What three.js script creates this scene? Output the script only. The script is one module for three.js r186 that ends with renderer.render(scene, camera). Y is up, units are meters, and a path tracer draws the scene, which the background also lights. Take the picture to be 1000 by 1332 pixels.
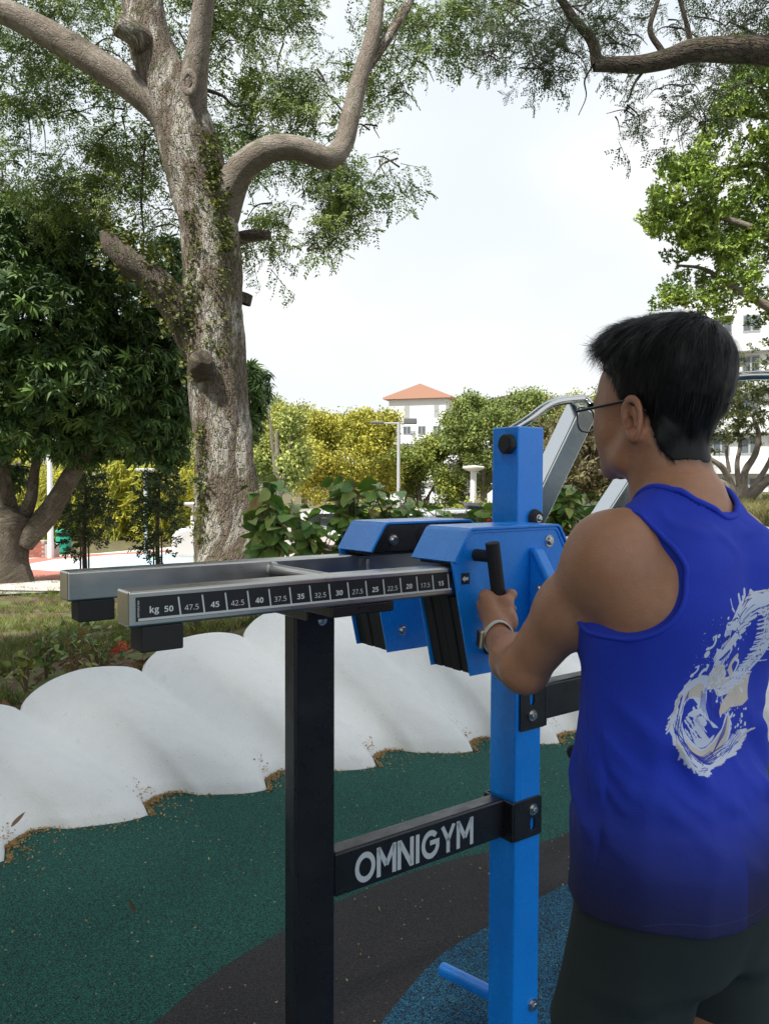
import * as THREE from 'three';
import { RoundedBoxGeometry } from 'three/addons/geometries/RoundedBoxGeometry.js';
import { mergeGeometries, mergeVertices, toCreasedNormals } from 'three/addons/utils/BufferGeometryUtils.js';
import { ImprovedNoise } from 'three/addons/math/ImprovedNoise.js';

// ---------------------------------------------------------------- camera, sky, sun, exposure
const scene = new THREE.Scene();
const EYE = 1.5, LIFT = 0.05, FOCAL = 1040, PITCH = Math.atan(36 / FOCAL), ROLL = 0.0035;
const camera = new THREE.PerspectiveCamera(2 * Math.atan(666 / FOCAL) * 180 / Math.PI, 1000 / 1332, 0.05, 2000);
camera.rotation.order = 'YXZ';
camera.position.set(0, EYE, 0);
camera.rotation.set(-PITCH, 0, ROLL);
scene.add(camera);
const renderer = new THREE.WebGLRenderer({ antialias: true });
renderer.setSize(768, 1024);
renderer.toneMapping = THREE.LinearToneMapping;
renderer.toneMappingExposure = 1.4;
renderer.shadowMap.enabled = true;
const sun = new THREE.DirectionalLight(new THREE.Color(1.0, 0.95, 0.86), 5.0);
sun.position.set(-18, 42, 16);
sun.target.position.set(0, 0, -6);
sun.castShadow = true; sun.shadow.radius = 7;
sun.shadow.mapSize.set(2048, 2048);
Object.assign(sun.shadow.camera, { left: -40, right: 40, top: 40, bottom: -40, near: 1, far: 160 });
scene.add(sun, sun.target);

// ---------------------------------------------------------------- random, noise
function rng(seed) { let s = seed >>> 0; return () => { s = (s + 0x6D2B79F5) >>> 0; let t = s; t = Math.imul(t ^ (t >>> 15), t | 1); t ^= t + Math.imul(t ^ (t >>> 7), t | 61); return ((t ^ (t >>> 14)) >>> 0) / 4294967296; }; }
// ImprovedNoise permutation is fixed, so this is repeatable
const perlin = new ImprovedNoise();
const N3 = (x, y, z) => perlin.noise(x, y, z);
const fbm = (x, y, z, o = 4) => { let a = 0, w = 0.5, f = 1; for (let i = 0; i < o; i++) { a += w * N3(x * f, y * f + i * 7.3, z * f); w *= 0.5; f *= 2.03; } return a; };
const clamp = (x, a = 0, b = 1) => Math.min(b, Math.max(a, x));
const lerp = (a, b, t) => a + (b - a) * t;
const smooth = (a, b, x) => { const t = clamp((x - a) / (b - a)); return t * t * (3 - 2 * t); };
const V = (x, y, z) => new THREE.Vector3(x, y, z);

{ // hazy bright sky: a computed equirectangular map of air and thin cloud
  const W = 512, H = 256, d = new Float32Array(W * H * 4);
  for (let j = 0; j < H; j++) for (let i = 0; i < W; i++) {
    const el = ((j + 0.5) / H - 0.5) * Math.PI, az = (i + 0.5) / W * 2 * Math.PI;
    const cx = Math.cos(el) * Math.cos(az), cy = Math.sin(el), cz = Math.cos(el) * Math.sin(az);
    const k = clamp(cy, 0, 1);
    const cloud = smooth(-0.18, 0.32, fbm(cx * 1.6 + 3, cy * 3.2, cz * 1.6 + 5, 5));
    const blue = [lerp(0.84, 0.62, k), lerp(0.89, 0.76, k), lerp(0.94, 0.92, k)];
    const white = [1.0, 1.0, 1.0];
    const q = 0.25 + 0.62 * cloud;
    const o = (j * W + i) * 4;
    for (let c = 0; c < 3; c++) d[o + c] = lerp(blue[c], white[c], q) * 0.78;
    if (cy < -0.02) for (let c = 0; c < 3; c++) d[o + c] = [0.32, 0.34, 0.28][c];
    d[o + 3] = 1;
  }
  const t = new THREE.DataTexture(d, W, H, THREE.RGBAFormat, THREE.FloatType);
  t.mapping = THREE.EquirectangularReflectionMapping; t.magFilter = THREE.LinearFilter; t.minFilter = THREE.LinearFilter; t.wrapS = THREE.RepeatWrapping; t.needsUpdate = true;
  scene.background = t; scene.environment = t;
}

// ---------------------------------------------------------------- helpers
// a point of the place that lies `depth` metres ahead in the direction that the photograph shows at (px, py)
function at(px, py, depth) {
  const a1 = (px - 500) / FOCAL, b1 = (666 - py) / FOCAL;
  const a = a1 * Math.cos(ROLL) - b1 * Math.sin(ROLL), b = a1 * Math.sin(ROLL) + b1 * Math.cos(ROLL);
  const dz = Math.cos(PITCH) + b * Math.sin(PITCH);
  return V(a * depth / dz, EYE + depth * Math.tan(Math.atan(b) - PITCH), -depth);
}
const used = new Map();
function numbered(n) { const k = used.get(n) || 0; used.set(n, k + 1); return k ? n + '_' + String(k).padStart(3, '0') : n; }
function mesh(name, geo, mat, parent, label) {
  const m = new THREE.Mesh(geo, mat); m.name = parent ? name : numbered(name); m.castShadow = m.receiveShadow = true;
  if (label) m.userData.label = label;
  (parent || scene).add(m); return m;
}
function tag(o, label, category, group, kind) { o.userData.label = label; o.userData.category = category; if (group) o.userData.group = group; if (kind) o.userData.kind = kind; return o; }
function thing(name, label, category, pos, turn = 0, group) {
  const g = new THREE.Group(); g.name = numbered(name); if (pos) g.position.copy(pos); g.rotation.y = turn; scene.add(g);
  return tag(g, label, category, group);
}
function sub(name, parent) { const g = new THREE.Group(); g.name = name; parent.add(g); return g; }
function structure(o) { o.userData.kind = 'structure'; return o; }
const lin = (r, g, b) => new THREE.Color().setRGB(r, g, b);
function std(color, rough = 0.7, extra = {}) { return new THREE.MeshStandardMaterial({ color, roughness: rough, ...extra }); }
function phys(color, rough = 0.5, extra = {}) { return new THREE.MeshPhysicalMaterial({ color, roughness: rough, ...extra }); }
function dataTex(w, h, fn, srgb, repeat = true) {
  const d = new Uint8Array(w * h * 4);
  for (let j = 0; j < h; j++) for (let i = 0; i < w; i++) { const c = fn(i, j); const o = (j * w + i) * 4; d[o] = clamp(c[0]) * 255; d[o + 1] = clamp(c[1]) * 255; d[o + 2] = clamp(c[2]) * 255; d[o + 3] = 255; }
  const t = new THREE.DataTexture(d, w, h); t.magFilter = THREE.LinearFilter; t.minFilter = THREE.LinearMipmapLinearFilter; t.generateMipmaps = true;
  if (repeat) t.wrapS = t.wrapT = THREE.RepeatWrapping;
  if (srgb) t.colorSpace = THREE.SRGBColorSpace; t.needsUpdate = true; return t;
}
const toS = (x) => x <= 0.0031308 ? 12.92 * x : 1.055 * Math.pow(x, 1 / 2.4) - 0.055;   // linear to sRGB
const S3 = (c) => [toS(c[0]), toS(c[1]), toS(c[2])];
// texture coordinates in metres, each face laid flat along the axis it points to
function boxUV(geo, k = 1) {
  const g = geo.index ? geo.toNonIndexed() : geo, p = g.attributes.position, n = g.attributes.normal, uv = new Float32Array(p.count * 2);
  for (let i = 0; i < p.count; i += 3) {
    const nx = Math.abs(n.getX(i) + n.getX(i + 1) + n.getX(i + 2)), ny = Math.abs(n.getY(i) + n.getY(i + 1) + n.getY(i + 2)), nz = Math.abs(n.getZ(i) + n.getZ(i + 1) + n.getZ(i + 2));
    for (let j = i; j < i + 3; j++) {
      const x = p.getX(j), y = p.getY(j), z = p.getZ(j);
      const a = nx >= ny && nx >= nz ? [z, y] : ny >= nz ? [x, z] : [x, y];
      uv[2 * j] = a[0] * k; uv[2 * j + 1] = a[1] * k;
    }
  }
  g.setAttribute('uv', new THREE.BufferAttribute(uv, 2)); return g;
}
function rbox(x0, x1, y0, y1, z0, z1, r = 0.003, seg = 2) {
  const g = new RoundedBoxGeometry(x1 - x0, y1 - y0, z1 - z0, seg, Math.min(r, (x1 - x0) / 2.01, (y1 - y0) / 2.01, (z1 - z0) / 2.01));
  g.translate((x0 + x1) / 2, (y0 + y1) / 2, (z0 + z1) / 2); return boxUV(g);
}
function cyl(a, b, r0, r1 = r0, seg = 20, bevel = 0) {
  const A = V(...a), B = V(...b), L = A.distanceTo(B);
  const pts = bevel ? [[0, 0], [r0 - bevel, 0], [r0, bevel], [r1, L - bevel], [r1 - bevel, L], [0, L]] : [[0, 0], [r0, 0], [r1, L], [0, L]];
  const g0 = new THREE.LatheGeometry(pts.map(([x, y]) => new THREE.Vector2(Math.max(x, 1e-5), y)), seg);
  const g = toCreasedNormals(g0, 0.6);
  g.applyQuaternion(new THREE.Quaternion().setFromUnitVectors(V(0, 1, 0), B.clone().sub(A).normalize())); g.translate(...a);
  return boxUV(g);
}
function extrude(shape, depth, bevel = 0.001, curve = 8) {
  const g = new THREE.ExtrudeGeometry(shape, { depth: depth - 2 * bevel, bevelEnabled: bevel > 0, bevelSize: bevel, bevelThickness: bevel, bevelOffset: -bevel, bevelSegments: 2, curveSegments: curve });
  g.translate(0, 0, bevel); return boxUV(g);
}
function poly(pts) { const s = new THREE.Shape(); pts.forEach(([x, y], i) => i ? s.lineTo(x, y) : s.moveTo(x, y)); s.closePath(); return s; }
function merge(list) {
  const l = list.map(g => { let h = g.index ? g.toNonIndexed() : g; if (!h.attributes.uv) h = boxUV(h); for (const k of Object.keys(h.attributes)) if (!['position', 'normal', 'uv'].includes(k)) h.deleteAttribute(k); return h; });
  return mergeGeometries(l);
}
// ---------------------------------------------------------------- ground, rubber floor, white mound
const groundPoint = (px, py) => { const p = at(px, py, 1); const d = EYE / (EYE - p.y); return [p.x * d, d]; };   // (x, depth) on the gym floor
// the valleys of the scalloped mound: [top x, top depth, top height, foot x, foot depth]
const VALLEYS = [[-4.0, 0.6, 0.07, -3.35, 0.4], [-3.8, 1.4, 0.07, -3.1, 1.1], [-3.5, 2.0, 0.08, -2.8, 1.7], [-3.1, 2.55, 0.1, -2.4, 2.25], [-2.7, 3.05, 0.16, -1.95, 2.72], [-2.25, 3.5, 0.23, -1.498, 3.14], [-1.78, 3.9, 0.314, -1.08, 3.565], [-1.3, 4.3, 0.412, -0.575, 3.87], [-0.81, 4.65, 0.533, -0.06, 4.19], [-0.32, 5.0, 0.64, 0.478, 4.435], [0.17, 5.35, 0.74, 1.0, 4.57], [0.68, 5.7, 0.83, 1.52, 4.6], [1.2, 6.0, 0.92, 2.05, 4.45], [1.8, 6.25, 0.99, 2.6, 4.25], [2.45, 6.4, 1.04, 3.15, 3.95], [3.2, 6.4, 1.06, 3.6, 3.5], [3.9, 6.1, 1.06, 4.0, 2.9], [4.4, 5.4, 1.06, 4.3, 2.2], [4.8, 4.5, 1.05, 4.5, 1.4], [5.1, 3.5, 1.0, 4.6, 0.6]].map(v => v.map(c => c * 1.0345));
function edgeAt(theta, ix, id, iy) {   // where the polyline of valley tops (or feet) crosses a bearing
  const ang = VALLEYS.map(v => Math.atan2(v[ix], v[id]));
  if (theta <= ang[0]) { const v = VALLEYS[0]; return [Math.hypot(v[ix], v[id]), iy === undefined ? 0 : v[iy]]; }
  for (let k = 0; k + 1 < VALLEYS.length; k++) if (theta <= ang[k + 1]) {
    const t = (theta - ang[k]) / (ang[k + 1] - ang[k]), a = VALLEYS[k], b = VALLEYS[k + 1];
    return [lerp(Math.hypot(a[ix], a[id]), Math.hypot(b[ix], b[id]), t), iy === undefined ? 0 : lerp(a[iy], b[iy], t)];
  }
  const v = VALLEYS[VALLEYS.length - 1]; return [Math.hypot(v[ix], v[id]), iy === undefined ? 0 : v[iy]];
}
const LEFTP = [[0, 0], [14, -0.17], [24, -0.76], [35, -1.4], [60, -1.6], [2000, -1.6]];
function heightAt(x, depth) {   // the lie of the land beyond the mound
  const r = Math.hypot(x, depth), th = Math.atan2(x, depth);
  const [rt, yt] = edgeAt(th, 0, 1, 2), [rb] = edgeAt(th, 3, 4);
  const side = smooth(1.05, 0.75, Math.abs(th));
  if (Math.abs(th) > 1.25) return -0.03;
  if (r < rb) return -0.03;
  const top = yt - 0.035;
  if (r < rt) return lerp(-0.03, top - 0.1, smooth(rb, rt, r)) * (side * 0.9 + 0.1);
  let yl = 0;
  for (let k = 0; k + 1 < LEFTP.length; k++) if (r < LEFTP[k + 1][0]) { const a = LEFTP[k], b = LEFTP[k + 1]; yl = lerp(a[1], b[1], (r - a[0]) / (b[0] - a[0])); break; }
  const blendOut = smooth(rt, 11, r);
  const left = lerp(top, yl, blendOut), right = top + 0.12 * smooth(8, 40, r) - 1.6 * smooth(45, 90, r);
  const w = smooth(0.12, 0.33, Math.tan(th));
  const n = 0.05 * fbm(x * 0.35, 1.7, depth * 0.35, 3) * smooth(0, 1.2, r - rt) + 0.012 * fbm(x * 3, 4.2, depth * 3, 2);
  return (lerp(left, right, w) + n) * side + (1 - side) * -0.03;
}
const soilTex = dataTex(512, 512, (i, j) => {
  const u = i / 512 * 6.2832, v = j / 512 * 6.2832, cu = Math.cos(u), su = Math.sin(u), cv = Math.cos(v), sv = Math.sin(v);   // on a torus, so that it tiles
  const T = (k, o, n) => fbm((cu + 0.31 * cv) * k + o, (su + 0.37 * sv) * k, (cv - 0.29 * su) * k + (sv + 0.23 * cu) * k * 0.7, n);
  const a = T(1.5, 1, 4) * 1.6 + 0.5, b = T(9, 9, 3) * 1.8 + 0.5, c = T(0.6, 20, 3) * 2 + 0.5;
  const soil = [0.075 + 0.06 * b, 0.048 + 0.035 * b, 0.03 + 0.02 * b], green = [0.075 + 0.05 * b, 0.1 + 0.05 * b, 0.025 + 0.015 * b];
  const g = smooth(0.35, 0.68, a * 0.6 + c * 0.4);
  return S3([0, 1, 2].map(k => lerp(soil[k], green[k], g)));
}, true);
const GROUND_MAT = std(0xffffff, 0.95, { map: soilTex, bumpMap: soilTex, bumpScale: 0.02 });
{ // one sheet: under the floor, up behind the mound, and out to the horizon
  const NA = 260, radii = [];
  for (let r = 0.02; r < 900; r *= r < 3 ? 1.25 : r < 12 ? 1.028 : r < 60 ? 1.06 : 1.3) radii.push(r);
  radii.push(900);
  const pos = [], uv = [], idx = [];
  for (let i = 0; i <= NA; i++) {
    // finer bearings inside the view
    const s = i / NA * 2 - 1, th = Math.sign(s) * (Math.abs(s) < 0.6 ? Math.abs(s) / 0.6 * 0.75 : lerp(0.75, Math.PI, (Math.abs(s) - 0.6) / 0.4));
    for (const r of radii) { const x = r * Math.sin(th), d = r * Math.cos(th); pos.push(x, r > 400 ? -1.6 : heightAt(x, d), -d); uv.push(x / 2.2, d / 2.2); }
  }
  const m = radii.length;
  for (let i = 0; i < NA; i++) for (let j = 0; j + 1 < m; j++) { const a = i * m + j, b = a + m; idx.push(a, b, a + 1, b, b + 1, a + 1); }
  const g = new THREE.BufferGeometry(); g.setAttribute('position', new THREE.Float32BufferAttribute(pos, 3)); g.setAttribute('uv', new THREE.Float32BufferAttribute(uv, 2)); g.setIndex(idx); g.computeVertexNormals();
  if (g.attributes.normal.getY(5) < 0) { for (let k = 0; k < idx.length; k += 3) [idx[k], idx[k + 1]] = [idx[k + 1], idx[k]]; g.setIndex(idx); g.computeVertexNormals(); }
  structure(mesh('ground', g, GROUND_MAT));
}

// rubber granule surfacing
function granules(seed, kinds) {
  const S = 1024, CELL = 5, n = Math.floor(S / CELL), R = rng(seed), px = [], col = [], hh = [];
  for (let k = 0; k < n * n; k++) { px.push([R(), R()]); let q = R(), c = 0; while (c < kinds.length - 1 && q > kinds[c][0]) { q -= kinds[c][0]; c++; } const v = 0.72 + 0.56 * R(); col.push(kinds[c][1].map(x => x * v)); hh.push(R()); }
  const id = new Int32Array(S * S);
  const cw = S / n;
  for (let j = 0; j < S; j++) for (let i = 0; i < S; i++) {
    const ci = Math.floor(i / cw), cj = Math.floor(j / cw); let best = 9e9, bi = 0;
    for (let dj = -1; dj <= 1; dj++) for (let di = -1; di <= 1; di++) { const a = ci + di, b = cj + dj, k = ((b + n) % n) * n + (a + n) % n; const dx = (a + px[k][0]) * cw - i, dy = (b + px[k][1]) * cw - j, q = dx * dx + dy * dy; if (q < best) { best = q; bi = k; } }
    id[j * S + i] = bi + (Math.sqrt(best) > cw * 0.52 ? 1e6 : 0);
  }
  const map = dataTex(S, S, (i, j) => { const k = id[j * S + i]; const c = col[k % 1e6]; return S3(c.map(x => x * (k >= 1e6 ? 0.8 : 1))); }, true);
  const bump = dataTex(S, S, (i, j) => { const k = id[j * S + i]; const v = k >= 1e6 ? 0.05 : 0.35 + 0.6 * hh[k % 1e6]; return [v, v, v]; });
  return std(0xffffff, 0.92, { map, bumpMap: bump, bumpScale: 0.0025 });
}
const GREEN_RUBBER = granules(11, [[0.6, [0.007, 0.118, 0.09]], [0.32, [0.004, 0.02, 0.022]], [0.08, [0.025, 0.22, 0.17]]]);
const CHAR_RUBBER = granules(12, [[0.6, [0.038, 0.034, 0.036]], [0.25, [0.06, 0.055, 0.057]], [0.15, [0.02, 0.018, 0.02]]]);
const BLUE_RUBBER = granules(13, [[0.5, [0.014, 0.15, 0.28]], [0.4, [0.01, 0.018, 0.026]], [0.1, [0.06, 0.27, 0.42]]]);
{
  const B1 = [[-40, 1560], [80, 1440], [200, 1332], [280, 1265], [370, 1210], [437, 1174], [520, 1140], [610, 1113], [705, 1095], [757, 1078], [850, 1066], [950, 1062], [1100, 1075]].map(p => groundPoint(...p));
  const B2 = [[330, 1640], [420, 1450], [495, 1332], [560, 1254], [600, 1224], [632, 1206], [705, 1166], [745, 1147], [820, 1124], [900, 1108], [1000, 1106], [1140, 1120]].map(p => groundPoint(...p));
  const curve = (pts) => new THREE.SplineCurve(pts.map(p => new THREE.Vector2(...p))).getPoints(80);
  const c1 = curve([[-9, -4], [-3.2, 0.4], ...B1, [4.2, 2.2], [9, 0.5]]), c2 = curve([[-3, -4.5], [-1.2, 0.2], ...B2, [4.0, 1.4], [9, -1]]);
  const far = VALLEYS.map(v => new THREE.Vector2(lerp(v[3], v[0], 0.35), lerp(v[4], v[1], 0.35)));
  const sheet = (name, outline, mat) => {
    const s = new THREE.Shape(outline), g = new THREE.ShapeGeometry(s), p = g.attributes.position, uv = g.attributes.uv;
    for (let i = 0; i < p.count; i++) { const x = p.getX(i), d = p.getY(i); p.setXYZ(i, x, 0, -d); uv.setXY(i, x / 0.62, d / 0.62); }
    g.computeVertexNormals(); if (g.attributes.normal.getY(0) < 0) { const q = g.index.array; for (let k = 0; k < q.length; k += 3) { const t = q[k]; q[k] = q[k + 1]; q[k + 1] = t; } g.computeVertexNormals(); }
    structure(mesh(name, g, mat));
  };
  sheet('green_rubber_floor', [new THREE.Vector2(-9, 0.6), ...far, new THREE.Vector2(9, 0.6), ...c1.slice().reverse()], GREEN_RUBBER);
  sheet('charcoal_rubber_floor', [...c1, ...c2.slice().reverse()], CHAR_RUBBER);
  sheet('blue_rubber_floor', [...c2, new THREE.Vector2(9, -8), new THREE.Vector2(-9, -8)], BLUE_RUBBER);
}

// the white scalloped mound
const MOUND = { foot: [], top: [] };
function moundPoint(q, t) {   // q runs along the valleys, t from the foot (0) to the rim (1)
  const k = clamp(Math.floor(q), 0, VALLEYS.length - 2), s = q - k, a = VALLEYS[k], b = VALLEYS[k + 1];
  const fx = lerp(a[3], b[3], s), fd = lerp(a[4], b[4], s), tx = lerp(a[0], b[0], s), td = lerp(a[1], b[1], s), ty = lerp(a[2], b[2], s);
  const L = Math.hypot(b[3] - a[3], b[4] - a[4]), nx = (b[4] - a[4]) / L, nd = -(b[3] - a[3]) / L;   // towards the floor
  // foot: each lobe starts behind the line and ends in a tip in front of it
  const tip = lerp(-0.075 * Math.sin(Math.PI * Math.min(1, s / 0.42)) * (s < 0.42 ? 1 : 0), 0, 0) + 0.135 * smooth(0.25, 0.86, s) * (1 - smooth(0.93, 1.0, s));
  const arc = Math.max(0, Math.sin(Math.PI * Math.pow(s, 0.92))), lobe = Math.pow(arc, lerp(1.5, 0.6, smooth(0.55, 1, t)));
  const Lt = Math.hypot(b[0] - a[0], b[1] - a[1]), ux = -(b[1] - a[1]) / Lt, ud = (b[0] - a[0]) / Lt;   // away from the floor
  const round = 0.13 * lobe;
  const e = Math.pow(t, 0.86), w = smooth(0.0, 1, t);
  const x = lerp(fx + nx * tip, tx + ux * round, t), d = lerp(fd + nd * tip, td + ud * round, t);
  const bulge = (0.085 + 0.01 * t) * lobe * Math.pow(Math.sin(Math.PI * clamp(0.12 + 0.88 * t, 0, 1) * 0.62), 0.8);
  const dent = 0.006 * fbm(x * 4, d * 4, 2.2, 3);
  return V(x, ty * e + bulge * smooth(0, 0.25, t) + dent * w + 0.012 * smooth(0, 0.04, t), -d);
}
{
  const NQ = (VALLEYS.length - 1) * 28, NT = 30, pos = [], uv = [], idx = [];
  const rows = NT + 4;
  for (let i = 0; i <= NQ; i++) {
    const q = i / NQ * (VALLEYS.length - 1) * 0.99999;
    for (let j = 0; j <= NT; j++) { const p = moundPoint(q, j / NT); if (j === 0) p.y = -0.02; pos.push(p.x, p.y, p.z); uv.push(q * 0.6, j / NT); }
    const p = moundPoint(q, 1), p0 = moundPoint(q, 0.94), o = V(p.x - p0.x, 0, p.z - p0.z).normalize();
    for (const [f, y] of [[0.012, -0.003], [0.02, -0.014], [0.022, -0.12]]) { pos.push(p.x + o.x * f, p.y + y, p.z + o.z * f); uv.push(q * 0.6, 1.02); }
  }
  for (let i = 0; i < NQ; i++) for (let j = 0; j + 1 < rows; j++) { const a = i * rows + j, b = a + rows; idx.push(a, b, a + 1, b, b + 1, a + 1); }
  const g = new THREE.BufferGeometry(); g.setAttribute('position', new THREE.Float32BufferAttribute(pos, 3)); g.setAttribute('uv', new THREE.Float32BufferAttribute(uv, 2)); g.setIndex(idx); g.computeVertexNormals();
  const R = rng(5);
  const specks = []; for (let k = 0; k < 260; k++) specks.push([R() * 1024, R() * 1024, 0.8 + R() * 1.6, 0.15 + R() * 0.4]);
  const grid = new Float32Array(1024 * 1024);
  for (const [x, y, r, v] of specks) for (let dj = -4; dj <= 4; dj++) for (let di = -4; di <= 4; di++) { const a = Math.hypot(di, dj); if (a < r + 0.8) { const o = ((Math.floor(y) + dj + 1024) % 1024) * 1024 + (Math.floor(x) + di + 1024) % 1024; grid[o] = Math.max(grid[o], v * clamp(r + 0.8 - a)); } }
  const map = dataTex(700, 700, (i, j) => { i = Math.floor(i * 1024 / 700); j = Math.floor(j * 1024 / 700); const n = fbm(i / 90, j / 90, 3, 4), m = fbm(i / 14, j / 14, 8, 3); const b = 0.8 + 0.05 * n + 0.035 * m - 0.09 * smooth(0.22, 0.5, n + 0.4 * m), s = grid[j * 1024 + i]; return S3([b * 0.975 * (1 - s * 0.7), b * 0.99 * (1 - s * 0.75), b * (1 - s * 0.8)]); }, true);
  const bump = dataTex(256, 256, (i, j) => { const v = 0.5 + fbm(i / 9, j / 9, 3, 3) * 0.9; return [v, v, v]; });
  bump.repeat.set(4, 4);
  const m = mesh('white_mound', g, std(0xffffff, 0.78, { map, bumpMap: bump, bumpScale: 0.0015, side: THREE.DoubleSide }));
  structure(m);
}
// far play court, red track and path, laid on the slope
function drape(name, inner, outer, cx, cd, rx, rd, lift, color, a0 = 0, a1 = Math.PI * 2) {
  const pos = [], idx = [], uv = [], NA = 96, NR = 10;
  for (let i = 0; i <= NA; i++) for (let j = 0; j <= NR; j++) { const a = lerp(a0, a1, i / NA), f = lerp(inner, outer, j / NR), x = cx + Math.cos(a) * rx * f, d = cd + Math.sin(a) * rd * f; pos.push(x, heightAt(x, d) + lift, -d); uv.push(x, d); }
  for (let i = 0; i < NA; i++) for (let j = 0; j < NR; j++) { const a = i * (NR + 1) + j, b = a + NR + 1; idx.push(a, a + 1, b, b, a + 1, b + 1); }
  const g = new THREE.BufferGeometry(); g.setAttribute('position', new THREE.Float32BufferAttribute(pos, 3)); g.setAttribute('uv', new THREE.Float32BufferAttribute(uv, 2)); g.setIndex(idx); g.computeVertexNormals();
  const up = g.attributes.normal.getY(40) > 0; if (!up) { for (let k = 0; k < idx.length; k += 3) [idx[k], idx[k + 1]] = [idx[k + 1], idx[k]]; g.setIndex(idx); g.computeVertexNormals(); }
  return structure(mesh(name, g, std(color, 0.9)));
}
drape('blue_court_surface', 0.62, 1, -4.6, 25.5, 4.4, 7.5, 0.05, lin(0.36, 0.47, 0.6));
drape('mint_court_surface', 0.0, 0.62, -4.6, 25.5, 4.4, 7.5, 0.05, lin(0.4, 0.62, 0.6));
drape('white_court_border', 1, 1.26, -4.6, 25.5, 4.4, 7.5, 0.05, lin(0.62, 0.6, 0.57));
drape('red_running_track', 1.26, 1.6, -4.6, 25.5, 4.4, 7.5, 0.05, lin(0.42, 0.15, 0.11));
drape('pale_footway', 1.6, 1.82, -4.6, 25.5, 4.4, 7.5, 0.05, lin(0.55, 0.52, 0.48));
{
  const pts = [[-14, 10.2], [-9, 11.1], [-6, 11.9], [-4.2, 12.8], [-2.6, 14.2]], pos = [], idx = [], uv = [];
  const c = new THREE.SplineCurve(pts.map(p => new THREE.Vector2(...p))), n = 60;
  for (let i = 0; i <= n; i++) { const p = c.getPoint(i / n), t = c.getTangent(i / n); for (const s of [-0.42, 0.42]) { const x = p.x - t.y * s, d = p.y + t.x * s; pos.push(x, heightAt(x, d) + 0.03, -d); uv.push(x, d); } }
  for (let i = 0; i < n; i++) { const a = 2 * i; idx.push(a, a + 2, a + 1, a + 1, a + 2, a + 3); }
  const g = new THREE.BufferGeometry(); g.setAttribute('position', new THREE.Float32BufferAttribute(pos, 3)); g.setAttribute('uv', new THREE.Float32BufferAttribute(uv, 2)); g.setIndex(idx); g.computeVertexNormals();
  if (g.attributes.normal.getY(3) < 0) { for (let k = 0; k < idx.length; k += 3) [idx[k], idx[k + 1]] = [idx[k + 1], idx[k]]; g.setIndex(idx); g.computeVertexNormals(); }
  structure(mesh('garden_path', g, std(lin(0.34, 0.33, 0.31), 0.9)));
}
{ // grey kerb on top of the mound where it meets the lawn
  const pos = [], idx = [], n = 60;
  for (let i = 0; i <= n; i++) {
    const q = lerp(12.6, 16.6, i / n), k = Math.floor(q), s = q - k, a = VALLEYS[k], b = VALLEYS[k + 1], L = Math.hypot(b[0] - a[0], b[1] - a[1]);
    const x = lerp(a[0], b[0], s), d = lerp(a[1], b[1], s), y = lerp(a[2], b[2], s), ux = -(b[1] - a[1]) / L, ud = (b[0] - a[0]) / L;
    for (const [o, h] of [[0.17, -0.1], [0.17, 0.035], [0.185, 0.05], [0.3, 0.05], [0.31, -0.1]]) pos.push(x + ux * o, y + h, -(d + ud * o));
  }
  for (let i = 0; i < n; i++) for (let j = 0; j < 4; j++) { const a = i * 5 + j, b = a + 5; idx.push(a, b, a + 1, b, b + 1, a + 1); }
  const g = new THREE.BufferGeometry(); g.setAttribute('position', new THREE.Float32BufferAttribute(pos, 3)); g.setIndex(idx);
  const h = boxUV(toCreasedNormals(g, 0.5));
  structure(mesh('concrete_kerb', h, std(lin(0.22, 0.21, 0.2), 0.9, { map: soilTexGrey() })));
}
function soilTexGrey() { return dataTex(256, 256, (i, j) => { const v = 0.75 + 0.5 * fbm(i / 12, j / 12, 3, 4); return S3([v, v, v]); }, true); }
// ---------------------------------------------------------------- the weight machine: x runs along its rails, z across them
const YAW = Math.atan2(0.596, 0.803);
const ux = Math.cos(YAW), uz = -Math.sin(YAW), vx = Math.sin(YAW), vz = Math.cos(YAW);
const place = (u, v, y = 0) => V(u * ux + v * vx, y, u * uz + v * vz);
const MU = 1.2, MV = -1.505;
const orange = dataTex(256, 256, (i, j) => { const v = 0.5 + 0.8 * fbm(i / 7, j / 7, 1, 3); return [v, v, v]; });
orange.repeat.set(9, 9);
const scuff = dataTex(300, 300, (i, j) => { const v = 0.55 + 0.5 * fbm(i / 60, j / 60, 5, 5) + 0.25 * smooth(0.25, 0.5, fbm(i / 10, j / 40, 9, 3)); return [v, v, v]; });
scuff.repeat.set(3, 3);
const bluePaintMap = dataTex(300, 300, (i, j) => { const v = 0.97 + 0.12 * fbm(i / 80, j / 80, 3, 5), chip = smooth(0.4, 0.44, fbm(i / 5, j / 5, 31, 3)) , dust = 0.5 * smooth(0.18, 0.5, fbm(i / 70, j / 22, 41, 4)); return S3([lerp(v, 0.35, chip) + 0.02 * dust, lerp(v, 0.4, chip), lerp(v, 0.4, chip)]); }, true); bluePaintMap.repeat.set(2, 2);
const BLUE = phys(lin(0.007, 0.25, 0.86), 0.5, { map: bluePaintMap, roughnessMap: scuff, clearcoat: 0.18, clearcoatRoughness: 0.25, bumpMap: orange, bumpScale: 0.0003 });
const darkMap = dataTex(300, 300, (i, j) => { const v = 0.62 + 0.25 * fbm(i / 60, j / 60, 13, 4) + 0.9 * smooth(0.36, 0.42, fbm(i / 4, j / 4, 51, 2)) * smooth(0.0, 0.3, fbm(i / 50, j / 50, 61, 3)) + 0.3 * smooth(0.2, 0.5, fbm(i / 60, j / 12, 71, 3)); return S3([v, v, v * 0.98]); }, true); darkMap.repeat.set(2, 2);
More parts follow.
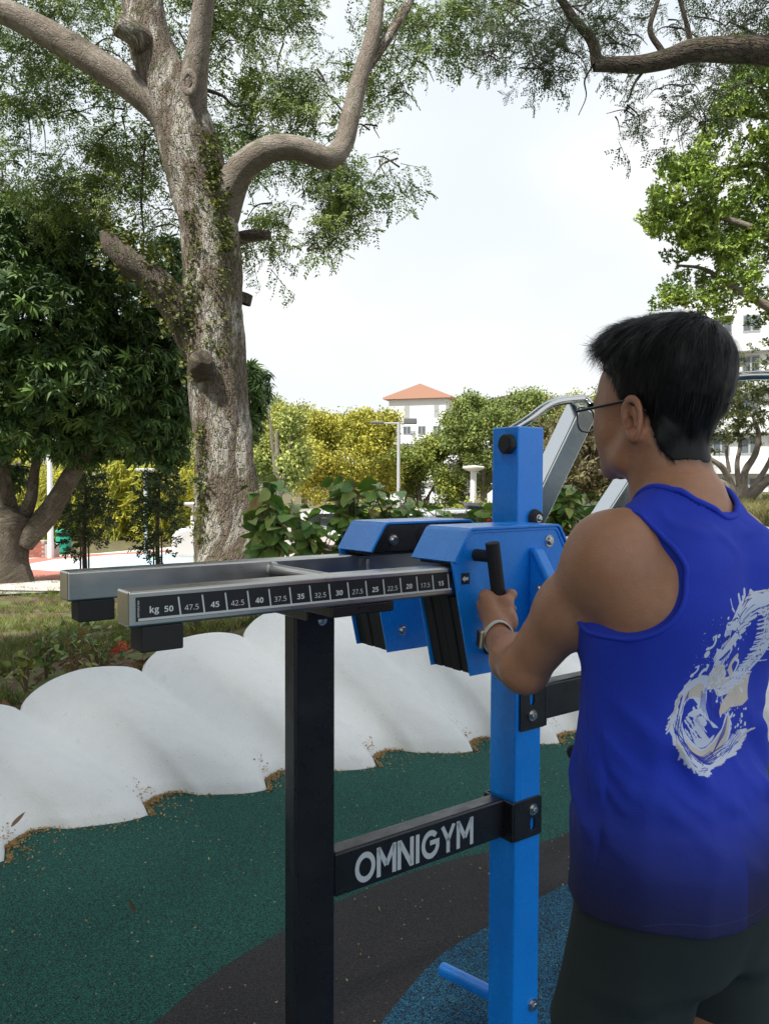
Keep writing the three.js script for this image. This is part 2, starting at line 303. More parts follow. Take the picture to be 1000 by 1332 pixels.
const DARK = phys(lin(0.018, 0.019, 0.025), 0.55, { map: darkMap, roughnessMap: scuff, bumpMap: orange, bumpScale: 0.0004, clearcoat: 0.1, clearcoatRoughness: 0.5 });
const RUBBER = std(lin(0.013, 0.013, 0.014), 0.7, { bumpMap: orange, bumpScale: 0.0004 });
const brushed = dataTex(360, 360, (i, j) => { const v = 0.62 + 0.2 * fbm(i / 90, j / 1.6, 2, 3) + 0.3 * fbm(i / 60, j / 60, 7, 4); return [v, v, v]; });
brushed.repeat.set(2.5, 2.5);
const brushedTone = dataTex(360, 360, (i, j) => { const v = 0.9 + 0.06 * fbm(i / 60, j / 1.8, 4, 3) + 0.16 * fbm(i / 70, j / 50, 17, 4); return S3([v, v, v * 0.99]); }, true); brushedTone.repeat.set(2.5, 2.5);
const STEEL = std(lin(0.56, 0.55, 0.53), 0.52, { metalness: 1, roughnessMap: brushed, map: brushedTone });
const BOLT = std(lin(0.6, 0.6, 0.6), 0.24, { metalness: 1 });
const BLACKHOLE = std(lin(0.01, 0.01, 0.01), 0.8);
const machine = thing('weight_machine', 'blue and black outdoor weight machine with steel scale rails, in front of the white mound', 'gym machine', place(MU, MV, LIFT), YAW);
const b3 = (u0, u1, y0, y1, z0, z1, r, s) => rbox(u0 - MU, u1 - MU, y0, y1, z0, z1, r, s);
const c3 = (a, b, r0, r1, seg, bev) => cyl([a[0] - MU, a[1], a[2]], [b[0] - MU, b[1], b[2]], r0, r1, seg, bev);
function hexBolt(parent, u, y, z, dir, r = 0.011, name = 'bolt') {   // washer, hexagon head and stub
  const q = (w) => [u - MU + dir[0] * w, y, z + dir[2] * w];
  const g = merge([cyl(q(0), q(0.002), r * 1.45, r * 1.45, 20), cyl(q(0.002), q(0.009), r, r * 0.97, 6), cyl(q(0.009), q(0.0105), r * 0.7, r * 0.6, 16)]);
  return mesh(name, g, BOLT, parent);
}
function domeBolt(parent, u, y, z, dir, r = 0.0105) {
  const m = merge([0, 1, 2, 3].map(k => { const a = [0, 0.0022, 0.006, 0.0088][k], b = [0.0022, 0.006, 0.0088, 0.0098][k], ra = [1.35, 0.98, 0.9, 0.66][k] * r, rb = [1.35, 0.9, 0.66, 0.5][k] * r; return cyl([u - MU + dir[0] * a, y, z + dir[2] * a], [u - MU + dir[0] * b, y, z + dir[2] * b], ra, rb, 20); }));
  const o = mesh('bolt', m, BOLT, parent);
  return o;
}
// dark post that carries the rails
mesh('rail_post', b3(0.862, 0.965, -LIFT, 1.168, -0.024, 0.024, 0.006, 3), DARK, machine);
mesh('post_foot', b3(0.79, 1.035, -LIFT, 0.012 - LIFT, -0.1, 0.1, 0.004), DARK, machine);
{
  const head = mesh('rail_support', merge([b3(0.846, 0.981, 1.168, 1.19, -0.10, 0.10, 0.003), b3(0.838, 0.99, 1.1902, 1.2115, -0.205, 0.205, 0.003)]), DARK, machine);
  hexBolt(machine, 0.93, 1.152, 0.0243, [0, 0, 1], 0.008);
  hexBolt(machine, 0.93, 1.08, -0.0243, [0, 0, -1], 0.008);
}
// lettered beam between the posts
const beam = mesh('lettered_beam', b3(0.966, 1.497, 0.52, 0.622, -0.0245, 0.0245, 0.007, 3), DARK, machine);
{ // OMNIGYM, cut letters of pale film on the beam's side
  const letters = { // strokes on a box of height 1
    O: { w: 0.98, ring: true }, M: { w: 0.96, s: [[0.09, 0, 0.09, 1], [0.09, 0.96, 0.48, 0.34], [0.48, 0.34, 0.87, 0.96], [0.87, 1, 0.87, 0]] }, N: { w: 0.84, s: [[0.09, 0, 0.09, 1], [0.12, 0.94, 0.72, 0.06], [0.75, 0, 0.75, 1]] },
    I: { w: 0.27, s: [[0.135, 0, 0.135, 1]] }, G: { w: 0.98, ring: true, g: true }, Y: { w: 0.82, s: [[0.09, 1, 0.41, 0.45], [0.73, 1, 0.41, 0.45], [0.41, 0.5, 0.41, 0]] },
  };
  const T = 0.195, geos = []; let x = 0; const flat = (pts) => new THREE.ShapeGeometry(poly(pts));
  for (const ch of 'OMNIGYM') {
    const L = letters[ch], gl = [];
    if (L.ring) {
      const cx = L.w / 2, R = 0.5, r = R - T, a0 = L.g ? 0.75 : 0, a1 = L.g ? Math.PI * 2 - 0.02 : Math.PI * 2, s = new THREE.Shape(), n = 48;
      for (let i = 0; i <= n; i++) { const a = lerp(a0, a1, i / n), p = [cx + Math.cos(a) * R * 0.98, 0.5 + Math.sin(a) * R]; i ? s.lineTo(...p) : s.moveTo(...p); }
      if (L.g) { for (let i = n; i >= 0; i--) { const a = lerp(a0, a1, i / n); s.lineTo(cx + Math.cos(a) * r * 0.98, 0.5 + Math.sin(a) * r); } s.closePath(); }
      else { const h = new THREE.Path(); for (let i = n; i >= 0; i--) { const a = i / n * Math.PI * 2, p = [cx + Math.cos(a) * r * 0.98, 0.5 + Math.sin(a) * r]; i === n ? h.moveTo(...p) : h.lineTo(...p); } s.holes.push(h); }
      gl.push(new THREE.ShapeGeometry(s));
      if (L.g) gl.push(flat([[0.46, 0.47], [0.975, 0.47], [0.975, 0.64], [0.46, 0.64]]));
    } else for (const [x0, y0, x1, y1] of L.s) {
      const dx = x1 - x0, dy = y1 - y0, l = Math.hypot(dx, dy), nx = -dy / l * T / 2, ny = dx / l * T / 2;
      gl.push(flat([[x0 + nx, clamp(y0 + ny)], [x0 - nx, clamp(y0 - ny)], [x1 - nx, clamp(y1 - ny)], [x1 + nx, clamp(y1 + ny)]]));
    }
    const g = mergeGeometries(gl.map(q => q.index ? q.toNonIndexed() : q)); g.translate(x, 0, 0); geos.push(g); x += L.w + 0.075;
  }
  const W = x - 0.075, H = 0.0705, w = 0.365, u0 = 1.0185;
  const paint = std(lin(0.56, 0.62, 0.66), 0.6, { side: THREE.DoubleSide });
  const all = mergeGeometries(geos.map((g, k) => { g.translate(0, 0, k * 0.0); return g; }));
  const p = all.attributes.position;
  for (let i = 0; i < p.count; i++) p.setXYZ(i, u0 - MU + p.getX(i) / W * w, 0.5335 + p.getY(i) * H, 0.0251);
  all.computeVertexNormals(); boxUV(all);
  mesh('lettering', all, paint, beam, 'pale grey OMNIGYM lettering');
}
// blue post
const post = mesh('blue_post', b3(1.51, 1.607, -LIFT, 1.602, -0.048, 0.048, 0.005, 3), BLUE, machine);
mesh('end_stop', merge([c3([1.5101, 1.556, 0.018], [1.489, 1.556, 0.018], 0.0262, 0.0262, 28, 0.004), c3([1.4889, 1.556, 0.018], [1.4875, 1.556, 0.018], 0.02, 0.02, 24)]), RUBBER, machine, 'round black rubber end stop');
mesh('pivot_cap', c3([1.572, 1.362, 0.048], [1.572, 1.362, 0.064], 0.0245, 0.021, 26, 0.003), RUBBER, machine);
domeBolt(machine, 1.572, 1.362, 0.0641, [0, 0, 1], 0.008);
mesh('foot_peg', c3([1.53, 0.045, -0.046], [1.515, 0.024, -0.245], 0.0195, 0.0195, 24, 0.004), BLUE, machine);
hexBolt(machine, 1.585, 0.045, 0.0485, [0, 0, 1], 0.012);
// brackets: a plate with a slot and a bolt on each side of the blue post
function bracket(y0, y1, uA, uB, web0, web1, slotY, boltY, boltU) {
  const br = sub('bracket', machine);
  for (const s of [1, -1]) {
    const sh = new THREE.Shape(), r = 0.006, a = uA - MU, b = uB - MU;
    sh.moveTo(a + r, y0); sh.lineTo(b - r, y0); sh.quadraticCurveTo(b, y0, b, y0 + r); sh.lineTo(b, y1 - r); sh.quadraticCurveTo(b, y1, b - r, y1); sh.lineTo(a + r, y1); sh.quadraticCurveTo(a, y1, a, y1 - r); sh.lineTo(a, y0 + r); sh.quadraticCurveTo(a, y0, a + r, y0);
    const h = new THREE.Path(), hu = boltU - MU; h.absarc(hu, slotY + 0.009, 0.0085, 0, Math.PI, false); h.absarc(hu, slotY - 0.009, 0.0085, Math.PI, Math.PI * 2, false); sh.holes.push(h);
    const g = extrude(sh, 0.006, 0.0008, 10); g.translate(0, 0, s > 0 ? 0.0484 : -0.0544);
    mesh('side_plate', g, DARK, br);
    hexBolt(br, boltU, boltY, s * 0.0548, [0, 0, s], 0.0105);
  }
  mesh('web_plate', b3(web0, web1, y0, y1, -0.0545, 0.0545, 0.0035, 3), DARK, br);
}
bracket(0.513, 0.618, 1.5035, 1.606, 1.4945, 1.5032, 0.547, 0.586, 1.572);
bracket(0.802, 0.91, 1.522, 1.6155, 1.616, 1.6245, 0.884, 0.84, 1.566);
mesh('seat_beam', b3(1.6247, 1.93, 0.806, 0.906, -0.0245, 0.0245, 0.007, 3), DARK, machine);
mesh('seat_post', b3(1.93, 2.033, -LIFT, 1.02, -0.024, 0.024, 0.006, 3), DARK, machine);
mesh('post_foot', b3(1.86, 2.1, -LIFT, 0.012 - LIFT, -0.1, 0.1, 0.004), DARK, machine);
mesh('seat_pad', b3(1.85, 2.2, 1.0205, 1.06, -0.16, 0.16, 0.02, 4), RUBBER, machine);
mesh('rest_grip', c3([1.742, 0.7, 0.045], [1.93, 0.7, 0.0], 0.0225, 0.0225, 24, 0.005), RUBBER, machine);
mesh('adjuster_pin', merge([c3([1.93, 0.355, 0.0], [1.83, 0.355, 0.0], 0.006, 0.006, 14, 0.001), c3([1.845, 0.355, 0], [1.835, 0.355, 0], 0.013, 0.013, 14, 0.002), c3([1.8, 0.368, 0.004], [1.86, 0.352, 0.004], 0.0045, 0.0045, 10, 0.001), c3([1.838, 0.31, 0], [1.838, 0.356, 0], 0.009, 0.011, 14, 0.002)]), BOLT, machine);

// rails
const labelTex = (() => {
  const W = 2048, H = 128, c = document.createElement('canvas'); c.width = W; c.height = H; const x = c.getContext('2d');
  x.fillStyle = '#17181d'; x.fillRect(0, 0, W, H);
  const k = W / (1.141 - 0.4525), P = (u) => (u - 0.4525) * k;
  x.fillStyle = '#c6cbcd'; x.fillRect(P(0.4565), 112, W, 14);
  x.textBaseline = 'alphabetic'; x.textAlign = 'center';
  const marks = ['50', '47.5', '45', '42.5', '40', '37.5', '35', '32.5', '30', '27.5', '25', '22.5', '20', '17.5', '15'];
  x.lineWidth = 9; x.strokeStyle = '#c6cbcd';
  marks.forEach((m, i) => {
    const t = P(0.5275 + 0.0432 * i);
    x.beginPath(); x.moveTo(t - 5, 14); x.lineTo(t + 7, 114); x.stroke();
    const mid = i === 0 ? P(0.509) : t - 0.0207 * k;
    const bold = i % 2 === 0; x.fillStyle = '#d5d9da';
    x.font = bold ? 'bold 45px sans-serif' : '41px sans-serif';
    x.fillText(m, mid, bold ? 90 : 92);
  });
  x.font = 'bold 46px sans-serif'; x.fillText('kg', P(0.4835), 88);
  // the tiny maker's line that runs down the end of the strip: too small to read, a row of small strokes
  x.fillStyle = '#b9bdbf'; const R = rng(77); for (let y = 18; y < 104; y += 9) { x.fillRect(P(0.4555), y, 9, 3); x.fillRect(P(0.4555) + (R() < 0.5 ? 0 : 6), y, 3, 7); if (R() < 0.6) x.fillRect(P(0.4555), y + 5, 9, 2); }
  const t = new THREE.CanvasTexture(c); t.colorSpace = THREE.SRGBColorSpace; t.anisotropy = 8; return t;
})();
const LABEL = std(0xffffff, 0.45, { map: labelTex });
for (const s of [1, -1]) {
  const rail = mesh('rail', b3(0.441, 1.78, 1.2122, 1.2722, s > 0 ? 0.15 : -0.21, s > 0 ? 0.21 : -0.15, 0.0045, 3), STEEL, machine);
  mesh('end_block', b3(0.463, 0.536, 1.168, 1.212, s > 0 ? 0.152 : -0.208, s > 0 ? 0.208 : -0.152, 0.003), RUBBER, rail);
  if (s > 0) {
    const g = new THREE.PlaneGeometry(1.141 - 0.4525, 0.0405); g.translate((1.141 + 0.4525) / 2 - MU, 1.2422, 0.2106);
    mesh('weight_scale', g, LABEL, rail, 'black weight scale from kg 50 down to 15');
  }
}
mesh('cross_tube', merge([c3([0.905, 1.25, -0.15], [0.905, 1.25, 0.15], 0.0135, 0.0135, 20), c3([0.905, 1.25, -0.15], [0.905, 1.25, -0.146], 0.018, 0.0145, 20), c3([0.905, 1.25, 0.146], [0.905, 1.25, 0.15], 0.0145, 0.018, 20)]), STEEL, machine);
mesh('cross_tube', c3([1.7, 1.24, -0.15], [1.7, 1.24, 0.15], 0.02, 0.02, 20), STEEL, machine);
mesh('stop_rod', c3([1.165, 1.214, -0.135], [1.165, 1.262, -0.135], 0.004, 0.004, 12), STEEL, machine);

// the two sliding carriages
const TOP = [[1.134, 1.285], [1.18, 1.3565], [1.469, 1.3575], [1.515, 1.285]], BOT = [[1.46, 1.03], [1.19, 1.03]];
function strip(pts, z0, z1, th) {   // folded sheet along a polyline
  const n = pts.length, nrm = pts.map((p, i) => { const a = pts[Math.max(0, i - 1)], b = pts[Math.min(n - 1, i + 1)]; const l = Math.hypot(b[0] - a[0], b[1] - a[1]); return [(b[1] - a[1]) / l, -(b[0] - a[0]) / l]; });
  const inner = pts.map((p, i) => [p[0] + nrm[i][0] * th, p[1] + nrm[i][1] * th]).reverse();
  const g = extrude(poly([...pts, ...inner].map(([u, y]) => [u - MU, y])), z1 - z0, 0.0012); g.translate(0, 0, z0); return g;
}
const roundTop = (() => { const out = []; TOP.forEach((p, i) => { if (i === 0 || i === 3) { out.push(p); return; } const a = TOP[i - 1], b = TOP[i + 1], r = 0.012, la = Math.hypot(a[0] - p[0], a[1] - p[1]), lb = Math.hypot(b[0] - p[0], b[1] - p[1]); const A = [p[0] + (a[0] - p[0]) / la * r, p[1] + (a[1] - p[1]) / la * r], B = [p[0] + (b[0] - p[0]) / lb * r, p[1] + (b[1] - p[1]) / lb * r]; for (let k = 0; k <= 6; k++) { const t = k / 6; out.push([0, 1].map(c => (1 - t) * (1 - t) * A[c] + 2 * t * (1 - t) * p[c] + t * t * B[c])); } }); return out; })();
for (const s of [1, -1]) {
  const car = sub('weight_carriage', machine);
  const Z = (a, b) => s > 0 ? [a, b] : [-b, -a];
  mesh('cover', strip(roundTop, ...Z(0.079, 0.2275), 0.006), BLUE, car);
  const inset = (pts, cx, cy, k) => pts.map(([u, y]) => [cx + (u - cx) * k, cy + (y - cy) * k]);
  { // outer plate with a raised rim along the cover
    const g = extrude(poly([...TOP.map(([u, y]) => [u, y - 0.0035]), ...BOT].map(([u, y]) => [u - MU, y])), 0.0055, 0.001); g.translate(0, 0, Z(0.2155, 0.221)[0]);
    const rim = strip(inset(roundTop, 1.3245, 1.2, 0.962), ...Z(0.2205, 0.2235), 0.007);
    mesh('outer_plate', merge([g, rim]), BLUE, car);
  }
  { // lower inner plate, and the black inner panel above the rail
    const g = extrude(poly([[1.152, 1.203], [1.499, 1.203], [1.46, 1.03], [1.19, 1.03]].map(([u, y]) => [u - MU, y])), 0.005, 0.001); g.translate(0, 0, Z(0.083, 0.088)[0]); mesh('inner_plate', g, BLUE, car);
    const h = extrude(poly([[1.14, 1.283], [1.186, 1.3485], [1.463, 1.3495], [1.509, 1.283]].map(([u, y]) => [u - MU, y])), 0.005, 0.0008); h.translate(0, 0, Z(0.083, 0.088)[0]); mesh('inner_panel', h, DARK, car);
    domeBolt(car, 1.207, 1.312, s * 0.083, [0, 0, -s], 0.011); domeBolt(car, 1.236, 1.082, s * 0.083, [0, 0, -s], 0.0105);
  }
  for (let k = 0; k < 4; k++) { // black weights hung between the plates
    const z0 = lerp(0.0895, 0.2145, k / 4) + 0.0012, z1 = lerp(0.0895, 0.2145, (k + 1) / 4) - 0.0012, i = 0.004 + (k % 2) * 0.0025;
    const g = extrude(poly([[1.1515 + i, 1.204], [1.4985, 1.204], [1.458, 1.033], [1.191 + i, 1.033]].map(([u, y]) => [u - MU, y])), z1 - z0, 0.0025); g.translate(0, 0, Z(z0, z1)[0]); mesh('weight_plate', g, RUBBER, car);
  }
  // rubber lining under the cover
  mesh('lining', b3(1.15, 1.5, 1.274, 1.282, ...Z(0.092, 0.2135), 0.001), RUBBER, car);
  const hu = (y) => 1.198 + (1.3257 - y) * 0.175;
  const hz = s * 0.2765;
  mesh('handle', merge([c3([hu(1.327), 1.327, hz], [hu(1.068), 1.068, hz], 0.0155, 0.0155, 28, 0.002), c3([hu(1.296), 1.296, s * 0.2212], [hu(1.296), 1.296, s * 0.27], 0.0135, 0.0135, 20), c3([hu(1.086), 1.086, s * 0.2212], [hu(1.086), 1.086, s * 0.27], 0.0135, 0.0135, 20)]), RUBBER, car, 'upright black grip handle');
  domeBolt(car, 1.437, 1.318, s * 0.2212, [0, 0, s], 0.0105); domeBolt(car, 1.3, 1.185, s * 0.2212, [0, 0, s], 0.0105);
  { // rounded blue housing that bulges from the plate
    const sh = new THREE.Shape(); sh.moveTo(0, 1.305); sh.quadraticCurveTo(0.012, 1.306, 0.02, 1.297); sh.lineTo(0.068, 1.225); sh.quadraticCurveTo(0.083, 1.2, 0.083, 1.17); sh.lineTo(0.083, 1.12); sh.quadraticCurveTo(0.08, 1.075, 0.03, 1.06); sh.lineTo(0, 1.06); sh.closePath();
    const g = new THREE.ExtrudeGeometry(sh, { depth: 0.02, bevelEnabled: true, bevelSize: 0.008, bevelThickness: 0.008, bevelOffset: -0.008, bevelSegments: 4, curveSegments: 10 });
    g.rotateY(-Math.PI / 2); // profile x -> z, extrusion -> -x
    if (s < 0) g.scale(1, 1, -1);
    if (s < 0) { const h = g.index ? g.toNonIndexed() : g, p = h.attributes.position; for (let i = 0; i < p.count; i += 3) { const a = [p.getX(i), p.getY(i), p.getZ(i)]; p.setXYZ(i, p.getX(i + 1), p.getY(i + 1), p.getZ(i + 1)); p.setXYZ(i + 1, ...a); } h.computeVertexNormals(); }
    g.translate(1.398 - MU, 0, s * 0.2198);
    mesh('housing', boxUV(g), BLUE, car);
    domeBolt(car, 1.3695, 1.212, s * 0.255, [-1, 0, 0], 0.0095);
    mesh('slot', b3(1.3688, 1.37, 1.09, 1.19, s * 0.262 - 0.004, s * 0.262 + 0.004, 0.0005, 1), BLACKHOLE, car);
  }
  if (s > 0) { // arrow sticker
    const c = document.createElement('canvas'); c.width = c.height = 128; const x = c.getContext('2d'); x.fillStyle = '#17181c'; x.fillRect(0, 0, 128, 128); x.fillStyle = '#d9dcdd';
    x.beginPath(); [[16, 66], [58, 30], [58, 52], [108, 46], [108, 82], [58, 82], [58, 102]].forEach(([a, b], i) => i ? x.lineTo(a, b) : x.moveTo(a, b)); x.fill();
    const t = new THREE.CanvasTexture(c); t.colorSpace = THREE.SRGBColorSpace;
    const g = new THREE.PlaneGeometry(0.0245, 0.0245); g.translate(1.1715 - MU, 1.246, 0.2214); mesh('arrow_sticker', g, std(0xffffff, 0.4, { map: t }), car, 'black square sticker with a white arrow');
  }
}
// ---------------------------------------------------------------- the man at the machine: x to his right, y up, he faces -z
const MAN_U = 1.16, MAN_V = -0.755;
const man = thing('person', 'person in a blue sleeveless top and dark shorts gripping the machine handle', 'person', place(MAN_U, MAN_V, LIFT), YAW);
// signed distances
const smin = (a, b, k) => { const h = Math.max(k - Math.abs(a - b), 0) / k; return Math.min(a, b) - h * h * k * 0.25; };
const smax = (a, b, k) => -smin(-a, -b, k);
function cone(p, a, b, ra, rb) {   // rounded tapered capsule
  const bx = b[0] - a[0], by = b[1] - a[1], bz = b[2] - a[2], px = p[0] - a[0], py = p[1] - a[1], pz = p[2] - a[2];
  const t = clamp((px * bx + py * by + pz * bz) / (bx * bx + by * by + bz * bz));
  return Math.hypot(px - bx * t, py - by * t, pz - bz * t) - lerp(ra, rb, t);
}
function ell(p, c, r) { const x = (p[0] - c[0]) / r[0], y = (p[1] - c[1]) / r[1], z = (p[2] - c[2]) / r[2]; const k0 = Math.hypot(x, y, z), k1 = Math.hypot(x / r[0], y / r[1], z / r[2]); return k1 < 1e-9 ? -Math.min(...r) : k0 * (k0 - 1) / k1; }
function surfaceNets(f, lo, hi, cell, lip = 1.6, plain = false) {
  const n = [0, 1, 2].map(k => Math.ceil((hi[k] - lo[k]) / cell) + 1), [nx, ny, nz] = n, B = 6;
  const F = new Float32Array(nx * ny * nz).fill(1e3), id = (i, j, k) => (k * ny + j) * nx + i;
  for (let k0 = 0; k0 < nz; k0 += B) for (let j0 = 0; j0 < ny; j0 += B) for (let i0 = 0; i0 < nx; i0 += B) {
    const c = [lo[0] + (i0 + B / 2) * cell, lo[1] + (j0 + B / 2) * cell, lo[2] + (k0 + B / 2) * cell], d = f(c), reach = cell * (B / 2 + 1) * 1.733 * lip;
    const far = Math.abs(d) > reach;
    for (let k = k0; k < Math.min(nz, k0 + B); k++) for (let j = j0; j < Math.min(ny, j0 + B); j++) for (let i = i0; i < Math.min(nx, i0 + B); i++) F[id(i, j, k)] = far ? d : f([lo[0] + i * cell, lo[1] + j * cell, lo[2] + k * cell]);
  }
  const vid = new Int32Array(nx * ny * nz).fill(-1), pos = [], idx = [];
  for (let k = 0; k + 1 < nz; k++) for (let j = 0; j + 1 < ny; j++) for (let i = 0; i + 1 < nx; i++) {
    let m = 0, sx = 0, sy = 0, sz = 0, c = 0; const v = [];
    for (let q = 0; q < 8; q++) { const d = F[id(i + (q & 1), j + (q >> 1 & 1), k + (q >> 2))]; v.push(d); if (d < 0) m++; }
    if (m === 0 || m === 8) continue;
    for (let a = 0; a < 8; a++) for (const bit of [1, 2, 4]) if (!(a & bit)) { const b = a | bit; if ((v[a] < 0) !== (v[b] < 0)) { const t = v[a] / (v[a] - v[b]); sx += (a & 1) + (bit === 1 ? t : 0); sy += (a >> 1 & 1) + (bit === 2 ? t : 0); sz += (a >> 2) + (bit === 4 ? t : 0); c++; } }
    vid[id(i, j, k)] = pos.length / 3; pos.push(lo[0] + (i + sx / c) * cell, lo[1] + (j + sy / c) * cell, lo[2] + (k + sz / c) * cell);
  }
  const quad = (a, b, c, d, flip) => { if (a < 0 || b < 0 || c < 0 || d < 0) return; flip ? idx.push(a, c, b, a, d, c) : idx.push(a, b, c, a, c, d); };
  for (let k = 1; k + 1 < nz; k++) for (let j = 1; j + 1 < ny; j++) for (let i = 1; i + 1 < nx; i++) {
    const o = F[id(i, j, k)] < 0;
    if (o !== (F[id(i + 1, j, k)] < 0)) quad(vid[id(i, j - 1, k - 1)], vid[id(i, j, k - 1)], vid[id(i, j, k)], vid[id(i, j - 1, k)], !o);
    if (o !== (F[id(i, j + 1, k)] < 0)) quad(vid[id(i - 1, j, k - 1)], vid[id(i - 1, j, k)], vid[id(i, j, k)], vid[id(i, j, k - 1)], !o);
    if (o !== (F[id(i, j, k + 1)] < 0)) quad(vid[id(i - 1, j - 1, k)], vid[id(i, j - 1, k)], vid[id(i, j, k)], vid[id(i - 1, j, k)], !o);
  }
  if (plain) { const g = new THREE.BufferGeometry(); g.setAttribute('position', new THREE.Float32BufferAttribute(pos, 3)); g.setIndex(idx); g.computeVertexNormals(); return g; }
  const nor = new Float32Array(pos.length), e = cell * 0.6;
  for (let i = 0; i < pos.length; i += 3) {
    let [x, y, z] = [pos[i], pos[i + 1], pos[i + 2]];
    const gx = f([x + e, y, z]) - f([x - e, y, z]), gy = f([x, y + e, z]) - f([x, y - e, z]), gz = f([x, y, z + e]) - f([x, y, z - e]), l = Math.hypot(gx, gy, gz) || 1;
    nor[i] = gx / l; nor[i + 1] = gy / l; nor[i + 2] = gz / l;
  }
  const g = new THREE.BufferGeometry(); g.setAttribute('position', new THREE.Float32BufferAttribute(pos, 3)); g.setAttribute('normal', new THREE.BufferAttribute(nor, 3)); g.setIndex(idx); return g;
}
// skeleton
const SH = [-0.152, 1.345, -0.022], EL = [-0.132, 1.128, -0.218], WR = [0.0, 1.134, -0.418];
const SH2 = [0.156, 1.345, -0.01], EL2 = [0.262, 1.08, -0.05], WR2 = [0.29, 0.99, -0.25];
const TORSO = [[0.70, 0.0, 0.15, 0.105], [0.80, 0.012, 0.168, 0.122], [0.88, 0.01, 0.168, 0.124], [0.96, -0.006, 0.152, 0.108], [1.04, -0.022, 0.14, 0.095], [1.12, -0.02, 0.141, 0.097], [1.2, -0.014, 0.15, 0.106], [1.27, -0.006, 0.155, 0.114], [1.33, 0.0, 0.146, 0.104], [1.375, 0.006, 0.115, 0.083], [1.41, 0.008, 0.07, 0.06], [1.44, 0.006, 0.045, 0.045]];
function torsoAt(y) { let k = 0; while (k < TORSO.length - 2 && y > TORSO[k + 1][0]) k++; const a = TORSO[k], b = TORSO[k + 1], t = clamp((y - a[0]) / (b[0] - a[0])), s = t * t * (3 - 2 * t) * 0.5 + t * 0.5; return [lerp(a[1], b[1], s), lerp(a[2], b[2], s), lerp(a[3], b[3], s)]; }
function torso(p, grow = 0) {
  const [cz, a, b] = torsoAt(p[1]), A = a + grow, Bq = b + grow, x = Math.abs(p[0]) / A, z = Math.abs(p[2] - cz) / Bq;
  const e = 2.3, k = Math.pow(Math.pow(x, e) + Math.pow(z, e), 1 / e);
  let d = (k - 1) * Math.min(A, Bq) * (0.72 + 0.28 * (k < 1e-6 ? 1 : Math.min(A, Bq) / (A * x / (x + z + 1e-6) + Bq * z / (x + z + 1e-6))));
  return smax(smax(d, p[1] - 1.44 - grow, 0.02), 0.70 - p[1], 0.02);
}
function trunk(p, furrow = 1) {
  let d = torso(p);
  for (const s of [-1, 1]) { // trapezius, shoulder blade, chest and lat
    d = smin(d, cone(p, [0.03 * s, 1.425, 0.01], [0.128 * s, 1.378, 0.002], 0.034, 0.03), 0.05);
    d = smin(d, ell(p, [0.085 * s, 1.285, 0.07], [0.062, 0.085, 0.042]), 0.05);
    d = smin(d, ell(p, [0.075 * s, 1.255, -0.085], [0.075, 0.055, 0.04]), 0.05);
    d = smin(d, cone(p, [0.125 * s, 1.255, 0.025], [0.105 * s, 1.09, 0.01], 0.05, 0.035), 0.06);
  }
  return d + furrow * 0.006 * Math.exp(-((p[0] / 0.012) ** 2)) * smooth(0.02, 0.06, p[2]) * (p[1] < 1.4 ? 1 : 0);   // furrow of the spine
}
function arm(p, S, E, W) {
  const m = [0, 1, 2].map(k => lerp(S[k], E[k], 0.45)), f = [0, 1, 2].map(k => lerp(E[k], W[k], 0.28));
  let d = smin(ell(p, [S[0] * 1.03, S[1] - 0.012, S[2]], [0.06, 0.072, 0.063]), cone(p, S, m, 0.053, 0.0495), 0.04);
  d = smin(d, cone(p, m, E, 0.0495, 0.0405), 0.03);
  d = smin(d, cone(p, E, f, 0.04, 0.0445), 0.02);
  d = smin(d, cone(p, f, W, 0.0445, 0.0265), 0.02);
  d = smin(d, cone(p, [E[0] - 0.006, E[1] - 0.012, E[2] + 0.018], [E[0], E[1] - 0.004, E[2]], 0.022, 0.026), 0.02);   // point of the elbow
  return d;
}
// left hand round the handle: the bar's axis in the man's frame
const barX = (y) => 1.198 + (1.3257 - y) * 0.175 - MAN_U, barZ = MV + 0.2765 - MAN_V;
const hx = (y, x) => barX(y) + x;   // x given from the bar
const FING = [[1.212, -0.0005, 0.0097, 1.0], [1.1905, -0.0105, 0.0102, 1.08], [1.1685, -0.008, 0.0097, 1.0], [1.1485, 0.001, 0.0088, 0.84]];   // height, how far ahead, radius, length
const fingers = FING.map(([y, z, r, l]) => { const R = 0.0155 + r * 0.93; return [[hx(y, -0.0285), y, barZ - 0.008 + z], [hx(y - 0.004, -0.006), y - 0.004, barZ - R - 0.006], [hx(y - 0.006, R * 0.98), y - 0.006, barZ - 0.011], [hx(y - 0.007, R * 0.72 + 0.002), y - 0.007, barZ + 0.016 * l], r]; });
const THUMB = [[hx(1.16, -0.026), 1.16, barZ + 0.05], [hx(1.198, -0.012), 1.2, barZ + 0.0315], [hx(1.216, 0.012), 1.2165, barZ + 0.0275], [hx(1.216, 0.0265), 1.2155, barZ + 0.003]];
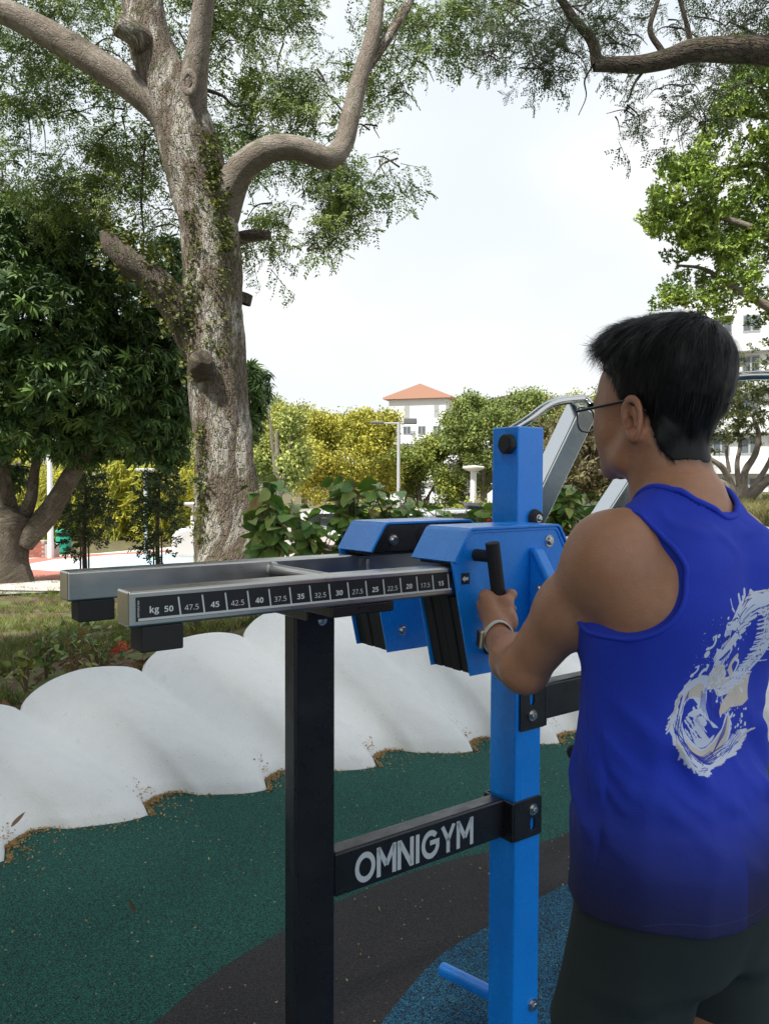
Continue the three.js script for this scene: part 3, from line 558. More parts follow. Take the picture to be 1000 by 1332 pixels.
function leftHand(p) {
  let d = 1e3;
  const w0 = [WR[0] + 0.006, WR[1] + 0.012, WR[2] - 0.006];
  fingers.forEach(([m, a, b, c, r], i) => {
    const base = [w0[0] + [0.0, -0.003, -0.003, 0.001][i], w0[1] + [0.014, 0.006, -0.004, -0.013][i], w0[2] + 0.002];
    d = smin(d, cone(p, base, m, 0.0175, r * 1.42), 0.016);
    d = smin(d, Math.hypot(p[0] - m[0] + 0.004, p[1] - m[1], p[2] - m[2] + 0.001) - r * 1.22, 0.006);
  });
  let fg = 1e3;
  for (const [m, a, b, c, r] of fingers) { let q = smin(smin(cone(p, m, a, r * 1.2, r * 1.02), cone(p, a, b, r * 1.03, r * 0.96), 0.004), cone(p, b, c, r * 0.96, r * 0.84), 0.004); fg = smin(fg, q, 0.0022); }
  d = smin(d, fg, 0.006);
  let th = smin(cone(p, THUMB[0], THUMB[1], 0.0165, 0.0132), smin(cone(p, THUMB[1], THUMB[2], 0.0128, 0.0108), cone(p, THUMB[2], THUMB[3], 0.0106, 0.0085), 0.004), 0.01);
  d = smin(d, th, 0.011);
  d = smin(d, cone(p, [fingers[0][0][0] + 0.001, fingers[0][0][1] - 0.004, fingers[0][0][2] + 0.004], [THUMB[1][0], THUMB[1][1] - 0.004, THUMB[1][2]], 0.0125, 0.0115), 0.012);
  d = smin(d, cone(p, [fingers[1][0][0] - 0.001, fingers[1][0][1], fingers[1][0][2] + 0.012], [THUMB[0][0] - 0.004, THUMB[0][1] + 0.012, THUMB[0][2]], 0.014, 0.016), 0.014);
  d = smin(d, cone(p, WR, w0, 0.0265, 0.0245), 0.02);
  // tendons on the back of the hand
  for (const i of [0, 1, 2]) { const m = fingers[i][0]; d = smin(d, cone(p, [lerp(w0[0], m[0], 0.35) - 0.0125, lerp(w0[1], m[1], 0.35), lerp(w0[2], m[2], 0.35)], [m[0] - 0.0095, m[1], m[2]], 0.002, 0.004), 0.006); }
  return d;
}
function rightHand(p) {
  let d = cone(p, WR2, [WR2[0] - 0.004, WR2[1] - 0.02, WR2[2] - 0.075], 0.027, 0.03);
  for (let i = 0; i < 4; i++) { const m = [WR2[0] - 0.012, WR2[1] + 0.012 - i * 0.019, WR2[2] - 0.085], a = [m[0] - 0.008, m[1] - 0.01, m[2] - 0.035], b = [a[0] - 0.02, a[1] - 0.012, a[2] - 0.012]; d = smin(d, smin(cone(p, m, a, 0.0105, 0.0092), cone(p, a, b, 0.0092, 0.0075), 0.004), 0.006); }
  return smin(d, cone(p, [WR2[0] - 0.012, WR2[1] + 0.01, WR2[2] - 0.035], [WR2[0] - 0.038, WR2[1] + 0.018, WR2[2] - 0.08], 0.014, 0.009), 0.012);
}
const HEAD = [0, 1.607, -0.04];
function ear(p, s) {
  const c = [s * 0.0785, 1.556, -0.036], a = 0.42 * s; // stands out at the back
  let x = (p[0] - c[0]) * s / 1.03, y = (p[1] - c[1]) / 1.03, z = (p[2] - c[2]) / 1.03;
  const ca = Math.cos(0.16), sa = Math.sin(0.16); let X = x * ca - (z + 0.012) * sa, Z = x * sa + (z + 0.012) * ca - 0.012;
  const t = 0.16; const Y2 = y * Math.cos(t) - Z * Math.sin(t), Z2 = y * Math.sin(t) + Z * Math.cos(t);
  const ez = Z2 / (0.0168 + 0.0035 * clamp(Y2 / 0.03, -1, 1)), ey = Y2 / 0.0305, e = (Math.hypot(ez, ey) - 1) * 0.0185;
  const rim = Math.hypot(e, X - 0.002) - 0.0042, plate = Math.max(Math.abs(X + 0.004) - 0.004, e);
  let d = smin(rim, plate, 0.004);
  d = smin(d, Math.hypot(X + 0.001, (Y2 + 0.0265) * 0.85, Z2 + 0.006) - 0.0085, 0.006);   // lobe
  d = smin(d, cone([X, Y2, Z2], [0.001, 0.015, 0.004], [0.001, -0.012, 0.006], 0.0028, 0.0032), 0.004);   // antihelix
  d = smin(d, Math.hypot(X + 0.002, Y2 + 0.004, Z2 + 0.0155) - 0.0055, 0.005);   // tragus
  d = smax(d, -(Math.hypot(X - 0.002, (Y2 + 0.005) * 0.75, (Z2 + 0.0075) * 1.05) - 0.0078), 0.003);   // hollow
  return d * 1.03;
}
function head(p) {
  const x = Math.abs(p[0]), q = [x, p[1], p[2]];
  let d = ell(p, [0, 1.617, -0.035], [0.0755, 0.095, 0.099]);
  d = smin(d, ell(p, [0, 1.6, -0.085], [0.066, 0.075, 0.068]), 0.03);   // brow and face
  d = smin(d, ell(q, [0.03, 1.545, -0.098], [0.036, 0.05, 0.048]), 0.03);   // cheek
  d = smin(d, cone(q, [0.057, 1.53, -0.045], [0.046, 1.492, -0.075], 0.016, 0.015), 0.03);   // jaw
  d = smin(d, cone(q, [0.046, 1.492, -0.075], [0.012, 1.478, -0.128], 0.016, 0.0175), 0.03);
  d = smin(d, ell(p, [0, 1.515, -0.115], [0.036, 0.035, 0.034]), 0.03);
  d = smin(d, cone(p, [0, 1.575, -0.146], [0, 1.546, -0.163], 0.008, 0.0115), 0.014);   // nose
  d = smin(d, Math.hypot(x - 0.011, p[1] - 1.542, p[2] + 0.155) - 0.0075, 0.008);
  d = smin(d, ell(p, [0, 1.513, -0.144], [0.022, 0.0065, 0.008]), 0.008);   // lips
  d = smin(d, ell(p, [0, 1.5035, -0.143], [0.02, 0.006, 0.008]), 0.006);
  d = smax(d, -(ell(q, [0.031, 1.571, -0.158], [0.017, 0.011, 0.013])), 0.014);   // eye hollow
  d = smin(d, ell(q, [0.031, 1.571, -0.1345], [0.0125, 0.0125, 0.0125]), 0.003);
  d = smin(d, cone(q, [0.012, 1.589, -0.146], [0.045, 1.592, -0.13], 0.006, 0.007), 0.015);   // brow ridge
  d = smin(d, cone(p, [0, 1.385, 0.012], [0, 1.525, -0.028], 0.0605, 0.0555), 0.035);   // neck
  d = smin(d, cone(p, [0, 1.42, -0.045], [0, 1.49, -0.062], 0.035, 0.03), 0.03);
  d = smin(d, cone(q, [0.02, 1.39, -0.07], [0.052, 1.52, -0.015], 0.012, 0.016), 0.03);
  if (x > 0.05 && p[1] > 1.5 && p[1] < 1.62) d = smin(d, ear(p, p[0] < 0 ? -1 : 1), 0.006);
  return d;
}
function legs(p) {
  let d = 1e3;
  for (const [s, fx, fz] of [[-1, -0.125, -0.075], [1, 0.135, 0.07]]) {
    const hip = [0.088 * s, 0.86, 0.0], knee = [lerp(0.088 * s, fx, 0.55) , 0.45, lerp(0, fz, 0.5) - 0.02], ank = [fx, 0.035, fz];
    let q = cone(p, hip, knee, 0.09, 0.055); q = smin(q, cone(p, [hip[0] * 1.05, 0.72, 0], [knee[0], 0.6, knee[2]], 0.088, 0.066), 0.04);
    q = smin(q, cone(p, knee, [fx, 0.29, fz + 0.015], 0.052, 0.053), 0.04); q = smin(q, cone(p, [fx, 0.29, fz + 0.015], ank, 0.052, 0.032), 0.04);
    d = Math.min(d, q);
  }
  return d;
}
function skin(p) {
  if (p[1] > 1.47) return head(p);
  let d = trunk(p);
  d = smin(d, arm(p, SH, EL, WR), 0.035); d = smin(d, arm(p, SH2, EL2, WR2), 0.035);
  if (p[2] < -0.34) d = smin(d, leftHand(p), 0.012);
  if (p[2] < -0.28 && p[0] > 0.15) d = smin(d, rightHand(p), 0.012);
  if (p[1] > 1.36) d = smin(d, head(p), 0.02); else d = smin(d, cone(p, [0, 1.385, 0.012], [0, 1.525, -0.028], 0.0605, 0.0555), 0.02);
  return d;
}
const skinLow = (p) => smin(smax(trunk(p), p[1] - 1.06, 0.002), legs(p), 0.05);
const wristAxis = (() => { const v = V(WR[0] - EL[0], WR[1] - EL[1], WR[2] - EL[2]).normalize(); return v; })();
const wristSide = (p) => (p[0] - WR[0]) * wristAxis.x + (p[1] - WR[1]) * wristAxis.y + (p[2] - WR[2]) * wristAxis.z + 0.006;
const handBox = (p) => Math.max(Math.abs(p[0] - 0.03) - 0.1, p[1] - 1.3, 1.03 - p[1], -0.405 + 0.0 + p[2] * 1 - 0.06);
const gUpper = surfaceNets(p => { const d = skin(p); return p[0] < 0.12 && p[2] < -0.34 ? Math.max(d, wristSide(p)) : d; }, [-0.25, 1.04, -0.47], [0.34, 1.44, 0.16], 0.0042);
const gHand = surfaceNets(p => Math.max(skin(p), -wristSide(p)), [-0.06, 1.07, -0.53], [0.115, 1.26, -0.37], 0.0021);
const gHead = surfaceNets(p => Math.max(skin(p), 1.436 - p[1]), [-0.12, 1.43, -0.2], [0.12, 1.73, 0.1], 0.0025);
const gLow = surfaceNets(skinLow, [-0.27, 0.0, -0.22], [0.27, 1.08, 0.24], 0.009);
function skinTone(g) {
  const p = g.attributes.position, c = new Float32Array(p.count * 3), n = g.attributes.normal;
  for (let i = 0; i < p.count; i++) {
    const x = p.getX(i), y = p.getY(i), z = p.getZ(i); let k = 1 + 0.16 * fbm(x * 75, y * 75, z * 75, 4) + 0.16 * fbm(x * 11, y * 11, z * 11 + 3, 3), r = 0.12 * fbm(x * 14 + 9, y * 14, z * 14, 3);
    let col = [0.42 * (1 + r), 0.2, 0.113 * (1 - r)];
    const mix = (t, q) => { col = col.map((v, j) => lerp(v, q[j], t)); };
    const ex = Math.abs(x);
    if (y > 1.5 && y < 1.62 && ex > 0.07) mix(0.35, [0.36, 0.135, 0.085]);   // ear
    if (y > 1.495 && y < 1.522 && z < -0.138 && ex < 0.022) mix(0.6, [0.3, 0.1, 0.08]);   // lips
    if (y > 1.588 && y < 1.602 && z < -0.118 && ex > 0.012 && ex < 0.052) mix(0.85 * smooth(-0.3, 0.2, fbm(x * 200, y * 120, z * 200, 2)), [0.02, 0.016, 0.014]);   // brow
    const eye = Math.hypot((ex - 0.031), (y - 1.571) * 1.6); if (z < -0.13 && eye < 0.0125) col = eye < 0.006 ? [0.02, 0.012, 0.008] : [0.5, 0.46, 0.42];
    if (y > 1.44 && z > -0.09 && ex < 0.079) { const hl = hairLine(x, z); mix(0.96 * smooth(hl - 0.012, hl + 0.012, y + 0.008 * fbm(x * 300, y * 300, z * 300, 2)), [0.02, 0.016, 0.014]); }
    c[3 * i] = col[0] * k; c[3 * i + 1] = col[1] * k; c[3 * i + 2] = col[2] * k;
  }
  g.setAttribute('color', new THREE.BufferAttribute(c, 3));
  const uv = new Float32Array(p.count * 2); for (let i = 0; i < p.count; i++) { uv[2 * i] = (p.getX(i) * 0.8 + p.getZ(i)) * 6; uv[2 * i + 1] = (p.getY(i) + 0.3 * p.getX(i)) * 6; } g.setAttribute('uv', new THREE.BufferAttribute(uv, 2));
  return g;
}
const pores = dataTex(512, 512, (i, j) => { const v = 0.5 + 0.5 * fbm(i / 3.2, j / 3.2, 1, 3) + 0.3 * fbm(i / 14, j / 14, 6, 2); return [v, v, v]; });
const SKIN = phys(0xffffff, 0.46, { vertexColors: true, bumpMap: pores, bumpScale: 0.0011, sheen: 0.15, sheenRoughness: 0.5, sheenColor: lin(0.5, 0.3, 0.22) });
mesh('body', mergeGeometries([gUpper, gHand, gHead, gLow].map(skinTone)), SKIN, man);

function shortsBody(p) {
  const f = 0.006 * fbm(p[0] * 9, p[1] * 5, p[2] * 9, 3) + 0.005 * Math.sin(Math.atan2(p[2], Math.abs(p[0]) - 0.09) * 5 + p[1] * 7) * smooth(0.8, 0.6, p[1]);
  let l = 1e3;
  for (const [s, fx, fz] of [[-1, -0.125, -0.075], [1, 0.135, 0.07]]) { const k = [lerp(0.088 * s, fx, 0.5), 0.53, lerp(0, fz, 0.5) - 0.012]; l = Math.min(l, cone(p, [0.082 * s, 0.77, 0.004], k, 0.096, 0.104)); }
  return smin(trunk(p, 0) - 0.008, l, 0.04) - f * 0.7 - 0.003;
}
function shortsShape(p) { return smax(smax(shortsBody(p), p[1] - 0.94, 0.004), 0.585 - 0.015 * smooth(0, 0.1, p[0]) - p[1], 0.003); }
// sleeveless top: body grown outward, loose towards the hem, cut at arms, neck and hem
function folds(p) {
  const [x, y, z] = p;
  const a = Math.atan2(z + 0.01, x);   // round the body
  const w1 = fbm(a * 0.8 + y * 2.2, y * 1.8 - a * 0.7, 3.3, 3), w2 = fbm(a * 1.4 + 5, y * 3, 6.3, 2);
  const ridge = (t, n) => Math.pow(0.5 + 0.5 * Math.sin(t), n), band = smooth(1.17, 1.04, y) * smooth(0.84, 0.93, y);
  const diag = ridge(y * 62 - a * 8.2 + 7 * w1, 2) * (0.25 + 0.9 * smooth(-0.18, 0.2, w2)), diag2 = ridge(y * 88 - a * 10 + 9 * w1 + 1.3, 3) * smooth(-0.1, 0.25, w2);
  const side = ridge(a * 11 + y * 3 + 5 * w1, 2) * smooth(-0.04, -0.12, x) * smooth(1.2, 1.05, y);
  return 0.011 * diag * band * (0.45 + 0.55 * smooth(-0.15, -0.06, x)) + 0.004 * diag2 * band + 0.0035 * side + 0.006 * w1 * smooth(1.1, 0.85, y) + 0.003 * fbm(x * 11, y * 9, z * 11, 3)
    + 0.0035 * ridge(y * 62 - Math.abs(x + 0.02) * 50 + w1 * 5, 4) * smooth(1.3, 1.36, y) * smooth(0.02, 0.06, z);
}
function topShape(p) {
  const y = p[1], loose = lerp(0.0085, 0.015, smooth(1.32, 1.0, y)) + 0.004 * smooth(0.95, 0.79, y);
  const rough = trunk(p, 0); if (Math.abs(rough) > 0.09) return rough - 0.02;
  let d = trunk(p, 0) - loose - folds(p);
  if (y < 0.97) d = smin(d, shortsBody(p) - 0.007 - 0.4 * folds(p) + 0.02 * smooth(0.93, 0.97, y), 0.01);
  d = smin(d, cone(p, [-0.148, 1.235, -0.02], [-0.125, 1.0, -0.015], 0.022, 0.014) , 0.05);
  d = smin(d, cone(p, [0.14, 1.235, -0.02], [0.12, 1.0, -0.015], 0.016, 0.012), 0.05);
  // arm holes
  for (const s of [-1, 1]) { const e = (Math.hypot((p[0] - s * 0.228) / 0.089, (y - 1.362) / 0.150) - 1) * 0.089; d = smax(d, -e, 0.003); }
  // neck hole, deeper in front
  const nz = p[2] - 0.005, drop = p[2] < 0 ? -p[2] * 0.75 : -p[2] * 0.12;
  const nk = Math.max((Math.hypot(p[0] / 0.081, nz / 0.077) - 1) * 0.07, 1.40 - drop - y); 
  d = smax(d, -nk, 0.003);
  // bound edges: a ridge near each opening
  const hem = 0.79 + 0.012 * Math.sin(Math.atan2(p[2], p[0]) * 2 + 0.6) + 0.022 * smooth(-0.02, 0.1, p[2]);
  d = smax(d, hem - y, 0.003);
  return d;
}
const gTop = surfaceNets(topShape, [-0.24, 0.74, -0.2], [0.24, 1.47, 0.2], 0.0038, 2.2, true);
function split(g, keep) { const q = g.index.array, out = [], p = g.attributes.position; for (let i = 0; i < q.length; i += 3) { const c = [0, 1, 2].map(k => (p.getComponent(q[i], k) + p.getComponent(q[i + 1], k) + p.getComponent(q[i + 2], k)) / 3); if (keep(c)) out.push(q[i], q[i + 1], q[i + 2]); } const h = new THREE.BufferGeometry(); h.setAttribute('position', p); h.setAttribute('normal', g.attributes.normal); h.setIndex(out); return h; }
const SEAM = (c) => c[2] > -0.045 + 0.02 * smooth(1.1, 0.8, c[1]);
const gBack = split(gTop, SEAM), gFront = split(gTop, c => !SEAM(c));
const PX0 = -0.26, PY0 = 0.74, PW = 0.52, PH = 0.75;
for (const g of [gBack, gFront]) { const p = g.attributes.position, uv = new Float32Array(p.count * 2); for (let i = 0; i < p.count; i++) { uv[2 * i] = (p.getX(i) - PX0) / PW; uv[2 * i + 1] = (p.getY(i) - PY0) / PH; } g.setAttribute('uv', new THREE.BufferAttribute(uv, 2)); }
// the pale print on the back: drawn flat, as it lies on the cloth
function shirtTexture(print) {
  const W = 1024, H = 1477, c = document.createElement('canvas'); c.width = W; c.height = H; const x = c.getContext('2d');
  // dyed cloth: royal blue that runs through navy into a purple black at one corner of the hem, as the sublimated dye does
  { const im = x.createImageData(W, H), A = [26, 55, 186], B = [20, 36, 118], C = [20, 14, 40];
    for (let j = 0; j < H; j++) { const y = PY0 + (1 - j / H) * PH; for (let i = 0; i < W; i++) { const lx = PX0 + i / W * PW, g = ((i * 7919 + j * 104729) % 97) / 97 - 0.5, e = y + 0.035 * Math.sin(lx * 9 + 1) + g * 0.012, t = smooth(1.03, 0.84, e), u = smooth(0.97, 0.80, e - 0.42 * clamp(lx + 0.05, 0, 0.3) + (lx < -0.05 ? 0.06 : 0)), weave = 1 + 0.05 * (((i >> 1) + (j >> 1)) % 2) + 0.05 * g, o = (j * W + i) * 4; for (let c = 0; c < 3; c++) im.data[o + c] = lerp(lerp(A[c], B[c], t), C[c], u * 0.85) * weave; im.data[o + 3] = 255; } }
    x.putImageData(im, 0, 0); }
  { x.strokeStyle = 'rgba(70,80,150,0.6)'; x.lineWidth = 2; x.setLineDash([6, 2]); x.beginPath(); for (let i = 0; i <= 60; i++) { const lx = -0.19 + 0.38 * i / 60, z = 0.135 * Math.sqrt(Math.max(0, 1 - (lx / 0.19) ** 2)) * (print ? 1 : -1), hy = 0.79 + 0.012 * Math.sin(Math.atan2(z, lx) * 2 + 0.6) + 0.022 * smooth(-0.02, 0.1, z) + 0.02; const q = [(lx - PX0) / PW * W, (1 - (hy - PY0) / PH) * H]; i ? x.lineTo(...q) : x.moveTo(...q); } x.stroke(); x.setLineDash([]); }
  if (print) {
    const MX = [[-40, -0.155], [30, -0.13], [385, -0.058], [563, 0.0], [657, 0.055], [720, 0.1]];
    const P = (a, b) => { let k = 0; while (k < MX.length - 2 && a > MX[k + 1][0]) k++; const lx = lerp(MX[k][1], MX[k + 1][1], (a - MX[k][0]) / (MX[k + 1][0] - MX[k][0])); const ly = 1.45 - (120 + b / 4.936) / FOCAL * (1.165 + 0.0001 * a); return [(lx - PX0) / PW * W, (1 - (ly - PY0) / PH) * H]; };
    const WHITE = 'rgb(214,221,242)', BEIGE = 'rgb(212,202,190)', INK = 'rgb(22,44,170)';
    const trace = (pts, round = true) => { const q = pts.map(p => P(...p)); x.beginPath(); if (!round) { q.forEach((p, i) => i ? x.lineTo(...p) : x.moveTo(...p)); } else { const n = q.length; x.moveTo((q[n - 1][0] + q[0][0]) / 2, (q[n - 1][1] + q[0][1]) / 2); for (let i = 0; i < n; i++) { const a = q[i], b = q[(i + 1) % n]; x.quadraticCurveTo(a[0], a[1], (a[0] + b[0]) / 2, (a[1] + b[1]) / 2); } } };
    const fill = (pts, col, round) => { trace(pts, round); x.fillStyle = col; x.fill(); };
    const line = (pts, col, w) => { const q = pts.map(p => P(...p)); x.beginPath(); x.moveTo(...q[0]); for (let i = 1; i < q.length - 1; i++) x.quadraticCurveTo(q[i][0], q[i][1], (q[i][0] + q[i + 1][0]) / 2, (q[i][1] + q[i + 1][1]) / 2); x.lineTo(...q[q.length - 1]); x.strokeStyle = col; x.lineWidth = w * (col === INK ? 0.9 : 1.25); x.lineCap = 'round'; x.stroke(); };
    const taper = (pts, col, w) => { for (let k = 0; k < 5; k++) line(pts.slice(0, Math.max(2, Math.ceil(pts.length * (1 - k * 0.12)))), col, w * (0.35 + k * 0.16)); };
    const dot = (a, b, r, col) => { const p = P(a, b); x.beginPath(); x.arc(p[0], p[1], r, 0, 7); x.fillStyle = col; x.fill(); };
    const R = rng(31);
    // long neck and body with scales
    const neck = [[520, 175], [570, 135], [635, 180], [660, 300], [664, 420], [645, 530], [610, 620], [550, 690], [470, 705]];
    line(neck, WHITE, 46);
    const spl = new THREE.SplineCurve(neck.map(p => new THREE.Vector2(...p)));
    for (let i = 0; i < 620; i++) { const p = spl.getPoint(R()), o = (R() - 0.5) * 56; dot(p.x - 12 + o, p.y + (R() - 0.5) * 18, 1.3 + R() * 1.2, R() < 0.75 ? INK : BEIGE); }
    line([[545, 235], [600, 215], [632, 300], [640, 420], [622, 520], [585, 600], [530, 660]], INK, 3); line([[575, 120], [648, 170], [672, 300], [676, 430]], INK, 2);
    for (let i = 0; i < 26; i++) { const p = spl.getPoint(0.12 + 0.8 * i / 26); taper([[p.x - 22, p.y], [p.x - 50, p.y + 14 - R() * 10]], WHITE, 4); }
    // mane and horns
    fill([[300, 262], [360, 250], [390, 200], [420, 150], [470, 120], [540, 95], [610, 100], [640, 150], [600, 200], [560, 250], [560, 300], [540, 340], [500, 390], [470, 420], [440, 400], [470, 330], [430, 300], [380, 300]], WHITE, false);
    for (const [a, b, e, f, w] of [[430, 200, 424, 92, 12], [455, 185, 494, 66, 14], [480, 190, 470, 110, 12], [500, 190, 560, 78, 14], [520, 180, 640, 76, 15], [560, 150, 660, 92, 10], [480, 250, 600, 190, 12], [500, 280, 590, 240, 12], [505, 300, 575, 290, 10], [500, 330, 560, 330, 9], [490, 360, 545, 380, 8], [470, 400, 500, 430, 7], [440, 420, 460, 470, 7]]) taper([[a, b], [(a + e) / 2 + 14, (b + f) / 2 + 6], [e, f]], WHITE, w * 1.35);
    taper([[438, 245], [470, 190], [520, 120], [570, 84], [632, 80]], BEIGE, 11); taper([[378, 192], [345, 172], [325, 112]], WHITE, 5);
    // head
    fill([[293, 268], [300, 302], [325, 318], [352, 306], [402, 312], [430, 322], [455, 300], [490, 280], [520, 230], [530, 185], [500, 165], [455, 190], [425, 178], [395, 200], [372, 238], [356, 262], [325, 253]], WHITE);
    fill([[345, 445], [372, 402], [402, 368], [425, 332], [480, 300], [530, 305], [535, 335], [510, 380], [478, 412], [438, 442], [398, 472], [360, 500], [312, 515], [284, 480], [270, 450], [250, 422], [288, 436], [312, 430]], WHITE);
    fill([[330, 330], [400, 318], [425, 330], [400, 372], [370, 402], [340, 428], [320, 400], [345, 372]], INK);
    fill([[352, 392], [392, 350], [402, 360], [370, 402], [345, 426]], BEIGE);
    for (const [a, b] of [[305, 312], [322, 320], [340, 312], [360, 308], [380, 312]]) taper([[a, b], [a + 3, b + 30]], WHITE, 5);
    for (const [a, b] of [[338, 420], [356, 408], [322, 430]]) taper([[a, b], [a - 3, b - 26]], WHITE, 4);
    line([[372, 252], [400, 232], [430, 240]], INK, 4); dot(398, 244, 4, INK); line([[310, 270], [335, 282], [350, 272]], INK, 3); line([[440, 300], [470, 330], [500, 340]], INK, 3); line([[450, 260], [480, 290], [530, 270]], INK, 3); line([[420, 210], [450, 230], [470, 262]], INK, 3);
    for (let i = 0; i < 13; i++) { const a = 275 + i * 15, b = 440 + 60 * Math.sin(i / 12 * Math.PI); taper([[a, b + 20], [a - 8 + R() * 8, b + 58 + R() * 16]], WHITE, 5); }
    // curl of the tail
    taper([[545, 505], [505, 530], [500, 580], [530, 620], [520, 660], [480, 670]], BEIGE, 16); line([[530, 520], [570, 530], [566, 580], [540, 640]], WHITE, 8);
    // foam crest
    const crest = []; for (let i = 0; i < 40; i++) { const t = i / 40 * Math.PI * 2; crest.push([378 + Math.cos(t) * (92 + 18 * R()), 628 + Math.sin(t) * (78 + 18 * R())]); }
    fill(crest, BEIGE, false); for (let i = 0; i < 60; i++) dot(300 + R() * 170, 560 + R() * 140, 2 + 5 * R(), R() < 0.6 ? WHITE : BEIGE);
    for (const [a, b, e, f] of [[470, 300, 560, 230], [480, 330, 570, 290], [450, 210, 540, 120], [480, 240, 590, 150], [500, 260, 600, 190], [430, 260, 500, 180], [440, 330, 520, 370]]) line([[a, b], [(a + e) / 2 + 8, (b + f) / 2 - 10], [e, f]], INK, 2.6);
    // great wave
    fill([[68, 682], [130, 640], [200, 608], [272, 612], [312, 640], [342, 705], [352, 765], [346, 840], [384, 905], [440, 950], [462, 972], [420, 966], [365, 905], [318, 890], [258, 858], [245, 805], [190, 770], [150, 772], [115, 822], [106, 905], [122, 962], [165, 1012], [232, 1060], [320, 1102], [372, 1096], [424, 1060], [482, 980], [520, 900], [545, 862], [556, 905], [574, 962], [562, 1022], [520, 1102], [500, 1185], [444, 1202], [398, 1232], [330, 1262], [278, 1266], [198, 1222], [128, 1192], [222, 1212], [150, 1162], [78, 1112], [48, 1062], [18, 970], [72, 1022], [40, 952], [34, 902], [60, 872], [44, 842], [50, 808], [76, 852], [86, 762]], WHITE, false);
    fill([[120, 1010], [200, 1080], [330, 1125], [420, 1090], [500, 985], [540, 880], [556, 960], [530, 1060], [470, 1150], [400, 1190], [300, 1200], [190, 1150]], BEIGE);
    fill([[90, 760], [150, 690], [240, 660], [300, 690], [320, 760], [270, 770], [190, 750], [130, 780]], BEIGE);
    for (let k = 0; k < 7; k++) line([[330 - k * 10, 690 + k * 6], [338 - k * 8, 770], [350 - k * 14, 850], [400 - k * 18, 930 - k * 6]], INK, 1.8);
    for (let k = 0; k < 9; k++) line([[40 + k * 10, 960 + k * 12], [100 + k * 12, 1050 + k * 10], [220 + k * 12, 1130 + k * 8], [340 + k * 10, 1160 + k * 6], [420 + k * 9, 1120 + k * 8]], INK, 1.4 + (k % 3) * 0.9);
    for (let k = 0; k < 8; k++) line([[540 - k * 6, 900 + k * 10], [520 - k * 8, 1000 + k * 12], [470 - k * 8, 1090 + k * 12]], INK, 1.4);
    fill([[430, 1205], [520, 1192], [600, 1150], [660, 1090], [662, 1020], [600, 1010], [540, 1060], [500, 1120]], WHITE, false); for (let k = 0; k < 8; k++) line([[505 - k * 4, 1105 + k * 13], [585, 1085 + k * 13], [662, 1022 + k * 15]], INK, 2.4);
    // inner splash and spray
    fill([[140, 880], [190, 850], [240, 835], [300, 850], [260, 880], [200, 895]], WHITE); for (let k = 0; k < 6; k++) line([[215 + k * 13, 890], [240 + k * 14, 960], [290 + k * 14, 1010], [360 + k * 10, 1050]], WHITE, 3);
    fill([[250, 880], [330, 890], [370, 940], [330, 960], [280, 930]], WHITE); fill([[215, 1040], [300, 1022], [380, 1060], [440, 1000], [430, 1050], [380, 1090], [300, 1100]], WHITE);
    fill([[480, 820], [520, 770], [560, 720], [600, 660], [650, 640], [655, 820], [620, 850], [560, 850], [520, 880], [470, 890], [440, 880]], BEIGE, false);
    for (let i = 0; i < 80; i++) dot(440 + R() * 210, 660 + R() * 240, 1.5 + 4 * R(), R() < 0.5 ? WHITE : BEIGE);
    for (let k = 0; k < 9; k++) taper([[508, 1090 + k * 12], [580, 1080 + k * 9], [655 - k * 7, 1030 + k * 16]], WHITE, 5);
    for (let i = 0; i < 50; i++) { const a = 560 + R() * 90, b = 860 + R() * 170; dot(a, b, 2 + 5 * R(), R() < 0.45 ? INK : WHITE); }
    line([[350, 720], [368, 700], [400, 740], [410, 800], [405, 880]], INK, 5); fill([[355, 730], [385, 720], [405, 790], [420, 850], [400, 860], [370, 800]], INK); fill([[420, 830], [445, 800], [485, 820], [462, 870], [478, 905], [446, 920], [418, 880]], INK);
    // fringe of fine strokes that follow the ring, foam inside it, and hairs along the neck
    const ring = new THREE.SplineCurve([[80, 700], [52, 800], [36, 900], [30, 985], [70, 1090], [150, 1180], [270, 1250], [390, 1225], [500, 1180], [590, 1130], [650, 1050]].map(p => new THREE.Vector2(...p)));
    for (let i = 0; i < 90; i++) { const f = R(), p = ring.getPoint(f), t = ring.getTangent(f), s = 30 + 50 * R(), o = (R() - 0.2) * 34, nx = -t.y, ny = t.x; taper([[p.x - t.x * s + nx * -o * 0.5, p.y - t.y * s + ny * -o * 0.5], [p.x, p.y], [p.x + t.x * s + nx * o, p.y + t.y * s + ny * o]], R() < 0.75 ? WHITE : BEIGE, 4 + 4 * R()); }
    for (let i = 0; i < 70; i++) { const f = R(), p = ring.getPoint(f), t = ring.getTangent(f), s = 26 + 40 * R(), o = 14 + 70 * R(), q = [p.x + t.y * o, p.y - t.x * o]; line([[q[0] - t.x * s, q[1] - t.y * s], [q[0] + t.y * 6, q[1] - t.x * 6], [q[0] + t.x * s, q[1] + t.y * s]], INK, 1.2 + R()); }
    for (let i = 0; i < 60; i++) { const a = R() * 6.28, q = Math.sqrt(R()), cx = 250 + Math.cos(a) * 110 * q, cy = 940 + Math.sin(a) * 110 * q; taper([[cx - 16, cy - 18], [cx, cy], [cx + 26, cy + 14]], WHITE, 2.5 + 2.5 * R()); }
    for (let i = 0; i < 130; i++) dot(290 + R() * 200, 545 + R() * 190, 1.5 + 3.5 * R(), R() < 0.6 ? WHITE : BEIGE);
    for (let i = 0; i < 60; i++) { const p = spl.getPoint(0.05 + 0.9 * R()), s = R() < 0.5 ? 1 : -1; taper([[p.x, p.y], [p.x + s * 34, p.y - 8 + 20 * R()], [p.x + s * (44 + 16 * R()), p.y + 20 * R()]], WHITE, 4); }
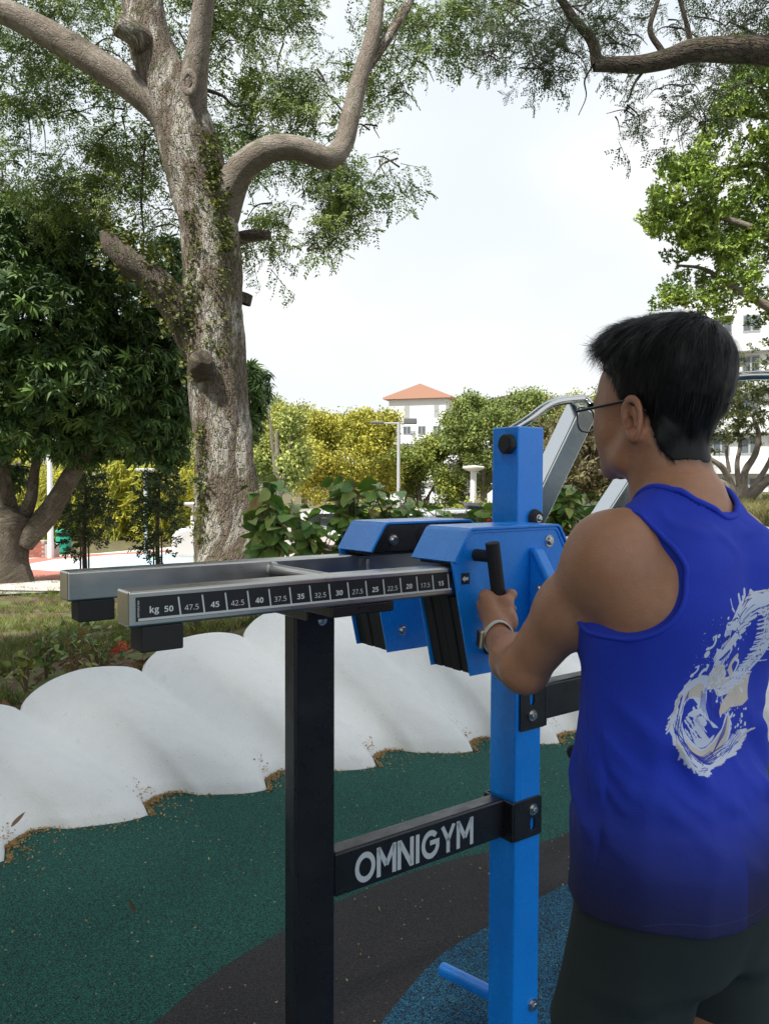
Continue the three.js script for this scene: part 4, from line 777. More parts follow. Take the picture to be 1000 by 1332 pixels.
    for (let i = 0; i < 12; i++) { const a = 450 + R() * 130, b = 110 + R() * 150; taper([[a, b], [a + 26, b - 26], [a + 60 + 20 * R(), b - 34 - 20 * R()]], R() < 0.7 ? WHITE : INK, 4); }
    // bubbles and spray drops
    dot(170, 467, 11, WHITE); dot(238, 346, 6.5, WHITE); dot(305, 232, 5, WHITE); dot(105, 612, 7, WHITE); dot(545, 455, 4, WHITE);
    taper([[150, 432], [200, 425], [222, 390], [205, 345], [180, 355], [190, 372]], WHITE, 7); taper([[180, 610], [190, 575], [225, 570], [230, 545], [215, 538]], WHITE, 9); taper([[115, 600], [140, 580], [130, 548], [108, 556]], WHITE, 6);
    for (let i = 0; i < 150; i++) { const a = 60 + R() * 560, b = 220 + R() * 520; if ((a > 280 && b < 500 && a < 540)) continue; dot(a, b, 0.7 + 1.8 * R() * R(), WHITE); }
  }
  const t = new THREE.CanvasTexture(c); t.colorSpace = THREE.SRGBColorSpace; return t;
}

const knit = dataTex(256, 256, (i, j) => { const v = 0.5 + 0.28 * Math.sin(i / 256 * Math.PI * 2 * 32) * Math.cos(j / 256 * Math.PI * 2 * 40) + 0.3 * fbm(i / 20, j / 20, 2, 3); return [v, v, v]; }); knit.repeat.set(7, 10);
const CLOTH = phys(0xffffff, 0.82, { map: shirtTexture(true), bumpMap: knit, bumpScale: 0.0011, sheen: 0.12, sheenRoughness: 0.6, sheenColor: lin(0.1, 0.15, 0.6), side: THREE.DoubleSide });
const CLOTH_FRONT = phys(0xffffff, 0.82, { map: shirtTexture(false), bumpMap: knit, bumpScale: 0.0011, sheen: 0.12, sheenRoughness: 0.6, sheenColor: lin(0.1, 0.15, 0.6), side: THREE.DoubleSide });
const tank = sub('tank_top', man); tank.userData.label = 'royal blue sleeveless top with a pale dragon and wave print on its back';
mesh('back_panel', gBack, CLOTH, tank, 'blue back panel with a pale dragon and wave print');
mesh('front_panel', gFront, CLOTH_FRONT, tank);
// bound edges round arm holes and neck, and the hem seam: thin ribs that follow the cloth
function topSurf(p) { const y = p[1], loose = lerp(0.0085, 0.015, smooth(1.32, 1.0, y)) + 0.004 * smooth(0.95, 0.79, y); let d = trunk(p, 0) - loose - folds(p); d = smin(d, cone(p, [-0.148, 1.235, -0.02], [-0.125, 1.0, -0.015], 0.022, 0.014), 0.05); return smin(d, cone(p, [0.14, 1.235, -0.02], [0.12, 1.0, -0.015], 0.016, 0.012), 0.05); }

// shorts
const gShorts = surfaceNets(shortsShape, [-0.27, 0.55, -0.22], [0.27, 0.96, 0.24], 0.006, 2);
{ const p = gShorts.attributes.position, uv = new Float32Array(p.count * 2); for (let i = 0; i < p.count; i++) { uv[2 * i] = p.getX(i) + p.getZ(i) * 0.7; uv[2 * i + 1] = p.getY(i); } gShorts.setAttribute('uv', new THREE.BufferAttribute(uv, 2)); }
const knit2 = knit.clone(); knit2.repeat.set(16, 18); knit2.needsUpdate = true;
mesh('shorts', gShorts, phys(lin(0.012, 0.02, 0.02), 0.8, { bumpMap: knit2, bumpScale: 0.0005, sheen: 0.2, sheenRoughness: 0.5, sheenColor: lin(0.05, 0.08, 0.08) }), man, 'very dark green sports shorts');
{ // bound edges round neck and arms
  const ribs = (pts, r) => { const g = new THREE.TubeGeometry(new THREE.CatmullRomCurve3(pts, true), 160, r, 8, true); g.setAttribute('uv', new THREE.BufferAttribute(new Float32Array(g.attributes.position.count * 2).fill(0.95), 2)); return g; };
  const neckPts = []; for (let i = 0; i < 48; i++) { const a = i / 48 * Math.PI * 2, x = 0.0815 * Math.cos(a), z = 0.005 + 0.0775 * Math.sin(a), dr = z < 0 ? -z * 0.75 : -z * 0.12; let lo = 1.3, hi = 1.48; for (let k = 0; k < 30; k++) { const m = (lo + hi) / 2; topSurf([x, m, z]) < 0 ? lo = m : hi = m; } neckPts.push(V(x, Math.max(lo, 1.38 - dr) - 0.001, z)); }
  const rimMat = CLOTH_FRONT, list = [ribs(neckPts, 0.0048)];
  for (const s of [-1, 1]) {
    const back = [], front = [];
    for (let y = 1.2145; y < 1.43; y += 0.006) {
      const q = (y - 1.362) / 0.15; if (Math.abs(q) >= 1) continue; const x = s * (0.228 - 0.089 * Math.sqrt(1 - q * q));
      if (topSurf([x, y, -0.012]) > 0) continue;
      for (const [arr, dz] of [[back, 1], [front, -1]]) { let lo = 0, hi = 0.22; for (let k = 0; k < 30; k++) { const m = (lo + hi) / 2; topSurf([x, y, -0.012 + dz * m]) < 0 ? lo = m : hi = m; } arr.push(V(x, y, -0.012 + dz * (lo - 0.001))); }
    }
    list.push(ribs([...back, ...front.reverse()], 0.0042));
  }
  mesh('edge_binding', mergeGeometries(list), rimMat, tank);
}
{ // stitched side seams
  const L = []; for (const sd of [-1, 1]) { const pts = []; for (let y = 0.795; y < 1.205; y += 0.012) { const z = -0.045 + 0.02 * smooth(1.1, 0.8, y); let lo = 0, hi = 0.28; for (let k = 0; k < 28; k++) { const m = (lo + hi) / 2; topSurf([sd * m, y, z]) < 0 ? lo = m : hi = m; } pts.push(V(sd * (lo - 0.0002), y, z)); } L.push(new THREE.TubeGeometry(new THREE.CatmullRomCurve3(pts), 120, 0.0011, 6)); }
  for (const g of L) { g.setAttribute('uv', new THREE.BufferAttribute(new Float32Array(g.attributes.position.count * 2).map((_, i) => i % 2 ? (g.attributes.position.getY(i >> 1) - PY0) / PH : 0.1), 2)); mesh('side_seam', g, CLOTH_FRONT, tank); }
}
// shoes
for (const [fx, fz] of [[-0.125, -0.075], [0.135, 0.07]]) {
  const f = (p) => { let d = cone(p, [fx, -0.005, fz + 0.04], [fx, -0.015, fz - 0.15], 0.042, 0.036); d = smin(d, cone(p, [fx, 0.01, fz + 0.02], [fx, 0.05, fz], 0.04, 0.042), 0.03); return smax(d, 0.002 - LIFT - p[1], 0.004); };
  const g = surfaceNets(f, [fx - 0.08, -0.06, fz - 0.22], [fx + 0.08, 0.12, fz + 0.12], 0.006); g.setAttribute('uv', new THREE.BufferAttribute(new Float32Array(g.attributes.position.count * 2), 2));
  mesh('shoe', g, std(lin(0.03, 0.03, 0.035), 0.6), man);
}

// hair: a dark cap under many short strands
function hairLine(x, z) {   // height of the lower edge of the hair
  const ax = Math.abs(x); let line;
  if (z < -0.035) { const t = clamp((-0.035 - z) / 0.1); line = t < 0.25 ? lerp(1.566, 1.572, t / 0.25) : t < 0.5 ? lerp(1.572, 1.625, (t - 0.25) / 0.25) : lerp(1.625, 1.652, (t - 0.5) / 0.5); if (t < 0.22) line = Math.min(line, 1.553 + 0.1 * t); }
  else { const t = clamp((z + 0.035) / 0.09); line = lerp(1.575, 1.488, smooth(0.0, 0.55, t)); }
  if (z > 0) line = Math.min(line, lerp(1.483, 1.5, smooth(0.0, 0.05, ax)));
  return line + 0.006 * fbm(x * 90, 3, z * 90, 2);
}
function hairCap(p) {
  const [x, y, z] = p, ax = Math.abs(x), line = hairLine(x, z);
  const up = smooth(1.60, 1.69, y), back = smooth(-0.02, 0.05, z), front = smooth(-0.04, -0.12, z), fade = smooth(line - 0.005, line + 0.055, y);
  const th = 0.001 + (0.0045 + 0.0105 * up + 0.0075 * back * smooth(1.5, 1.6, y) + 0.0145 * front * up + 0.004 * smooth(1.56, 1.64, y)) * fade;
  let d = ell(p, [0, 1.617, -0.035], [0.0755, 0.095, 0.099]); d = smin(d, ell(p, [0, 1.6, -0.085], [0.066, 0.075, 0.068]), 0.03);
  d = smin(d, cone(p, [0, 1.385, 0.012], [0, 1.525, -0.028], 0.0605, 0.0555), 0.035);
  d = smin(d, cone([ax, y, z], [0.02, 1.39, -0.07], [0.052, 1.52, -0.015], 0.012, 0.016), 0.03); d = smin(d, cone([ax, y, z], [0.057, 1.53, -0.045], [0.046, 1.492, -0.075], 0.016, 0.015), 0.03);
  d -= th + 0.0035 * fade * fbm(x * 42, y * 26, z * 42, 3);
  d = smax(d, line - y, 0.004);
  for (const s of [-1, 1]) d = smax(d, -(ell(p, [s * 0.088, 1.556, -0.038], [0.022, 0.036, 0.0165])), 0.006);   // clear of the ears
  return d;
}
const gCap = surfaceNets(hairCap, [-0.13, 1.45, -0.19], [0.13, 1.77, 0.13], 0.004, 2.2);
const HAIR = phys(lin(0.006, 0.0054, 0.0056), 0.5, { specularIntensity: 0.55 });
{
  const R = rng(404), p = gCap.attributes.position, nrm = gCap.attributes.normal, q = gCap.index.array;
  const area = []; let total = 0;
  const A = V(), B = V(), C = V();
  for (let i = 0; i < q.length; i += 3) { A.fromBufferAttribute(p, q[i]); B.fromBufferAttribute(p, q[i + 1]); C.fromBufferAttribute(p, q[i + 2]); total += B.clone().sub(A).cross(C.clone().sub(A)).length() / 2; area.push(total); }
  const pos = [], idx = [], nor = [];
  const crown = V(0.015, 1.715, 0.045), strands = 30000;
  for (let s = 0; s < strands; s++) {
    const t = R() * total; let lo = 0, hi = area.length - 1; while (lo < hi) { const m = (lo + hi) >> 1; area[m] < t ? lo = m + 1 : hi = m; }
    let a = R(), b = R(); if (a + b > 1) { a = 1 - a; b = 1 - b; }
    const i = lo * 3; A.fromBufferAttribute(p, q[i]); B.fromBufferAttribute(p, q[i + 1]); C.fromBufferAttribute(p, q[i + 2]);
    const o = A.clone().addScaledVector(B.clone().sub(A), a).addScaledVector(C.clone().sub(A), b);
    const n = V(nrm.getX(q[i]), nrm.getY(q[i]), nrm.getZ(q[i])).normalize();
    if (n.y < -0.7 && o.y < 1.6) continue;
    const away = o.clone().sub(crown); away.addScaledVector(n, -away.dot(n)); away.normalize();
    const topness = smooth(1.65, 1.72, o.y), frontness = smooth(-0.06, -0.15, o.z) * smooth(1.63, 1.67, o.y);
    const dir = away.clone().addScaledVector(V(0, -1, 0), 0.75 * (1 - topness)).addScaledVector(V(-0.15, 0.3 * (R() - 0.2), -1), 1.3 * frontness).add(V((R() - 0.5) * 0.5, (R() - 0.5) * 0.35, (R() - 0.5) * 0.5));
    dir.addScaledVector(n, -dir.dot(n) + lerp(0.1, 0.42, topness) + 0.25 * frontness + 0.18 * R()).normalize();
    const lineY = hairLine(o.x, o.z), low = smooth(0.07, 0.01, o.y - lineY) * (1 - frontness), side = smooth(1.6, 1.555, o.y) * smooth(0.055, 0.07, Math.abs(o.x));
    const len = lerp(lerp(0.03, 0.042, topness), 0.0115, Math.max(low, side)) * (0.7 + 0.6 * R()) + 0.026 * frontness * R() * R();
    const w = 0.00042 * (0.7 + 0.6 * R()) * (1 + 0.6 * topness), sideV = dir.clone().cross(n).normalize();
    const jit = V(R() - 0.5, R() - 0.5, R() - 0.5).multiplyScalar(0.9), cl = V(fbm(o.x * 70, o.y * 40, o.z * 70, 2), fbm(o.x * 70 + 9, o.y * 40, o.z * 70, 2), fbm(o.x * 70, o.y * 40 + 9, o.z * 70, 2)); dir.addScaledVector(cl, 0.9 * (1 - low)).normalize();
    const start = o.clone().addScaledVector(n, -0.004), base = pos.length / 3, bend = V(0, -1, 0).multiplyScalar(lerp(0.35, 0.1, frontness) * len).addScaledVector(n, -0.18 * len);
    for (let k = 0; k <= 3; k++) { const f = k / 3, c = start.clone().addScaledVector(dir, len * f).addScaledVector(bend, f * f), ww = w * (1 - 0.85 * f); for (const e of [-1, 1]) { pos.push(c.x + sideV.x * ww * e, c.y + sideV.y * ww * e, c.z + sideV.z * ww * e); const nn = n.clone().multiplyScalar(0.7).addScaledVector(sideV, 0.55 * e).add(jit).normalize(); nor.push(nn.x, nn.y, nn.z); } }
    for (let k = 0; k < 3; k++) { const v = base + 2 * k; idx.push(v, v + 1, v + 2, v + 1, v + 3, v + 2); }
  }
  const g = new THREE.BufferGeometry(); g.setAttribute('position', new THREE.Float32BufferAttribute(pos, 3)); g.setAttribute('normal', new THREE.Float32BufferAttribute(nor, 3)); g.setIndex(idx);
  HAIR.side = THREE.DoubleSide;
  mesh('hair', mergeGeometries([gCap, g].map(h => { const k = new THREE.BufferGeometry(); k.setAttribute('position', h.attributes.position); k.setAttribute('normal', h.attributes.normal); k.setIndex(h.index); return k; })), HAIR, man, 'short black hair');
}
// glasses
{
  const gl = sub('glasses', man), FR = std(lin(0.012, 0.013, 0.014), 0.35), rimMat = phys(lin(0.05, 0.055, 0.06), 0.25, { clearcoat: 0.5 });
  const tube = (pts, r, closed = false, n = 60) => new THREE.TubeGeometry(new THREE.CatmullRomCurve3(pts.map(p => V(...p)), closed), n, r, 8, closed);
  const rims = [];
  for (const s of [-1, 1]) {
    const pts = []; for (let k = 0; k < 24; k++) { const a = k / 24 * Math.PI * 2, e = 3.2, cx = Math.sign(Math.cos(a)) * Math.pow(Math.abs(Math.cos(a)), 2 / e), cy = Math.sign(Math.sin(a)) * Math.pow(Math.abs(Math.sin(a)), 2 / e); const x = s * (0.0355 + 0.0265 * cx), y = 1.566 + 0.02 * cy - (cy < 0 ? 0.003 : 0); pts.push([x, y, -0.171 + 0.10 * Math.abs(x) * Math.abs(x) / 0.06 - (y - 1.566) * 0.12]); }
    rims.push(tube(pts, 0.0016, true, 90));
    const sh = new THREE.BufferGeometry(), vp = [s * 0.0355, 1.566, -0.1705]; const ip = []; pts.forEach(q => vp.push(...q)); for (let k = 0; k < 24; k++) ip.push(0, 1 + k, 1 + (k + 1) % 24);
    sh.setAttribute('position', new THREE.Float32BufferAttribute(vp, 3)); sh.setIndex(ip); sh.computeVertexNormals();
    mesh('lens', sh, phys(0xffffff, 0.04, { transmission: 1, thickness: 0, ior: 1.5, side: THREE.DoubleSide }), gl);
    mesh('temple_arm', merge([[[s * 0.0605, 1.5765, -0.167], [s * 0.0725, 1.5765, -0.157]], [[s * 0.0725, 1.5765, -0.157], [s * 0.0775, 1.581, -0.1]], [[s * 0.0775, 1.581, -0.1], [s * 0.082, 1.5855, -0.05]], [[s * 0.082, 1.5855, -0.05], [s * 0.0815, 1.566, -0.012]]].map(([a, b]) => cyl(a, b, 0.0024, 0.0023, 10))), FR, gl);
  }
  rims.push(tube([[-0.0095, 1.573, -0.1705], [0, 1.577, -0.175], [0.0095, 1.573, -0.1705]], 0.0015));
  mesh('rim', merge(rims), rimMat, gl);
}
// watch on the left wrist
{
  const watch = sub('wrist_watch', man), ax = wristAxis, c = V(...WR).addScaledVector(ax, -0.012);
  const out = V(-0.9, 0.05, -0.3); out.addScaledVector(ax, -out.dot(ax)).normalize(); const up = ax.clone().cross(out).normalize();
  const M = new THREE.Matrix4().makeBasis(up, ax, out).setPosition(c);
  const seg = 56, rad = (a) => { // measure the wrist so the strap lies on it
    const d = up.clone().multiplyScalar(Math.cos(a)).addScaledVector(out, Math.sin(a)); let lo = 0.01, hi = 0.06; for (let i = 0; i < 26; i++) { const m = (lo + hi) / 2, q = c.clone().addScaledVector(d, m); skin([q.x, q.y, q.z]) < 0 ? lo = m : hi = m; } return lo; };
  const pos = [], idx = [], prof = [[-0.0085, 0.0002], [-0.0085, 0.0022], [-0.006, 0.0032], [0.006, 0.0032], [0.0085, 0.0022], [0.0085, 0.0002]];
  for (let i = 0; i <= seg; i++) { const a = i / seg * Math.PI * 2, r = rad(a), d = up.clone().multiplyScalar(Math.cos(a)).addScaledVector(out, Math.sin(a)); for (const [t, h] of prof) { const q = c.clone().addScaledVector(d, r + h).addScaledVector(ax, t); pos.push(q.x, q.y, q.z); } }
  for (let i = 0; i < seg; i++) for (let j = 0; j < 5; j++) { const a = i * 6 + j, b = a + 6; idx.push(a, b, a + 1, b, b + 1, a + 1); }
  const g = new THREE.BufferGeometry(); g.setAttribute('position', new THREE.Float32BufferAttribute(pos, 3)); g.setIndex(idx);
  const gs = toCreasedNormals(g, 0.5); mesh('strap', gs, std(lin(0.66, 0.66, 0.62), 0.55, { side: THREE.DoubleSide }), watch);
  const r0 = rad(Math.PI / 2) + 0.0035;
  const caseG = new RoundedBoxGeometry(0.038, 0.032, 0.0095, 4, 0.0045); caseG.translate(0, 0, r0 + 0.003); caseG.applyMatrix4(M); mesh('watch_case', boxUV(caseG), std(lin(0.6, 0.55, 0.45), 0.3, { metalness: 0.9 }), watch);
  const face = new RoundedBoxGeometry(0.032, 0.0265, 0.0015, 2, 0.0007); face.translate(0, 0, r0 + 0.0084); face.applyMatrix4(M); mesh('watch_face', boxUV(face), phys(lin(0.01, 0.012, 0.016), 0.08, { clearcoat: 1 }), watch);
}
// ---------------------------------------------------------------- plants
const quat = (dir, roll = 0) => { const q = new THREE.Quaternion().setFromUnitVectors(V(1, 0, 0), dir.clone().normalize()); return q.multiply(new THREE.Quaternion().setFromAxisAngle(V(1, 0, 0), roll)); };
function leafGeo(len, w, fold = 0.2, droop = 0.15, n = 4, blunt = 0.45) {   // a folded leaf along +x
  const pos = [], idx = [];
  for (let i = 0; i <= n; i++) { const t = i / n, ww = w / 2 * Math.pow(Math.sin(Math.PI * Math.pow(t, blunt < 0.5 ? 0.8 : 1)), 0.8) * (t < 1 ? 1 : 0), y = -droop * len * t * t; pos.push(t * len, y, 0, t * len, y + fold * ww, ww, t * len, y + fold * ww, -ww); }
  for (let i = 0; i < n; i++) { const a = 3 * i, b = a + 3; idx.push(a, b, a + 1, b, b + 1, a + 1, a, a + 2, b, b, a + 2, b + 2); }
  const g = new THREE.BufferGeometry(); g.setAttribute('position', new THREE.Float32BufferAttribute(pos, 3)); g.setIndex(idx); g.computeVertexNormals(); return g;
}
const join = (list) => mergeGeometries(list.map(g => { const k = new THREE.BufferGeometry(); k.setAttribute('position', g.attributes.position); k.setAttribute('normal', g.attributes.normal); if (g.index) k.setIndex(g.index); return k; }));
function put(g, p, q, s = 1) { const h = g.clone(); h.applyMatrix4(new THREE.Matrix4().compose(p, q, V(s, s, s))); return h; }
const sprays = (() => {
  const R = rng(900), r = (a, b) => a + (b - a) * R();
  const out = {};
  { // feathery: a twig with drooping leaf stalks lined with small leaflets
    const leaflet = leafGeo(0.03, 0.0145, 0.2, 0.2, 2), L = [];
    for (let q = 0; q < 9; q++) {
      const a = q * 2.4 + R(), o0 = V(0.03 + 0.27 * q / 9, r(-0.03, 0.03), r(-0.03, 0.03)), d = V(0.5 + r(-0.5, 0.5), r(-0.85, 0.1), Math.sin(a)).normalize(), ln = r(0.08, 0.17), n = Math.round(ln / 0.017), sd = d.clone().cross(V(0, 1, 0)).normalize();
      for (let k = 1; k <= n; k++) for (const e of [-1, 1]) { if (R() < 0.12) continue; const t = k / n, o = o0.clone().addScaledVector(d, ln * t); o.y -= 0.35 * ln * t * t; L.push(put(leaflet, o, quat(d.clone().multiplyScalar(0.55).addScaledVector(sd, e).add(V(r(-0.3, 0.3), r(-0.5, 0.2), r(-0.3, 0.3))), r(-0.7, 0.7)), r(0.7, 1.2))); }
    }
    const st = new THREE.CylinderGeometry(0.0012, 0.003, 0.3, 4); st.rotateZ(-Math.PI / 2); st.translate(0.15, 0, 0); out.feather = join([st, ...L]);
  }
  { // whorl of long drooping leaves
    const leaf = leafGeo(0.165, 0.042, 0.28, 0.5, 5), L = [];
    for (let i = 0; i < 15; i++) { const a = i * 2.4, e = r(-1.1, 0.3); L.push(put(leaf, V(0, r(-0.03, 0.03), 0), quat(V(Math.cos(a), e, Math.sin(a)), r(-0.5, 0.5)), r(0.7, 1.1))); }
    out.whorl = join(L);
  }
  { // twig with medium leaves
    const leaf = leafGeo(0.11, 0.055, 0.2, 0.2, 3), L = [];
    for (let i = 0; i < 16; i++) { const a = i * 2.4, t = i / 16; L.push(put(leaf, V(t * 0.34, r(-0.02, 0.02), r(-0.02, 0.02)), quat(V(0.7, Math.cos(a) * 0.8 + 0.1, Math.sin(a)), r(-0.8, 0.8)), r(0.7, 1.15))); }
    const st = new THREE.CylinderGeometry(0.002, 0.004, 0.34, 4); st.rotateZ(-Math.PI / 2); st.translate(0.17, 0, 0); out.twig = join([st, ...L]);
  }
  { // coarse clump for far crowns
    const leaf = leafGeo(0.17, 0.085, 0.25, 0.2, 2), L = [];
    for (let i = 0; i < 44; i++) { const d = V(r(-1, 1), r(-0.8, 1), r(-1, 1)).normalize(); L.push(put(leaf, d.clone().multiplyScalar(r(0.05, 0.5)), quat(V(r(-1, 1), r(-0.6, 0.6), r(-1, 1)), r(-1, 1)), r(0.6, 1.2))); }
    out.clump = join(L);
  }
  { // bright rosettes: several tufts of leaves on short shoots
    const leaf = leafGeo(0.088, 0.046, 0.25, 0.35, 3), L = [];
    for (let k = 0; k < 6; k++) { const c = V(r(-0.17, 0.17), r(-0.12, 0.12), r(-0.17, 0.17)); for (let i = 0; i < 10; i++) { const a = i * 2.4 + k; L.push(put(leaf, c.clone().add(V(r(-0.03, 0.03), r(-0.03, 0.03), r(-0.03, 0.03))), quat(V(Math.cos(a) + r(-0.4, 0.4), r(-0.6, 0.8), Math.sin(a)), r(-0.9, 0.9)), r(0.6, 1.15))); } }
    out.tuft = join(L);
  }
  { // bamboo spray: thin leaves hanging from an arching twig
    const leaf = leafGeo(0.28, 0.05, 0.2, 0.35, 3), L = [];
    for (let i = 0; i < 20; i++) { const t = i / 20, a = i * 2.4; L.push(put(leaf, V(t * 0.9, -0.35 * t * t, r(-0.03, 0.03)), quat(V(0.8, -0.5 + 0.5 * Math.cos(a), Math.sin(a) * 0.8), r(-0.6, 0.6)), r(0.7, 1.2))); }
    out.bamboo = join(L);
  }
  { // grass tuft
    const L = []; for (let i = 0; i < 11; i++) { const a = r(0, 6.28), h = r(0.05, 0.13); const g = leafGeo(h, 0.006, 0.1, r(0.1, 0.5), 3, 0.6); L.push(put(g, V(r(-0.04, 0.04), 0, r(-0.04, 0.04)), quat(V(Math.cos(a) * 0.55, 1, Math.sin(a) * 0.55)))); }
    out.grass = join(L);
  }
  { // small round-leaved creeper
    const leaf = leafGeo(0.045, 0.032, 0.1, 0.2, 3), L = []; for (let i = 0; i < 12; i++) { L.push(put(leaf, V(r(-0.05, 0.05), r(-0.06, 0.06), r(-0.05, 0.05)), quat(V(r(-1, 1), r(-0.7, 0.7), r(-1, 1)), r(-1, 1)), r(0.6, 1.2))); }
    out.creeper = join(L);
  }
  return out;
})();
function leafMat(tr = 0.35, rough = 0.6) { return phys(0xffffff, rough, { transmission: tr, thickness: 0, side: THREE.DoubleSide, ior: 1.4 }); }
const LEAF_FAR = leafMat(0.16, 0.65), LEAF = leafMat(0.42, 0.6), LEAF_DULL = leafMat(0.25, 0.7);
function instances(name, geo, mat, parent, list) {   // list of {p, q, s, c}
  const m = new THREE.InstancedMesh(geo, mat, list.length), M = new THREE.Matrix4();
  list.forEach((e, i) => { M.compose(e.p, e.q, V(e.s, e.s, e.s)); m.setMatrixAt(i, M); m.setColorAt(i, e.c); });
  m.name = parent ? name : numbered(name); m.castShadow = m.receiveShadow = true; m.userData.kind = 'stuff'; m.instanceMatrix.needsUpdate = true; (parent || scene).add(m); return m;
}
// leaves spread through ellipsoids: [px, py, half width px, half height px, depth, half depth m, count]
function crownList(blobs, R, o) {
  const out = [];
  for (const [px, py, rx, ry, D, dz, n] of blobs) {
    const c = at(px, py, D), sx = rx / FOCAL * D, sy = ry / FOCAL * D;
    for (let i = 0; i < n; i++) {
      let d; do { d = V(R() * 2 - 1, R() * 2 - 1, R() * 2 - 1); } while (d.lengthSq() > 1);
      if (R() < (o.shell ?? 0.35)) d.normalize().multiplyScalar(0.8 + 0.22 * R());
      // ragged: drop leaves where a coarse noise is low
      const w = V(c.x + d.x * sx, c.y + d.y * sy, c.z + d.z * dz);
      if (fbm(w.x * o.gap, w.y * o.gap, w.z * o.gap, 2) < (o.cut ?? -0.12)) continue;
      const dir = V(d.x * 0.8 + (R() - 0.5) * 1.2, (o.lift ?? 0) + (R() - 0.5) * 0.8 + d.y * 0.3, d.z * 0.6 + (R() - 0.5) * 1.2);
      const t = R(), tone = 0.72 + 0.56 * R();
      out.push({ p: w, q: quat(dir, (R() - 0.5) * (o.roll ?? 1.6)), s: (o.size ?? 1) * (0.7 + 0.6 * R()), c: lin(lerp(o.c0[0], o.c1[0], t) * tone, lerp(o.c0[1], o.c1[1], t) * tone, lerp(o.c0[2], o.c1[2], t) * tone) });
    }
  }
  return out;
}
// limbs: [[x, y, z, r], ...] -> a tapering tube with uneven bark
function limb(pts, seg = 14, per = 10, bark = 0.03, seed = 0) {
  const curve = new THREE.CatmullRomCurve3(pts.map(p => V(p[0], p[1], p[2])), false, 'centripetal'), n = Math.max(6, (pts.length - 1) * per), pos = [], uv = [], idx = [];
  let len = 0, last = null; let N0 = V(1, 0, 0.3);
  for (let i = 0; i <= n; i++) {
    const t = i / n, c = curve.getPoint(t), T = curve.getTangent(t).normalize(), f = t * (pts.length - 1), k = Math.min(pts.length - 2, Math.floor(f)), r = lerp(pts[k][3], pts[k + 1][3], f - k);
    if (last) len += c.distanceTo(last); last = c;
    const nn = N0.clone().addScaledVector(T, -N0.dot(T)).normalize(), b = T.clone().cross(nn); N0 = nn;
    for (let j = 0; j <= seg; j++) { const a = j / seg * Math.PI * 2, ca = Math.cos(a), sa = Math.sin(a); const h = r * (1 + bark * 4 * fbm(ca * 1.6 + seed, sa * 1.6, len * 1.1, 3) + bark * 2 * fbm(ca * 5 + seed, sa * 5, len * 2.5, 3)); const p = c.clone().addScaledVector(nn, ca * h).addScaledVector(b, sa * h); pos.push(p.x, p.y, p.z); uv.push(a * Math.max(r, 0.05) * 1.2 * 0.8, len * 0.8); }
  }
  const m = seg + 1; for (let i = 0; i < n; i++) for (let j = 0; j < seg; j++) { const a = i * m + j, b2 = a + m; idx.push(a, a + 1, b2, b2, a + 1, b2 + 1); }
  const tip = pos.length / 3, e = curve.getPoint(1); pos.push(e.x, e.y, e.z); uv.push(0, 0); for (let j = 0; j < seg; j++) idx.push(n * m + j, n * m + j + 1, tip);
  const g = new THREE.BufferGeometry(); g.setAttribute('position', new THREE.Float32BufferAttribute(pos, 3)); g.setAttribute('uv', new THREE.Float32BufferAttribute(uv, 2)); g.setIndex(idx); g.computeVertexNormals(); return g;
}
const L2 = (list, D, dd = 0) => list.map(([px, py, rpx, dz]) => { const d = D + (dz ?? dd), p = at(px, py, d); return [p.x, p.y, p.z, rpx / FOCAL * d]; });
function barkTex(seed, base, dark, pale, moss, crack = 1) {
  return dataTex(512, 512, (i, j) => { i *= 2; j *= 2;
    const w = 14 * fbm(i / 60, j / 160, seed, 3), a = fbm((i + w * 3) / 34, j / 150, seed + 3, 4), b = fbm(i / 300, j / 420, seed + 9, 5), c = fbm(i / 8, j / 16, seed + 14, 3), d = fbm(i / 90, j / 120, seed + 21, 4);
    const fiss = 1 - smooth(0.0, 0.035 * crack, Math.abs(a)) , patch = smooth(-0.05, 0.2, b), mo = smooth(0.1, 0.3, d + 0.35 * c);
    let col = base.map((v, k) => lerp(v, pale[k], patch) * (1 + 0.55 * c));
    col = col.map((v, k) => lerp(v, dark[k], 0.85 * fiss)); col = col.map((v, k) => lerp(v, moss[k] * (1 + 0.6 * c), mo * 0.75));
    return S3(col);
  }, true);
}
function barkBump(seed) { return dataTex(512, 512, (i, j) => { i *= 2; j *= 2; const w = 14 * fbm(i / 60, j / 160, seed, 3), a = fbm((i + w * 3) / 34, j / 150, seed + 3, 4), c = fbm(i / 8, j / 16, seed + 14, 3); const v = 0.6 * smooth(0, 0.1, Math.abs(a)) + 0.2 + 0.35 * c; return [v, v, v]; }); }
const BARK_GREY = std(0xffffff, 0.9, { map: barkTex(3, [0.19, 0.15, 0.115], [0.035, 0.028, 0.024], [0.44, 0.41, 0.36], [0.11, 0.12, 0.04]), bumpMap: barkBump(3), bumpScale: 0.045 });
const BARK_LIMB = std(0xffffff, 0.9, { map: barkTex(8, [0.2, 0.165, 0.135], [0.1, 0.085, 0.07], [0.27, 0.235, 0.2], [0.13, 0.13, 0.08], 0.4), bumpMap: BARK_GREY.bumpMap, bumpScale: 0.015 });
const BARK_DARK = std(0xffffff, 0.9, { map: barkTex(15, [0.11, 0.085, 0.065], [0.03, 0.024, 0.02], [0.17, 0.14, 0.11], [0.07, 0.08, 0.03]), bumpMap: BARK_GREY.bumpMap, bumpScale: 0.03 });

